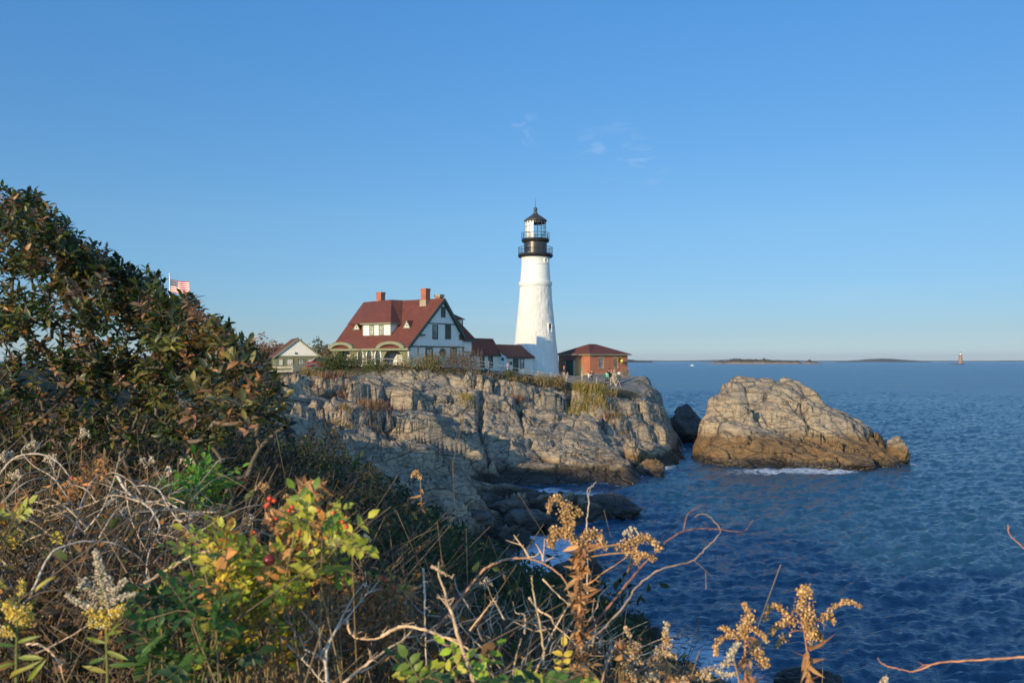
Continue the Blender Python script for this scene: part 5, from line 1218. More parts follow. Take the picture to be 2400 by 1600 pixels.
# ---------------------------------------------------------------- the big shrubs on the left
SIL = np.array([(-500, 150), (-150, 300), (0, 400), (8, 425), (60, 437), (100, 465), (150, 500), (185, 545), (190, 590), (240, 572), (290, 612), (330, 640), (385, 640), (430, 675), (470, 712), (482, 752), (520, 758), (560, 800), (585, 785), (605, 830), (645, 872), (665, 905), (672, 1010)], float)
def grow_shrub(name, label, base, tips, seed, leafL, cols, stems=6, dens=9, trunk_r=.012, group=None, bark=(.10, .085, .065)):
    rr = np.random.default_rng(seed); base = np.array(base)
    o = empty(name, tuple(base), 0, label, 'shrub', group)
    tips = np.asarray(tips) - base; cen = tips.mean(0)
    nodes = [np.zeros(3)]; par = [-1]
    for i in range(stems):                                   # main stems
        tgt = tips[rr.integers(len(tips))] * .55 + cen * .1; prev = 0; off = rr.normal(size=3) * .06; off[2] = 0
        for k in range(1, 6):
            t = k / 5; q = tgt * t + off * math.sin(t * 3) + np.array([0, 0, .25 * math.sin(t * 3.14) * abs(tgt[2]) * .3]) + rr.normal(size=3) * .02
            nodes.append(q); par.append(prev); prev = len(nodes) - 1
    order = np.argsort(np.linalg.norm(tips, axis=1)); tipn = []
    arr = np.zeros((len(tips) * 4 + len(nodes) + 8, 3)); arr[:len(nodes)] = nodes; cnt = len(nodes); dist = np.linalg.norm(arr[:cnt], axis=1); dl = list(dist)
    for ti in order:
        T = tips[ti]; dv = T - arr[:cnt]; dd = np.linalg.norm(dv, axis=1) + .6 * np.maximum(0, np.array(dl) + .05 - np.linalg.norm(T)) + .35 * np.maximum(0, -dv[:, 2])
        j = int(np.argmin(dd)); A_ = arr[j].copy(); Ld = np.linalg.norm(T - A_); prev = j
        for k in range(1, 4):
            t = k / 3; q = A_ + (T - A_) * t + np.array([0, 0, -.10 * Ld * math.sin(math.pi * t)]) + (rr.normal(size=3) * .07 * Ld if k < 3 else 0)
            arr[cnt] = q; par.append(prev); prev = cnt; dl.append(np.linalg.norm(q)); cnt += 1
        tipn.append(prev)
    w = np.zeros(cnt)
    for t in tipn: w[t] += 1
    for i in range(cnt - 1, 0, -1): w[par[i]] += w[i]
    rad = np.clip(.0016 * w ** .45, .0015, trunk_r)
    paths = [(np.stack([arr[par[i]], (arr[par[i]] + arr[i]) / 2 + rr.normal(size=3) * .004, arr[i]]), np.array([rad[i] * 1.05, rad[i], rad[i]])) for i in range(1, cnt)]
    v, f = tubes(paths, 4)
    cb = np.array(bark) * (.7 + .6 * rr.random((len(v) // 12, 1))); mesh_obj('branches', v, f, M_bark, o, col=np.repeat(cb, 12, 0))
    LP, LD, LU, LL, LC = [], [], [], [], []
    for t in tipn:
        tip = arr[t]; ax = unit((arr[t] - arr[par[t]])[None])[0] * .6 + np.array([0, 0, .55]); ax = ax / np.linalg.norm(ax)
        n = rr.integers(dens - 2, dens + 3); ph = rr.random() * 6.28; tc_ = pick(rr, cols, 1, .5)[0]
        s1 = np.cross(ax, [.3, .9, .1]); s1 /= np.linalg.norm(s1); s2 = np.cross(ax, s1)
        for k in range(n):
            a = ph + k * 2.4; sp = .45 + .7 * k / n; back = k / n * .055
            dr_ = ax * (1.15 - sp) + (s1 * math.cos(a) + s2 * math.sin(a)) * sp
            LP.append(tip - ax * back); LD.append(dr_ + rr.normal(size=3) * .18 - np.array([0, 0, .12 * rr.random()])); LU.append(ax + rr.normal(size=3) * .35); LL.append(leafL * (.6 + .6 * rr.random()))
            LC.append(tc_ * (.7 + .6 * rr.random()) if rr.random() < .75 else pick(rr, cols, 1, .5)[0])
    v, f, c = leaf_batch(np.array(LP), np.array(LD), np.array(LU), np.array(LL), np.array(LL) * .46, np.array(LC))
    mesh_obj('leaves', v, f, M_leaf, o, col=c)
    return o
rr = np.random.default_rng(101)
GRN = [((.028, .052, .014), 5), ((.055, .085, .02), 3.2), ((.17, .17, .035), 2.2), ((.26, .14, .045), .8), ((.34, .20, .11), .9), ((.10, .055, .025), 1.3)]
WRM = [((.03, .045, .015), 3.5), ((.10, .10, .03), 2.5), ((.24, .20, .06), 2.4), ((.32, .15, .06), 1.5), ((.36, .20, .12), 1.6)]
BIG = [(-140, 5.4, (-420, 30), 'tallest dark leafy shrub at the far left edge, reaching highest into the sky', GRN, 520), (110, 4.9, (0, 215), 'dark leafy shrub with rust tinted leaves right of the tallest one at the left edge', GRN, 680),
       (300, 5.0, (190, 400), 'dark green leafy shrub just in front of the flag', GRN, 620), (450, 4.6, (370, 530), 'dark leafy shrub sloping down to the right of the flag', GRN, 440), (570, 3.9, (470, 665), 'low shrub with pink and olive leaves in front of the small garage', WRM, 320)]
for i, (bpx, d0, (xa, xb), lab, cols, n) in enumerate(BIG):
    T = []; cl = []
    for k in range(int(n / 9)):                              # boughs, each with its own bunch of shoots
        px = rr.uniform(xa - 15, xb + 15); top = np.interp(px, SIL[:, 0], SIL[:, 1]) + 6 + abs(rr.normal()) * 26 * (rr.random() < .6); bot = np.interp(px, [0, 300, 500, 670], [1010, 1020, 1010, 960])
        py = top + (bot - top) * rr.random() ** 1.5
        cl.append((px, py, d0 + rr.uniform(-.8, .8) * min(1, (py - top) / 90 + .2), rr.uniform(16, 40), -34 * rr.random() * (rr.random() < .35)))
    while len(T) < n:
        px, py, dep, sp, up_ = cl[rr.integers(len(cl))]; px += rr.normal() * sp; py += rr.normal() * sp * .8
        top = np.interp(px, SIL[:, 0], SIL[:, 1]) + 4 + up_
        if py < top - (12 if rr.random() < .12 else 0): continue
        if 380 < px < 450 and py < 690: continue
        if 640 < py < 720 and px < 120 and rr.random() < .35: continue
        if py > 900 and rr.random() < .4: continue
        T.append(P(px, py, dep + rr.normal() * .08))
    bx0 = (bpx - CX) / FPX * d0
    grow_shrub('big_shrub', lab, (bx0, d0 + .1, ground_z(bx0, d0) - .05), T, 200 + i, [.050, .050, .050, .048, .052][i], cols, group='big leafy shrubs on the left')

# ---------------------------------------------------------------- undergrowth that nobody could count
TOPS = np.array([(-300, 960), (0, 1020), (200, 1030), (400, 1075), (560, 1130), (700, 1190), (800, 1235), (900, 1310), (1000, 1370), (1150, 1420), (1300, 1450), (1450, 1500), (1600, 1570), (1800, 1610), (2500, 1680)], float)
def thicket(name, n, dr, seed, label, leaf_cols, top_off=0, leafs=5, px_rng=(-250, 1750), lsz=.03, hmax=1.3):
    rr = np.random.default_rng(seed); paths = []; LP, LD, LL = [], [], []
    px = rr.uniform(px_rng[0], px_rng[1], n); d = rr.uniform(dr[0], dr[1], n); top = np.interp(px, TOPS[:, 0], TOPS[:, 1]) + top_off + np.abs(rr.normal(size=n)) * 90
    x = (px - CX) / FPX * d; g = Hland(x, d); zt = CAMZ + (HY - top) / FPX * d
    for i in range(n):
        h = zt[i] - g[i]
        if h < .12: continue
        h = min(h, hmax * (.6 + .6 * rr.random())); lean = rr.normal(size=2) * .32 * h; b = np.array([x[i], d[i], zt[i] - h if zt[i] - h > g[i] and rr.random() < .55 else g[i]])
        tip = b + np.array([lean[0], lean[1], min(h, zt[i] - b[2])]); mid = (b + tip) / 2 + np.array([*(rr.normal(size=2) * .16 * h), .12 * h]); tip = tip - np.array([0, 0, .10 * h * rr.random()])
        pth = smooth_path([b, mid, tip], 3); paths.append((pth, np.linspace(.0028, .0011, len(pth)) * (.7 + .8 * rr.random())))
        k = rr.poisson(leafs); ts = rr.random(k) ** .6
        for t in ts:
            q = pth[int(t * (len(pth) - 1))] + rr.normal(size=3) * .02; LP.append(q); LD.append(rr.normal(size=3) + np.array([0, 0, .2])); LL.append(lsz * (.5 + rr.random()))
        if rr.random() < .5:
            j = rr.integers(1, len(pth)); q = pth[j]; e = q + rr.normal(size=3) * .14 + np.array([0, 0, .05]); paths.append((np.array([q, (q + e) / 2 + rr.normal(size=3) * .01, e]), .0012))
    LP, LD, LL = np.array(LP), np.array(LD), np.array(LL); m_ = len(LP)
    C = pick(rr, leaf_cols, m_, .5)
    v1, f1, c1 = leaf_batch(LP, LD, rr.normal(size=(m_, 3)), LL, LL * .5, C, .3, .35)
    v2, f2 = tubes(paths, 3)
    f2t = np.concatenate([f2[:, [0, 1, 2]], f2[:, [0, 2, 3]]]) + len(v1)
    cs = pick(rr, [((.16, .12, .08), 3), ((.24, .19, .13), 2), ((.07, .055, .04), 3)], len(v2), .2) if False else np.array([.15, .115, .08])[None] * (.4 + 1.3 * _hash(np.floor(v2[:, 0] * 7), np.floor(v2[:, 1] * 7), 5)[:, None])
    return tag(mesh_obj(name, np.concatenate([v1, v2]), np.concatenate([f1, f2t]), M_dry, col=np.concatenate([c1, cs])), label, 'undergrowth', kind='stuff')
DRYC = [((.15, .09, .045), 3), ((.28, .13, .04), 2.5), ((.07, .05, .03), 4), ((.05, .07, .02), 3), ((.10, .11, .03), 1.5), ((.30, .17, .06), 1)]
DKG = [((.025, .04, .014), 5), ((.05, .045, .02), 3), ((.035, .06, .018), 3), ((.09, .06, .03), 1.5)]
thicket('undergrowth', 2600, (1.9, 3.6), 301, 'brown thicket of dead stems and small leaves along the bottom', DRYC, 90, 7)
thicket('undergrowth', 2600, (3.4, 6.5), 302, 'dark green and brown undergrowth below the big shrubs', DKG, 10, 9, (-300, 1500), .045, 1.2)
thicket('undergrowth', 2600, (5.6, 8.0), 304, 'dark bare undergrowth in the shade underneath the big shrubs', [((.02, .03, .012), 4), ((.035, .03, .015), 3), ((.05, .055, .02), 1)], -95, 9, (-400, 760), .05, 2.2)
def slope_scrub():
    rr = np.random.default_rng(303); n = 30000
    d = 6 + 46 * rr.random(n) ** .8; px = rr.uniform(250, 1700, n); x = (px - CX) / FPX * d
    nvv, pt, lw = zone(x, d); h = Hland(x, d); ok = (nvv * (h > .9) > .25 + .5 * rr.random(n)) & (fbm(x * .35, d * .35, 3, 44) > -.75)
    ok &= (px < 1400 + 110 * rr.random(len(px))) | (d > 26)
    x, d, h = x[ok], d[ok], h[ok]; n = len(x); big = fbm(x * .22, d * .22, 3, 45)
    k = 7; hh = np.repeat((.30 + .60 * np.clip(big + .4, 0, 1.2)) * (.5 + rr.random(n)), k)
    sz = np.repeat(.035 + .0030 * d, k) * (.6 + .8 * rr.random(n * k))
    pos = np.stack([np.repeat(x, k), np.repeat(d, k), np.repeat(h, k)], 1) + rr.normal(size=(n * k, 3)) * np.array([.13, .13, 0]); pos[:, 2] += hh * rr.random(n * k)
    base = np.where((big > .15)[:, None], np.array([.032, .050, .017]), np.where((big > -.2)[:, None], np.array([.065, .050, .024]), np.array([.12, .078, .045])))
    C = np.repeat(base, k, 0) * (.5 + 1.0 * rr.random((n * k, 1)))
    v, f, c = leaf_batch(pos, rr.normal(size=(n * k, 3)) + np.array([0, 0, .7]), rr.normal(size=(n * k, 3)), sz * 1.5, sz * .6, C, .2, .2)
    # thin stalks
    m_ = 6000; i = rr.integers(0, n, m_); b = np.stack([x[i], d[i], h[i]], 1); ln = (.35 + .5 * rr.random(m_))[:, None]
    tip = b + np.concatenate([rr.normal(size=(m_, 2)) * .18, ln], 1); w = (.0035 + .00025 * d[i])[:, None] * np.array([1, 0, 0]); nv0 = len(v)
    vs = np.stack([b - w, b + w, tip], 1).reshape(-1, 3); fs = np.arange(m_ * 3).reshape(m_, 3) + nv0
    cs = np.repeat(np.array([.15, .12, .08]) * (.4 + rr.random((m_, 1))), 3, 0)
    tag(mesh_obj('slope_scrub', np.concatenate([v, vs]), np.concatenate([f, fs]), M_dry, col=np.concatenate([c, cs])), 'dark scrub covering the shaded slope down to the cove', 'scrub', kind='stuff')
slope_scrub()

rr = np.random.default_rng(330)
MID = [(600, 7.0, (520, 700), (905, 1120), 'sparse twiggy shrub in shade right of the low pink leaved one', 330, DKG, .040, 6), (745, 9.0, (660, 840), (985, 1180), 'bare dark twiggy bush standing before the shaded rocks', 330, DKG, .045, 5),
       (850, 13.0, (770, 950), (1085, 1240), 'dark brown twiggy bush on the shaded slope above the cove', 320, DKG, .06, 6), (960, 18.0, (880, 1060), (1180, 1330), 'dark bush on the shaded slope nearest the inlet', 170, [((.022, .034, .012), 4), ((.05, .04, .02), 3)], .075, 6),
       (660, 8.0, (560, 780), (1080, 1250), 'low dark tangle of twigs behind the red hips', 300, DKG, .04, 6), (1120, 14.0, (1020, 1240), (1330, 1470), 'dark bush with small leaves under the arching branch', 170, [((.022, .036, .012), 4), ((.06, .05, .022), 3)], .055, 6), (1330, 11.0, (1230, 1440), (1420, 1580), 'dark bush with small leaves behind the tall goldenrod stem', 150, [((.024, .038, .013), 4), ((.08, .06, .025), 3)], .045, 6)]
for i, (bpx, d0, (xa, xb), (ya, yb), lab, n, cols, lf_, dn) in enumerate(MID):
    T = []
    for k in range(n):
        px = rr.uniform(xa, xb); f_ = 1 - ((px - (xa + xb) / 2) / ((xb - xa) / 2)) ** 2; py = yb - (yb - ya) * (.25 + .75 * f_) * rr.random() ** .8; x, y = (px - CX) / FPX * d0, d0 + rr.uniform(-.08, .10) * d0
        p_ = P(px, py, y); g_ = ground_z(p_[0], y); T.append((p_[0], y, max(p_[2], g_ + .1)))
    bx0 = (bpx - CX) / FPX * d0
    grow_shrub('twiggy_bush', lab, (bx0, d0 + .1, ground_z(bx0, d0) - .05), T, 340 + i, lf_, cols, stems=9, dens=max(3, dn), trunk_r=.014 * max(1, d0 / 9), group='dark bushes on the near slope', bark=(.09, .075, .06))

# ---------------------------------------------------------------- bare canes and twigs in the foreground
def cane(name, label, main, r0, seed, subs=(), cat='twig', twig=5, col=(.30, .22, .15), group=None, jit=.0):
    """main, subs: lists of photo points with depth, already world coords"""
    rr = np.random.default_rng(seed); main = np.array(main); base = main[0].copy()
    paths = []; p = smooth_path(main - base, 6, jit, rr); paths.append((p, np.linspace(r0, r0 * .35, len(p)) * (1 + .12 * np.sin(np.arange(len(p)) * 2.2))))
    for s_ in subs:
        q = smooth_path(np.array(s_) - base, 5); paths.append((q, np.linspace(r0 * .55, r0 * .2, len(q))))
    L0 = np.linalg.norm(np.diff(p, axis=0), axis=1).sum()
    for k in range(twig):
        j = rr.integers(len(p) // 5, len(p) - 1); t = unit((p[j] - p[j - 1])[None])[0]; dv = unit((t * .6 + unit(rr.normal(size=(1, 3)))[0] * .8 + np.array([0, 0, .25]))[None])[0]
        ln = L0 * rr.uniform(.05, .22); e = p[j] + dv * ln; m_ = (p[j] + e) / 2 + rr.normal(size=3) * ln * .12
        paths.append((smooth_path([p[j], m_, e], 3), np.linspace(r0 * .42, r0 * .15, 7)))
        if rr.random() < .5: paths.append((np.array([m_, m_ + unit((dv + rr.normal(size=3) * .7)[None])[0] * ln * .45]), r0 * .2))
    v, f = tubes(paths, 6)
    cc = np.array(col) * (.75 + .5 * _hash(np.floor(v[:, 0] * 60), np.floor(v[:, 2] * 60), seed)[:, None])
    o = mesh_obj(name, v, f, M_bark, None, col=cc, smooth=True); o.location = tuple(base)
    return tag(o, label, cat, group)
def zz(ox, oy, sc): return lambda pts, d0, d1=None: [pw(ox + u / sc, oy + v / sc, d0 + ((d1 if d1 is not None else d0) - d0) * i / max(1, len(pts) - 1)) for i, (u, v) in enumerate(pts)]
z4, z5, z6, z7, z8 = zz(0, 1050, 2.85), zz(400, 1050, 2.85), zz(900, 1150, 3.485), zz(1200, 1130, 3.337), zz(1600, 1200, 2.94)
GREY, TAN, RED = (.42, .37, .31), (.50, .36, .23), (.32, .16, .10)
G1 = 'bare canes in the foreground'
canes = [
 (z4([(200, 1000), (330, 720), (470, 640), (620, 620), (800, 650), (980, 790), (990, 1000)], 2.0, 2.2), .0042, 'bare cane arching over the pale goldenrod at lower left', GREY),
 (z4([(0, 170), (70, 85), (150, 45), (270, 40), (370, 80), (450, 170), (500, 300)], 2.9, 2.8), .0050, 'grey cane curving along the foot of the big shrubs at the left edge', GREY),
 (z4([(560, 560), (670, 430), (720, 320), (770, 180), (800, 30)], 2.5, 2.5), .0035, 'pale upright cane ending left of centre among the dry tangle', GREY),
 (z4([(780, 180), (850, 290), (930, 350), (1000, 400), (1060, 500), (1050, 580), (1000, 680), (980, 830), (1010, 960)], 2.4, 2.3), .0050, 'thick grey cane bending down through the dry tangle', GREY),
 (z4([(290, 940), (350, 850), (430, 690), (500, 560), (530, 420), (570, 300), (650, 175)], 2.3, 2.6), .0055, 'thick bluish cane leaning up from the pale goldenrod', (.24, .23, .24)),
 (z4([(385, 400), (480, 480), (560, 560), (700, 640), (840, 650)], 2.3, 2.5), .0032, 'short pale cane crossing the thick bluish one', GREY),
 (z4([(0, 870), (120, 760), (260, 690), (400, 560), (560, 470), (700, 390), (820, 300)], 2.5, 2.7), .0032, 'long thin cane rising to the right through the left tangle', GREY),
 (z4([(0, 410), (90, 455), (190, 470), (330, 480), (470, 440)], 2.7, 2.7), .0030, 'thin cane lying level at the left edge', TAN),
 (z4([(840, 210), (845, 330), (880, 480), (930, 600), (990, 700)], 2.6, 2.4), .0032, 'straight thin cane in front of the small brown leaves', TAN),
 (z4([(860, 260), (960, 250), (1060, 280), (1130, 400), (1230, 530), (1390, 660)], 2.6, 2.4), .0036, 'cane curving down to the right at the edge of the tangle', GREY),
 (z4([(700, 700), (800, 560), (900, 450), (1060, 360), (1220, 260)], 2.6, 2.7), .0028, 'thin cane pointing up right over the tangle', TAN),
 (z4([(230, 480), (215, 400), (170, 300), (110, 230)], 2.7, 2.8), .0034, 'reddish bent cane above the yellow leaves at the left edge', RED),
 (z4([(560, 750), (640, 830), (720, 720), (830, 520), (1010, 300), (1100, 170)], 2.5, 2.8), .0026, 'forked pale twig in the middle of the left tangle', GREY),
 (z4([(150, 1400), (330, 1330), (560, 1200), (640, 1140)], 1.9, 2.0), .0034, 'pale fallen cane below the pale goldenrod', TAN),
 (z4([(180, 1310), (260, 1310), (350, 1370), (400, 1450), (430, 1560)], 1.8, 1.8), .0040, 'tan cane looping at the lower left', TAN),
 (z5([(-180, 900), (0, 800), (150, 715), (330, 680), (480, 735), (600, 810), (700, 900), (790, 970), (880, 1090), (1050, 1280), (1130, 1400)], 1.75, 1.85), .0042, 'long tan cane arching across the green rose leaves', TAN),
 (z5([(1060, 1600), (1020, 1410), (900, 1340), (860, 1250), (770, 1150), (680, 980)], 1.7, 1.9), .0042, 'grey cane rising left from the forked stem at the bottom', GREY),
 (z5([(1040, 1560), (1050, 1330), (1150, 1120), (1220, 990), (1290, 900)], 1.7, 1.9), .0040, 'left arm of the forked grey cane with red hips at its tip', GREY),
 (z5([(1010, 1370), (1090, 1230), (1180, 1130), (1280, 1010), (1400, 880)], 1.75, 1.9), .0038, 'right arm of the forked grey cane with red hips at its tip', GREY),
 (z5([(1180, 1150), (1200, 1230), (1260, 1270), (1380, 1270), (1470, 1220), (1600, 1180)], 1.8, 1.75), .0036, 'smooth cane sweeping right from the forked stem', TAN),
 (z5([(1150, 1570), (1300, 1450), (1450, 1340), (1560, 1270), (1640, 1180)], 1.6, 1.7), .0040, 'tan cane crossing the bottom middle', TAN),
 (z5([(700, 1240), (820, 1350), (930, 1460), (1050, 1600)], 1.8, 1.7), .0036, 'grey cane slanting down at the bottom middle', GREY),
 (z6([(745, 1600), (700, 1450), (620, 1230), (560, 1020), (520, 900), (480, 780), (450, 690)], 1.6, 1.7), .0060, 'thick broken tan stem standing in the bottom middle', (.42, .30, .19)),
 (z6([(385, 612), (470, 660), (560, 712)], 1.7, 1.7), .0048, 'short broken piece of tan stem lying across the thick one', (.42, .30, .19)),
 (z6([(-20, 1190), (80, 1130), (170, 1105), (330, 1130), (480, 1190), (600, 1240), (720, 1320), (820, 1410), (920, 1560)], 1.65, 1.65), .0046, 'tan cane arching behind the thick broken stem', TAN),
 (z6([(430, 1120), (560, 960), (700, 780), (820, 640), (960, 570), (1100, 550), (1250, 570), (1380, 640), (1470, 720), (1530, 880), (1600, 980)], 2.1, 1.95), .0050, 'long brown branch arching over the cove left of the tall goldenrod', (.34, .20, .13)),
 (z6([(1300, 1420), (1300, 1250), (1240, 930), (1215, 800), (1205, 700)], 1.8, 1.8), .0036, 'straight tan rod left of the tall dry goldenrod', (.40, .31, .19)),
 (z6([(300, 1230), (420, 1120), (560, 900), (650, 820), (760, 740)], 2.2, 2.4), .0070, 'dark thick branch behind the arching brown one', (.10, .075, .07)),
 (z6([(320, 630), (330, 850), (335, 1100), (350, 1560)], 2.0, 1.9), .0036, 'thin upright grey cane at the bottom middle', GREY),
 (z6([(620, 1600), (520, 1420), (440, 1270), (350, 1170)], 1.9, 2.1), .0040, 'dark cane under the arching tan one', (.16, .13, .12)),
 (z6([(1050, 1560), (1060, 1440), (1100, 1280), (1110, 1240)], 1.7, 1.7), .0030, 'small forked twig at the bottom left of the goldenrod', TAN),
 (z6([(700, 1140), (800, 1010), (905, 870)], 1.9, 1.9), .0030, 'short tan twig pointing up over the dark scrub', TAN),
 (z7([(590, 900), (588, 600), (585, 370), (590, 250), (600, 150), (590, 60), (630, 30), (660, -5)], 2.2, 2.2), .0030, 'pale wavy twig rising above the tall goldenrod', (.40, .34, .29)),
 (z7([(330, 1500), (480, 1280), (640, 1110), (830, 880), (960, 720), (1100, 570), (1200, 470), (1320, 390), (1450, 360), (1600, 365), (1780, 385), (1830, 370), (1885, 295)], 1.9, 2.2), .0046, 'long dark red branch reaching out over the water to the right', (.20, .10, .08)),
 (z7([(560, 1300), (640, 1210), (730, 1130), (900, 930), (970, 820), (1160, 680), (1400, 620), (1500, 530), (1600, 430), (1628, 370), (1560, 280), (1490, 245), (1430, 270), (1450, 290)], 1.75, 2.1), .0034, 'long thin branch over the water ending in a curl', (.28, .20, .15)),
 (z7([(135, 900), (200, 990), (300, 1050), (340, 1120), (440, 1210), (560, 1330)], 1.9, 1.8), .0036, 'tan twig left of the goldenrod stem', TAN),
 (z7([(240, 755), (380, 900), (480, 980)], 2.0, 1.95), .0028, 'thin twig crossing the arching branch', TAN),
 (z7([(600, 1080), (660, 980), (690, 880), (770, 800)], 1.9, 2.0), .0026, 'bundle of short reddish twigs right of the goldenrod stem', TAN),
 (z7([(700, 1560), (760, 1380), (810, 1270), (890, 1215)], 1.8, 1.8), .0034, 'twig with a red hip right of the goldenrod stem', (.26, .19, .15)),
 (z7([(150, 1560), (260, 1300), (330, 1150), (420, 1000), (500, 850)], 1.9, 2.0), .0036, 'leaning pale cane left of the goldenrod', TAN),
 (z7([(350, 1560), (400, 1400), (460, 1230), (500, 1130)], 2.0, 2.1), .0055, 'thick dark cane behind the goldenrod stem', (.11, .09, .10)),
 (z8([(2480, 990), (2352, 995), (2100, 1012), (1900, 1025), (1740, 1040), (1590, 1095), (1480, 1075), (1400, 1055), (1360, 1030), (1345, 1000)], 1.6, 1.75), .0030, 'orange brown twig entering from the lower right edge over the water', (.42, .21, .11)),
 (z8([(2420, 290), (2352, 250), (2310, 210), (2250, 150), (2240, 80)], 1.7, 1.7), .0022, 'small red twig at the right edge over the water', (.32, .16, .11)),
]
for i, (pts, r, lab, col) in enumerate(canes):
    few = 'over the water' in lab or 'red twig' in lab or 'wavy' in lab or 'rod' in lab
    cane('bare_cane', lab, pts, r * .76, 400 + i, twig=1 if few else 6, col=col, group=G1 if 'cane' in lab else 'bare twigs in the foreground', jit=.0006)
sub = z6([(1185, 545), (1150, 480), (1120, 440), (1060, 360)], 2.0, 2.0)
cane('bare_cane', 'forked side twig on top of the arching branch', sub, .003, 470, [z6([(1120, 440), (1050, 420), (995, 400)], 2.0), z6([(1185, 540), (1240, 530), (1275, 490)], 2.0)], twig=2, col=TAN, group='bare twigs in the foreground')
cane('bare_cane', 'upright side twig near the top of the arching branch', z6([(1300, 570), (1290, 520), (1240, 430)], 2.0), .003, 471, [z6([(1300, 545), (1308, 460), (1312, 390)], 2.0), z6([(1320, 570), (1360, 550), (1390, 540)], 2.0)], twig=1, col=TAN, group='bare twigs in the foreground')
rr = np.random.default_rng(480)
tm = []
for k in range(150):                                     # the countless fine dead twigs of the tangle
    px, py = rr.uniform(-20, 560), rr.uniform(1150, 1480); a = rr.uniform(-.9, .9) + (math.pi if rr.random() < .5 else 0); ln = rr.uniform(60, 190); d = rr.uniform(2.1, 2.9)
    q = [pw(px + math.cos(a) * ln * t + rr.normal() * 6, py - math.sin(a) * ln * t - 22 * math.sin(math.pi * t) + rr.normal() * 6, d + .15 * t) for t in (0, .33, .66, 1)]
    tm.append((smooth_path(q, 3), np.linspace(.0030, .0012, 10)))
for k in range(150):
    px, py = rr.uniform(560, 1500), rr.uniform(1400, 1600); py = max(py, np.interp(px, TOPS[:, 0], TOPS[:, 1]) + 30); a = rr.uniform(.2, 2.9); ln = rr.uniform(60, 200); d = rr.uniform(1.8, 2.6)
    q = [pw(px + math.cos(a) * ln * t + rr.normal() * 6, py - math.sin(a) * ln * t * .6 + rr.normal() * 6, d + .15 * t) for t in (0, .33, .66, 1)]
    tm.append((smooth_path(q, 3), np.linspace(.0026, .0010, 10)))
v, f = tubes(tm, 4); tag(mesh_obj('dead_twigs', v, f, M_bark, col=np.array([.36, .29, .21]) * (.5 + .9 * _hash(np.floor(v[:, 0] * 30), np.floor(v[:, 1] * 30), 9)[:, None])), 'fine dead twigs tangled through the foreground plants', 'twigs', kind='stuff')

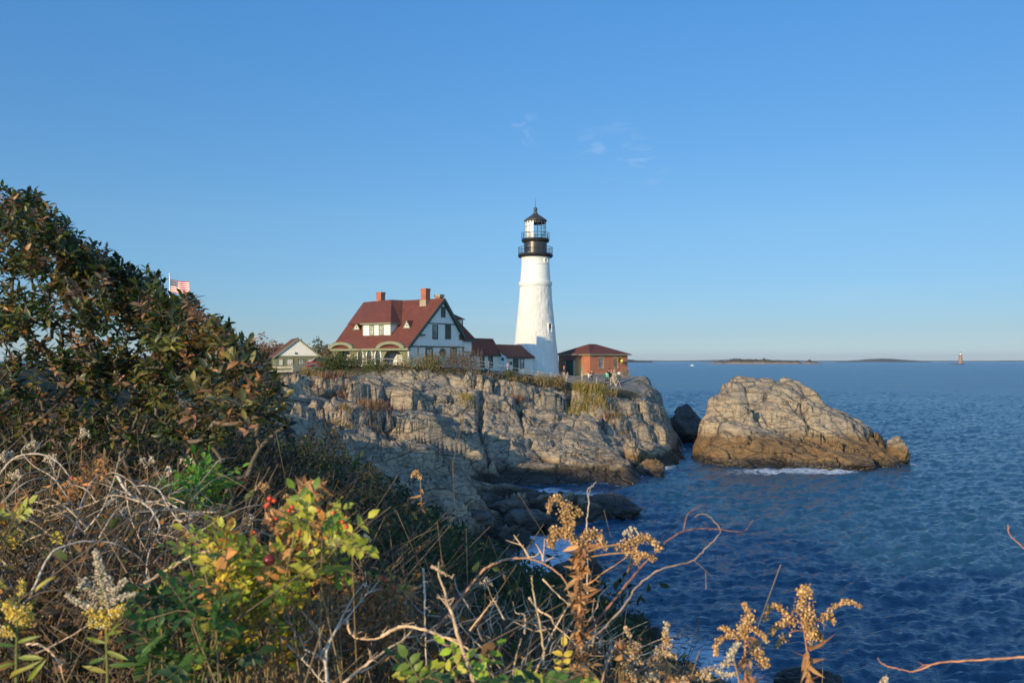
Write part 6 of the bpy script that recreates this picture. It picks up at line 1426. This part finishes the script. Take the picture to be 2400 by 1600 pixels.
# ---------------------------------------------------------------- goldenrods gone to seed
def goldenrod(label, stem, clusters, d, cols, seed, r=.0036, stem_r=.0035, scol=(.30, .18, .09), dry=0, z=z7, sc=3.337, group='goldenrods gone to seed', dens=1.0, name='dry_goldenrod', green=()):
    rr = np.random.default_rng(seed); st = np.array(z(stem, d)); base = st[0].copy(); r = r * .66
    o = empty(name, tuple(base), 0, label, 'goldenrod', group)
    paths = [(smooth_path(st - base, 5), np.linspace(stem_r, stem_r * .4, (len(st) - 1) * 5 + 1))]
    px2m = d / FPX / sc; PPs, CCs = [], []
    top = st[-1] - base
    for pl, wd in clusters:
        a = smooth_path(np.array(z(pl, d)) - base, 8) if len(pl) > 1 else np.array(z(pl, d)) - base
        a = a + np.array([0, rr.normal() * .01, 0]); seg = np.linalg.norm(np.diff(a, axis=0), axis=1) if len(a) > 1 else np.array([0.01])
        L_ = seg.sum(); w = wd * px2m * 1.3; n = int(dens * (L_ * w * 2 + math.pi * w * w) / (math.pi * r * r) * 1.5)
        t = rr.random(n) * (len(a) - 1); i = np.minimum(t.astype(int), len(a) - 2) if len(a) > 1 else np.zeros(n, int)
        c = a[i] + (a[np.minimum(i + 1, len(a) - 1)] - a[i]) * (t - i)[:, None]
        off = unit(rr.normal(size=(n, 3))) * (rr.random(n) ** .45)[:, None] * w * np.array([1, 1, .9]) * (.55 + .75 * np.abs(vnoise(t * 3.1 + seed, t * 0 + 2, seed)) + .3 * rr.random(n))[:, None]; off[:, 2] -= abs(w) * .2
        taper = (1 - .45 * (t / max(1, len(a) - 1)))[:, None]
        PPs.append(c + off * taper); CCs.append(pick(rr, cols, n, .5))
        j = paths[0][0]; near = j[np.argmin(np.linalg.norm(j - a[0], axis=1))]
        if len(a) > 1: paths.append((np.concatenate([smooth_path([near, (near + a[0]) / 2 + [0, 0, .004], a[0]], 3), a[1:]]), stem_r * .3))
        for k in range(max(2, n // 14)):               # short stalks
            q = rr.integers(n); paths.append((np.stack([c[q], c[q] + off[q] * taper[q]]), stem_r * .14))
    v, f = tubes(paths, 5); mesh_obj('stem', v, f, M_bark, o, col=np.array(scol) * np.ones((len(v), 1)))
    Pp, Cc = np.concatenate(PPs), np.concatenate(CCs)
    v, f, c = puffs(Pp, r * (.45 + .6 * rr.random(len(Pp))), Cc, rr); mesh_obj('seed_head', v, f, M_puff, o, col=c)
    nl = dry + len(green)
    if dry:
        p0 = paths[0][0]; n = dry; j = (rr.random(n) ** 1.3 * (len(p0) - 3)).astype(int); pos = p0[j] + rr.normal(size=(n, 3)) * .002
        dirs = rr.normal(size=(n, 3)) * np.array([1, 1, .3]) + np.array([0, 0, -.7]); LL = (.014 + .026 * rr.random(n))
        v, f, c = leaf_batch(pos, dirs, rr.normal(size=(n, 3)), LL, LL * .36, pick(rr, [((.36, .19, .08), 3), ((.26, .13, .06), 2), ((.45, .27, .12), 1)], n, .4), .5, .7); mesh_obj('dry_leaves', v, f, M_dry, o, col=c)
    if len(green):
        pos, dirs, LL = [], [], []
        for (u, w_, ang, ln) in green:
            pos.append(z([(u, w_)], d)[0] - base); dirs.append([math.cos(ang), -.25 + rr.normal() * .2, math.sin(ang)]); LL.append(ln * px2m)
        LL = np.array(LL); v, f, c = leaf_batch(np.array(pos), np.array(dirs), np.array([[0, -1, .6]] * len(pos)) + rr.normal(size=(len(pos), 3)) * .2, LL, LL * .2, pick(rr, [((.07, .13, .02), 3), ((.14, .18, .02), 2), ((.25, .22, .03), 1)], len(pos), .3), .15, .25); mesh_obj('leaves', v, f, M_rose, o, col=c)
    return o
TANP = [((.40, .25, .10), 4), ((.54, .37, .18), 2), ((.26, .15, .065), 3), ((.15, .09, .045), 2)]
PALE = [((.38, .33, .24), 4), ((.46, .41, .31), 2), ((.24, .20, .15), 2)]
YEL = [((.50, .36, .05), 4), ((.60, .42, .08), 2), ((.36, .28, .08), 2), ((.45, .42, .3), 1)]
goldenrod('tall dry golden brown goldenrod in the middle foreground with drooping plumes and curled leaves', [(540, 1640), (530, 1300), (530, 1000), (535, 760), (540, 560), (480, 440)],
  [([(420, 170), (440, 260), (440, 340), (420, 400)], 62), ([(390, 130), (340, 105), (300, 150), (290, 235)], 30), ([(430, 170), (510, 210), (545, 260)], 26), ([(400, 410), (340, 370), (305, 430), (310, 500)], 46), ([(420, 380), (480, 440), (505, 505)], 36),
   ([(545, 520), (570, 430), (630, 400), (690, 440), (730, 515)], 50), ([(830, 480), (890, 510), (960, 560), (980, 620)], 40), ([(880, 480), (960, 450), (1020, 420), (1080, 440), (1130, 490), (1155, 520)], 42), ([(1000, 540), (1110, 590)], 28)], 1.9, TANP, 501, .0034, .0055, (.33, .19, .09), 170)
cane('flower_stalk', 'side stalk carrying the right plume of the tall goldenrod', z7([(545, 800), (620, 780), (720, 700), (800, 650), (900, 580)], 1.9), .002, 502, twig=3, col=(.36, .20, .09))
goldenrod('dry golden goldenrod with spread arms against the water, rightmost of the tall ones', [(870, 1230), (865, 1100), (855, 950), (830, 780)],
  [([(840, 690), (835, 600), (850, 540), (830, 520)], 62), ([(830, 640), (840, 740), (880, 850)], 55), ([(760, 730), (690, 670), (630, 640), (590, 680), (572, 745)], 26), ([(770, 760), (700, 750), (640, 780), (600, 840)], 32), ([(700, 840), (640, 915)], 24),
   ([(940, 740), (1000, 660), (1080, 615), (1150, 605), (1210, 635)], 25), ([(1020, 700), (1050, 770)], 20), ([(890, 800), (950, 850), (990, 895)], 28)], 1.8, TANP, 503, .0036, .003, (.33, .17, .08), 24, z8, 2.94)
goldenrod('dry golden goldenrod with a pointed top, left neighbour of the rightmost tall one', [(440, 1240), (432, 1100), (430, 900), (440, 760)],
  [([(465, 730), (450, 670), (418, 620)], 24), ([(460, 700), (420, 780), (420, 860)], 44), ([(470, 780), (540, 830), (570, 880)], 26), ([(380, 820), (320, 850), (260, 870), (220, 920), (240, 985)], 24), ([(340, 850), (300, 790), (245, 790)], 26), ([(450, 900), (520, 960), (560, 1045)], 48)], 1.7, TANP, 504, .0034, .0028, (.33, .17, .08), 20, z8, 2.94)
goldenrod('pale fluffy goldenrod leaning left below the two golden ones at the right', [(400, 1240), (380, 1130), (350, 1000)], [([(290, 1070), (330, 1010), (360, 950), (400, 915)], 32), ([(200, 1080), (300, 1125), (380, 1125)], 26)], 1.6, PALE, 505, .003, .0022, (.30, .2, .1), 8, z8, 2.94)
goldenrod('slim pale goldenrod spike in the lower middle right of the tall one', [(1200, 1640), (1200, 1500), (1215, 1250)], [([(1225, 1280), (1205, 1180), (1212, 1095)], 34), ([(1200, 1290), (1140, 1410), (1200, 1510)], 50), ([(1230, 1330), (1290, 1372)], 26)], 1.8, TANP + PALE, 506, .0032, .0026, (.3, .18, .1), 20)
goldenrod('ragged pale brown goldenrod beside the tall one at its lower right', [(950, 1640), (950, 1500), (930, 1250)], [([(920, 1190), (880, 1115)], 22), ([(960, 1250), (940, 1330), (1000, 1390)], 55), ([(900, 1390), (930, 1470), (960, 1530)], 42)], 1.8, PALE + TANP, 507, .0032, .0026, (.3, .18, .1), 20)
for i, (u, v_, lab) in enumerate([(1080, 1520, 'first'), (1310, 1545, 'second'), (1490, 1490, 'third')]):
    goldenrod('low pale goldenrod tuft at the bottom edge, %s' % ['left of the slim spike', 'below the slim spike', 'between slim spike and pale leaning one'][i], [(u, 1700), (u, v_ + 60)], [([(u - 40, v_ + 20), (u + 30, v_ - 15), (u + 60, v_ + 40)], 38)], 1.6, PALE + TANP, 510 + i, .003, .002, (.3, .2, .1), 6)
goldenrod('tiny pale goldenrod tip at the bottom edge far right over the water', [(1385, 1260), (1388, 1150)], [([(1370, 1175), (1388, 1120)], 24)], 1.6, PALE, 514, .003, .002, (.3, .2, .1), 0, z8, 2.94)
goldenrod('large pale goldenrod with yellow lower florets at lower left', [(720, 1640), (715, 1400), (700, 1150), (660, 800)],
  [([(690, 850), (650, 760), (640, 685)], 34), ([(700, 960), (640, 990), (560, 950), (520, 900)], 48), ([(650, 1050), (560, 1030), (455, 970)], 28), ([(700, 1000), (780, 930), (850, 865)], 30), ([(720, 1040), (820, 985), (915, 960)], 26), ([(660, 850), (720, 900)], 50)], 1.55, PALE, 520, .0027, .003, (.12, .13, .04), 0, z4, 2.85,
  green=[(700, 1250, .3, 160), (710, 1300, 2.9, 170), (705, 1350, -.2, 190), (715, 1400, 3.3, 170), (720, 1450, .1, 200), (700, 1200, 2.6, 110), (720, 1500, 2.8, 180), (730, 1240, .9, 120)])
goldenrod('yellow florets under the large pale goldenrod at lower left', [(722, 1300), (705, 1180)], [([(600, 1080), (680, 1120), (760, 1100), (820, 1060)], 44), ([(640, 1140), (760, 1160)], 30)], 1.53, YEL, 521, .0026, .0018, (.2, .18, .04), 0, z4, 2.85)
goldenrod('yellow goldenrod in the lower left corner', [(110, 1640), (110, 1400), (120, 1100), (150, 900)],
  [([(140, 970), (152, 875)], 26), ([(60, 1010), (110, 1080), (200, 1050)], 48), ([(40, 1100), (120, 1180), (170, 1130)], 48), ([(30, 1190), (110, 1230)], 34)], 1.5, YEL, 522, .0026, .003, (.12, .13, .04), 0, z4, 2.85,
  green=[(110, 1300, .4, 170), (110, 1320, 2.8, 150), (115, 1400, .1, 200), (110, 1440, 3.0, 170), (110, 1500, .5, 180), (100, 1240, 2.2, 120), (60, 1540, .7, 200), (180, 1560, .9, 200), (60, 950, 2.3, 160), (230, 960, .8, 160), (40, 1060, 2.6, 140)])
rr = np.random.default_rng(530)
small = [(12, 1068, 3.2, 'at the left edge just under the grey curved cane'), (35, 1110, 3.0, 'second from the left edge under the big shrubs'), (70, 1040, 3.6, 'in shade at the foot of the tallest shrub'), (125, 1075, 3.4, 'under the second big shrub'), (190, 1015, 3.9, 'high in the shade under the second big shrub'), (155, 1130, 2.9, 'above the yellow leaves'),
         (345, 1080, 3.3, 'left of the bright green sprig'), (395, 1105, 3.1, 'pointing up left of the bright green sprig'), (440, 1080, 3.4, 'just above the bright green sprig'), (260, 1170, 2.9, 'in the left tangle near its top'), (300, 1200, 2.8, 'in the middle of the left tangle'), (380, 1235, 2.7, 'at the right side of the left tangle'), (350, 1250, 2.6, 'low in the left tangle'), (450, 1215, 2.8, 'between tangle and rose bush'),
         (620, 1140, 3.0, 'left of the red rose hips'), (685, 1160, 3.0, 'over the red rose hips'), (590, 1215, 2.7, 'left of the orange rose leaves'), (985, 1110, 3.4, 'standing alone in front of the shaded rocks'), (1135, 1365, 3.0, 'in the shade under the arching branch'), (850, 1260, 3.6, 'in the dark scrub right of the rose bush'), (1480, 1245, 2.6, 'dark one behind the right plume of the tall goldenrod')]
for i, (px, py, d, lab) in enumerate(small):
    k = 2.2 / d * 2.85; u, v_ = px * 2.85, (py - 1050) * 2.85; w = 12 + 5 * rr.random(); cl = []
    for a in range(rr.integers(3, 6)):
        an = rr.uniform(.1, 3.0); cl.append(([(u, v_ + 25), (u + math.cos(an) * 38, v_ - math.sin(an) * 38 + 8), (u + math.cos(an) * 62, v_ - math.sin(an) * 20 + 25)], w))
    goldenrod('small dry goldenrod %s' % lab, [(u + rr.normal() * 20, v_ + 230), (u + 5, v_ + 120), (u, v_ + 10)], cl, d, (TANP if 'rocks' in lab or 'hips' in lab else PALE), 540 + i, .0040, .0022, (.25, .16, .09), 8, z4, 2.85, group='small dry goldenrods', dens=.8)

# ---------------------------------------------------------------- wild roses: compound leaves, dry leaves and hips
def rose(label, blobs, d, seed, cols, dry=0, dryblobs=(), z=z5, sc=2.85, lf=.023, n_sprays=60, hips=()):
    rr = np.random.default_rng(seed); c0 = np.array(z([blobs[0][:2]], d)[0]); base = np.array([c0[0], d + .1, ground_z(c0[0], d + .1)])
    o = empty('wild_rose', tuple(base), 0, label, 'rose bush'); px2m = d / FPX / sc; ar = np.array([b[2] * b[3] for b in blobs], float)
    LP, LD, LU, LL, LC, paths = [], [], [], [], [], []
    for s in range(n_sprays):
        b = blobs[rr.choice(len(blobs), p=ar / ar.sum())]; q = unit(rr.normal(size=(1, 2)))[0] * math.sqrt(rr.random())
        dd = d + rr.uniform(-.14, .16); p = np.array(z([(b[0] + q[0] * b[2], b[1] + q[1] * b[3])], dd)[0]) - base
        ax = unit((np.array([q[0] * .8 + rr.normal() * .5, -.5 + rr.normal() * .4, .35 - q[1] * .3 + rr.normal() * .4]))[None])[0]; ln = lf * 2.6 * (.7 + .6 * rr.random()); cc = pick(rr, b[4] if len(b) > 4 else cols, 1, .4)[0]
        up = unit((np.array([0, -.55, .85]) + rr.normal(size=3) * .35)[None])[0]; sd = unit(np.cross(ax, up)[None])[0]
        paths.append((np.stack([p - ax * ln * .5 + [0, 0, -.01], p, p + ax * ln]), .0009)); l0 = lf * (.75 + .5 * rr.random())
        for k in range(3):
            for sg in (-1, 1):
                LP.append(p + ax * ln * (.15 + .28 * k)); LD.append(ax * .45 + sd * sg * .9 + rr.normal(size=3) * .08); LU.append(up + rr.normal(size=3) * .15); LL.append(l0 * (.8 + .2 * k / 2)); LC.append(cc * (.8 + .4 * rr.random()))
        LP.append(p + ax * ln); LD.append(ax); LU.append(up); LL.append(l0 * 1.1); LC.append(cc)
    for s in range(max(5, n_sprays // 5)):               # canes carrying the sprays
        i = rr.integers(len(LP)); t = LP[i]; b_ = np.array([t[0] * .4 + rr.normal() * .1, rr.normal() * .08, 0]); paths.append((smooth_path([b_, (b_ + t) / 2 + [rr.normal() * .05, 0, .08], t], 4), np.linspace(.003, .0014, 9)))
    v, f, c = leaf_batch(np.array(LP), np.array(LD), np.array(LU), np.array(LL), np.array(LL) * .62, np.array(LC), .2, .15); mesh_obj('leaves', v, f, M_rose, o, col=c)
    if dry:
        P_, D_ = [], []
        for s in range(dry):
            b = dryblobs[rr.integers(len(dryblobs))]; q = unit(rr.normal(size=(1, 2)))[0] * math.sqrt(rr.random()); P_.append(np.array(z([(b[0] + q[0] * b[2], b[1] + q[1] * b[3])], d + rr.uniform(-.05, .25))[0]) - base)
        P_ = np.array(P_); LL2 = .012 + .014 * rr.random(dry); v, f, c = leaf_batch(P_, rr.normal(size=(dry, 3)), rr.normal(size=(dry, 3)), LL2, LL2 * .6, pick(rr, [((.30, .16, .06), 3), ((.42, .24, .10), 2), ((.18, .09, .04), 2), ((.45, .20, .08), 1)], dry, .4), .6, .8); mesh_obj('dry_leaves', v, f, M_dry, o, col=c)
        for s in range(14):
            t = P_[rr.integers(dry)]; b_ = np.array([t[0] * .7, .1, 0]); paths.append((smooth_path([b_, (b_ + t) / 2 + [rr.normal() * .04, 0, .05], t], 4), np.linspace(.0028, .0012, 9)))
    v, f = tubes(paths, 4); mesh_obj('canes', v, f, M_bark, o, col=np.array([.20, .15, .08]) * np.ones((len(v), 1)))
    for (u, w_, r, hc, dh) in hips:
        p = np.array(z([(u, w_)], dh)[0]) - base; rm = r * dh / FPX / sc
        rp_ = np.array(ICOV) ; mb = MB().sphere((0, 0, 0), rm, 12, 8, (1, 1, .88)); vv = np.array(mb.v) * (1 + .05 * np.sin(np.array(mb.v)[:, :1] * 900)) + p
        h = mesh_obj('rose_hip', vv, mb.f, M_hip, o, col=np.array(hc) * np.ones((len(vv), 1)), smooth=True)
        t5 = np.array([p + [0, -rm * .1, rm * .75]] * 5); an = np.arange(5) * 1.2566; v, f, c = leaf_batch(t5, np.stack([np.cos(an) * .7, np.sin(an) * .7, np.ones(5) * .8], 1), np.array([[0, 0, 1.]] * 5), np.ones(5) * rm * 1.3, np.ones(5) * rm * .4, np.ones((5, 3)) * [.25, .17, .08]); mesh_obj('sepals', v, f, M_dry, h, col=c)
    return o
YG = [((.26, .30, .03), 4), ((.38, .37, .045), 3), ((.12, .19, .025), 2), ((.52, .38, .05), 1.6), ((.55, .26, .07), 1.2)]
DG = [((.035, .085, .014), 5), ((.06, .13, .02), 3), ((.02, .05, .012), 3), ((.2, .24, .03), .9)]
YO = [((.42, .34, .03), 3), ((.5, .3, .05), 2), ((.24, .28, .04), 3), ((.35, .16, .04), 1)]
RH, DH, GH = (.62, .07, .025), (.16, .022, .022), (.42, .50, .10)
rose('bright yellow green wild rose with red and dark hips, left foreground', [(500, 830, 200, 190), (560, 1050, 160, 130), (880, 820, 190, 90), (960, 520, 90, 60), (580, 1280, 110, 200, YO), (520, 620, 80, 40, YO), (1020, 640, 130, 70), (300, 700, 130, 70)], 1.8, 601, YG, 420, [(880, 560, 150, 110), (1080, 500, 110, 90), (760, 500, 110, 90), (850, 680, 110, 70), (940, 290, 60, 50), (1000, 870, 110, 60)], n_sprays=230,
     hips=[(660, 745, 42, DH, 1.65), (455, 930, 24, DH, 1.75), (945, 970, 26, DH, 1.8), (250, 1190, 30, DH, 1.7), (960, 852, 25, GH, 1.7), (660, 335, 18, RH, 1.62), (692, 350, 17, RH, 1.62), (640, 385, 17, RH, 1.62), (652, 372, 16, (.5, .08, .05), 1.62), (790, 415, 15, RH, 1.62), (812, 392, 15, RH, 1.62), (990, 412, 14, RH, 1.62), (1148, 492, 15, RH, 1.62), (1174, 524, 17, RH, 1.62), (1172, 460, 11, (.55, .16, .06), 1.62), (860, 560, 13, RH, 1.6), (1040, 600, 12, (.62, .14, .03), 1.6), (705, 470, 12, RH, 1.6), (930, 700, 11, (.62, .14, .03), 1.6), (1090, 430, 11, RH, 1.6), (560, 560, 11, RH, 1.6), (170, 672, 14, RH, 2.2), (166, 722, 15, RH, 2.2)])
rose('dark green leafy wild rose at the bottom left of centre', [(120, 1250, 190, 260), (-60, 1180, 150, 120), (250, 1450, 220, 130), (60, 1000, 90, 90)], 1.7, 602, DG, n_sprays=100)
rose('bright green sprig at the edge of the shaded slope behind the tangle', [(230, 260, 100, 90), (180, 340, 80, 60), (290, 180, 50, 40)], 3.4, 603, [((.12, .26, .03), 3), ((.07, .17, .03), 2)], n_sprays=70, lf=.032)
rose('orange brown leaved rose twig sticking up above the left tangle', [(600, 190, 60, 50)], 2.8, 604, [((.40, .17, .05), 3), ((.5, .25, .08), 2)], 170, [(650, 150, 110, 90), (560, 260, 110, 90), (440, 350, 60, 60)], z=z4, n_sprays=5, lf=.02, hips=[(480, 195, 12, RH, 2.6), (595, 398, 10, RH, 2.6)])
rose('yellow and green leaved plant at the left edge above the corner goldenrod', [(60, 520, 110, 70), (300, 560, 60, 50), (30, 700, 120, 80, DG), (150, 620, 80, 50)], 2.5, 605, YO, z=z4, n_sprays=45, lf=.026)
rose('dried orange rose with red hips right of the rose bush', [(1500, 960, 60, 40, YO)], 2.1, 606, YO, 420, [(1480, 960, 120, 70), (1240, 950, 140, 110), (1150, 1200, 230, 200), (1350, 1250, 180, 150), (1000, 1200, 120, 150), (1500, 1150, 100, 100)], n_sprays=6, lf=.018, hips=[(1395, 868, 16, RH, 1.95), (1432, 878, 17, RH, 1.95), (1486, 930, 14, (.6, .12, .03), 2.0)])
rose('green sprout with five round leaves in the bottom middle', [(705, 1190, 8, 8), (710, 1450, 20, 20)], 1.6, 607, [((.26, .38, .03), 3)], z=z6, sc=3.485, n_sprays=4, lf=.022, hips=[(565, 1363, 16, (.62, .16, .04), 1.7)])
rose('low green leaves along the bottom edge under the goldenrod', [(1350, 1560, 250, 60), (300, 1560, 150, 60), (1050, 1580, 150, 40)], 1.5, 608, YG + DG, z=z6, sc=3.485, n_sprays=36, lf=.022)
rose('single orange hip on a twig beside the tall goldenrod stem', [(850, 1330, 20, 20)], 1.8, 609, YO, 30, [(850, 1330, 60, 60)], z=z7, sc=3.337, n_sprays=1, lf=.012, hips=[(843, 1283, 14, (.62, .13, .04), 1.8), (650, 1335, 10, RH, 1.9)])
def asters():
    rr = np.random.default_rng(620); spots = [(1010, 1285), (1025, 1300), (1035, 1288), (1070, 1315), (1090, 1330), (1078, 1345), (1195, 1395), (1200, 1405), (1215, 1388), (1185, 1420), (1275, 1390), (1290, 1395), (965, 1388), (975, 1392), (1080, 1362), (990, 1262)]
    for i, (px, py) in enumerate(spots):
        x, y, z = drop(px, py, 5, 60, 900); y0 = y; o = empty('aster', (x, y, z), 0, 'tiny pale violet aster in flower on the shaded slope', 'flower', 'pale violet asters on the slope')
        s = y * .0045; MB().bar((0, 0, 0), (0, 0, .25), .006).build('stem', M_green, o, fix=False); an = np.arange(9) * .698
        v, f, c = leaf_batch(np.array([[0, 0, .26]] * 9), np.stack([np.cos(an), np.sin(an) - .35, np.full(9, .5)], 1), np.array([[0, -.6, 1.]] * 9), np.ones(9) * s, np.ones(9) * s * .45, np.ones((9, 3)) * [.42, .38, .72]); mesh_obj('petals', v, f, M_rose, o, col=c)
asters()

# ---------------------------------------------------------------- shrubs and grass tufts on the headland
def far_shrub(label, spec, d, seed, cols, leaf=.16, n=1500, name='shrub', twigs=30, wispy=0):
    rr = np.random.default_rng(seed); px0, px1, pt, pb = spec; x0, x1 = (px0 - CX) / FPX * d, (px1 - CX) / FPX * d; xc = (x0 + x1) / 2; g = ground_z(xc, d)
    zt, zb = CAMZ + (HY - pt) / FPX * d, CAMZ + (HY - pb) / FPX * d; o = empty(name, (xc, d, g), 0, label, 'shrub')
    w, h = (x1 - x0) / 2, (zt - zb); k = max(6, int(w * 4)); cx = rr.uniform(-w * .85, w * .85, k); cy = rr.normal(size=k) * .7
    cz = zb - g + h * (.35 + .35 * rr.random(k)) * np.sqrt(np.clip(1 - (cx / w) ** 2, .15, 1)); cr = h * (.30 + .18 * rr.random(k))
    i = rr.integers(0, k, n); q = unit(rr.normal(size=(n, 3))) * (rr.random(n) ** .4)[:, None]
    p = np.stack([cx[i], cy[i], cz[i]], 1) + q * cr[i][:, None] * np.array([1.25, 1.1, 1]); 
    if wispy: p[:, 2] += wispy * rr.random(n) ** 3 * h
    C = pick(rr, cols, k, .4)[i] * (.6 + .8 * rr.random((n, 1)))
    v, f, c = leaf_batch(p, rr.normal(size=(n, 3)) + [0, -.2, .5], rr.normal(size=(n, 3)), leaf * (.6 + .8 * rr.random(n)), leaf * .5 * np.ones(n), C, .2, .2); mesh_obj('foliage', v, f, M_leafF, o, col=c)
    pts = []
    for t in range(twigs):
        a = np.array([rr.uniform(-w * .8, w * .8), cy[0] * .3, zb - g - .2]); e = a + np.array([rr.normal() * .3, rr.normal() * .2, h * rr.uniform(.7, 1.25 if wispy else 1.0)]); pts.append((smooth_path([a, (a + e) / 2 + rr.normal(size=3) * .1, e], 3), np.linspace(.03, .012, 7)))
    v, f = tubes(pts, 4); mesh_obj('stems', v, f, M_bark, o, col=np.array([.22, .17, .12]) * np.ones((len(v), 1)))
SG = [((.040, .060, .014), 4), ((.07, .085, .018), 2), ((.13, .12, .025), 1)]; SB = [((.15, .115, .08), 3), ((.20, .14, .09), 2), ((.11, .09, .05), 2)]; SO = [((.16, .15, .045), 3), ((.11, .11, .04), 2), ((.20, .16, .06), 1)]; SR = [((.20, .10, .06), 3), ((.16, .10, .05), 2), ((.24, .14, .08), 1)]
SY = [((.22, .16, .06), 3), ((.16, .13, .05), 2), ((.28, .20, .09), 1)]
for i, (lab, sp, d, cols, lf, n, wy) in enumerate([
    ('dark green rounded bush at the left end of the porch', (738, 900, 820, 884), 97.5, SG, .2, 4200, 0), ('lighter bush with upright tips under the right porch arch', (945, 1025, 816, 878), 96.5, SO, .17, 2800, .25),
    ('low green brown bush between the two porch bushes', (880, 965, 840, 884), 96, SO + SB, .17, 2200, 0), ('wispy bare brown bush below the gable wall', (1005, 1140, 824, 884), 97.5, SB, .13, 4600, .45),
    ('small green bush on the slope below the passage building', (1172, 1212, 864, 892), 101, SG, .15, 700, 0), ('dry golden brown scrub below the fence left of the lookout', (1200, 1330, 874, 908), 102.5, SY, .14, 3200, .25),
    ('brown scrub left of the dark porch bush', (680, 765, 860, 898), 94, SY + SG, .16, 1900, 0), ('green brown ground shrub under the bare brown bush', (1040, 1180, 868, 890), 98, SO + SB, .15, 1700, 0), ('green scrub on the cliff edge below the board fence', (655, 720, 880, 905), 92, SG + SY, .16, 900, 0),
    ('golden scrub hanging on the slope below the lower fence', (1150, 1240, 884, 905), 100, SY, .14, 1200, 0), ('bare grey shrub at the right wall of the brick building', (1456, 1474, 862, 880), 118, SB, .1, 300, .3),
    ('low brown scrub along the cliff edge below the porch', (760, 900, 872, 890), 94.5, SY + SO, .15, 1500, 0)]):
    far_shrub(lab, sp, d, 700 + i, cols, lf, n, wispy=wy)
def tuft(label, pts, seed, cols, h=.8, n=260, w=.018, spread=.7, lean=.3):
    """clump of grass blades growing out of the rock"""
    rr = np.random.default_rng(seed); P0 = np.array([drop(px, py, 60, 125, 900) for px, py in pts]); base = P0.mean(0)
    i = rr.integers(0, len(P0), n); b = P0[i] - base + rr.normal(size=(n, 3)) * np.array([spread, spread * .8, 0]); b[:, 2] = Hland(b[:, 0] + base[0], b[:, 1] + base[1]) - base[2]
    hh = h * (.5 + .8 * rr.random(n)); tip = b + np.stack([rr.normal(size=n) * lean * h, rr.normal(size=n) * lean * h, hh], 1); mid = b * .45 + tip * .55 + np.stack([np.zeros(n), np.zeros(n), hh * .12], 1)
    sx = np.stack([np.ones(n), rr.normal(size=n) * .5, np.zeros(n)], 1); sx = unit(sx) * w
    V = np.stack([b - sx, b + sx, mid - sx * .8, mid + sx * .8, tip], 1).reshape(-1, 3); k = np.arange(n)[:, None, None] * 5
    F_ = (np.array([[0, 1, 3], [0, 3, 2], [2, 3, 4]])[None] + k).reshape(-1, 3); o = mesh_obj('grass_tuft', V, F_, M_leafF, None, col=np.repeat(pick(rr, cols, n, .5), 5, 0)); o.location = tuple(base); tag(o, label, 'grass', kind='stuff')
YG2 = [((.22, .17, .04), 3), ((.15, .14, .035), 2), ((.27, .19, .07), 2)]; RB = [((.17, .085, .05), 3), ((.14, .08, .045), 2), ((.21, .13, .07), 1)]
tuft('yellow green reed clump on the cliff just below the lookout fence', [(1385, 918), (1400, 922), (1415, 922), (1400, 930), (1380, 935)], 801, YG2, 1.0, 700, .03, .75)
tuft('golden reed clump hanging down left of the yellow green one', [(1368, 930), (1362, 945), (1352, 958), (1345, 965)], 802, YG2, 1.0, 420, .03, .45)
tuft('rusty red grass patch on the rocks below the dark porch bush', [(870, 960), (890, 955), (905, 960), (885, 968), (860, 970)], 803, RB, .6, 600, .03, .8)
tuft('rusty brown grass patch on the rocks at the left', [(775, 912), (790, 905), (800, 915), (780, 925), (765, 920)], 804, RB, .7, 600, .03, .9)
tuft('small rusty tuft on the sunlit slab below the reeds', [(1418, 992), (1424, 996), (1436, 990)], 805, RB, .55, 200, .025, .35)
tuft('brown grass patch on the slope right of the reeds', [(1430, 960), (1445, 968), (1440, 975)], 806, RB + YG2, .5, 260, .025, .6)
tuft('dry grass on the ledge at the left middle of the rocks', [(800, 985), (815, 980), (790, 988)], 807, YG2 + RB, .5, 240, .025, .5)
tuft('olive grass tuft below the bare brown bush', [(1085, 930), (1095, 935)], 808, YG2, .6, 200, .025, .4)
tuft('brown tuft in a cleft under the golden scrub', [(1215, 950), (1225, 960)], 809, RB, .6, 180, .025, .4)

# ---------------------------------------------------------------- sea air
m, nt, bs = new_mat('sea_haze'); nt.nodes.remove(bs)
pv = nt.nodes.new("ShaderNodeVolumePrincipled"); pv.inputs['Color'].default_value = (.86, .93, 1, 1); pv.inputs['Density'].default_value = .00002; pv.inputs['Anisotropy'].default_value = .2
nt.links.new(pv.outputs[0], nt.nodes['Material Output'].inputs['Volume'])
hz_ = MB().box((-16000, -400, -8), (20000, 44000, 260)).build('haze', m); tag(hz_, 'thin sea haze over the whole view', 'haze', kind='stuff')
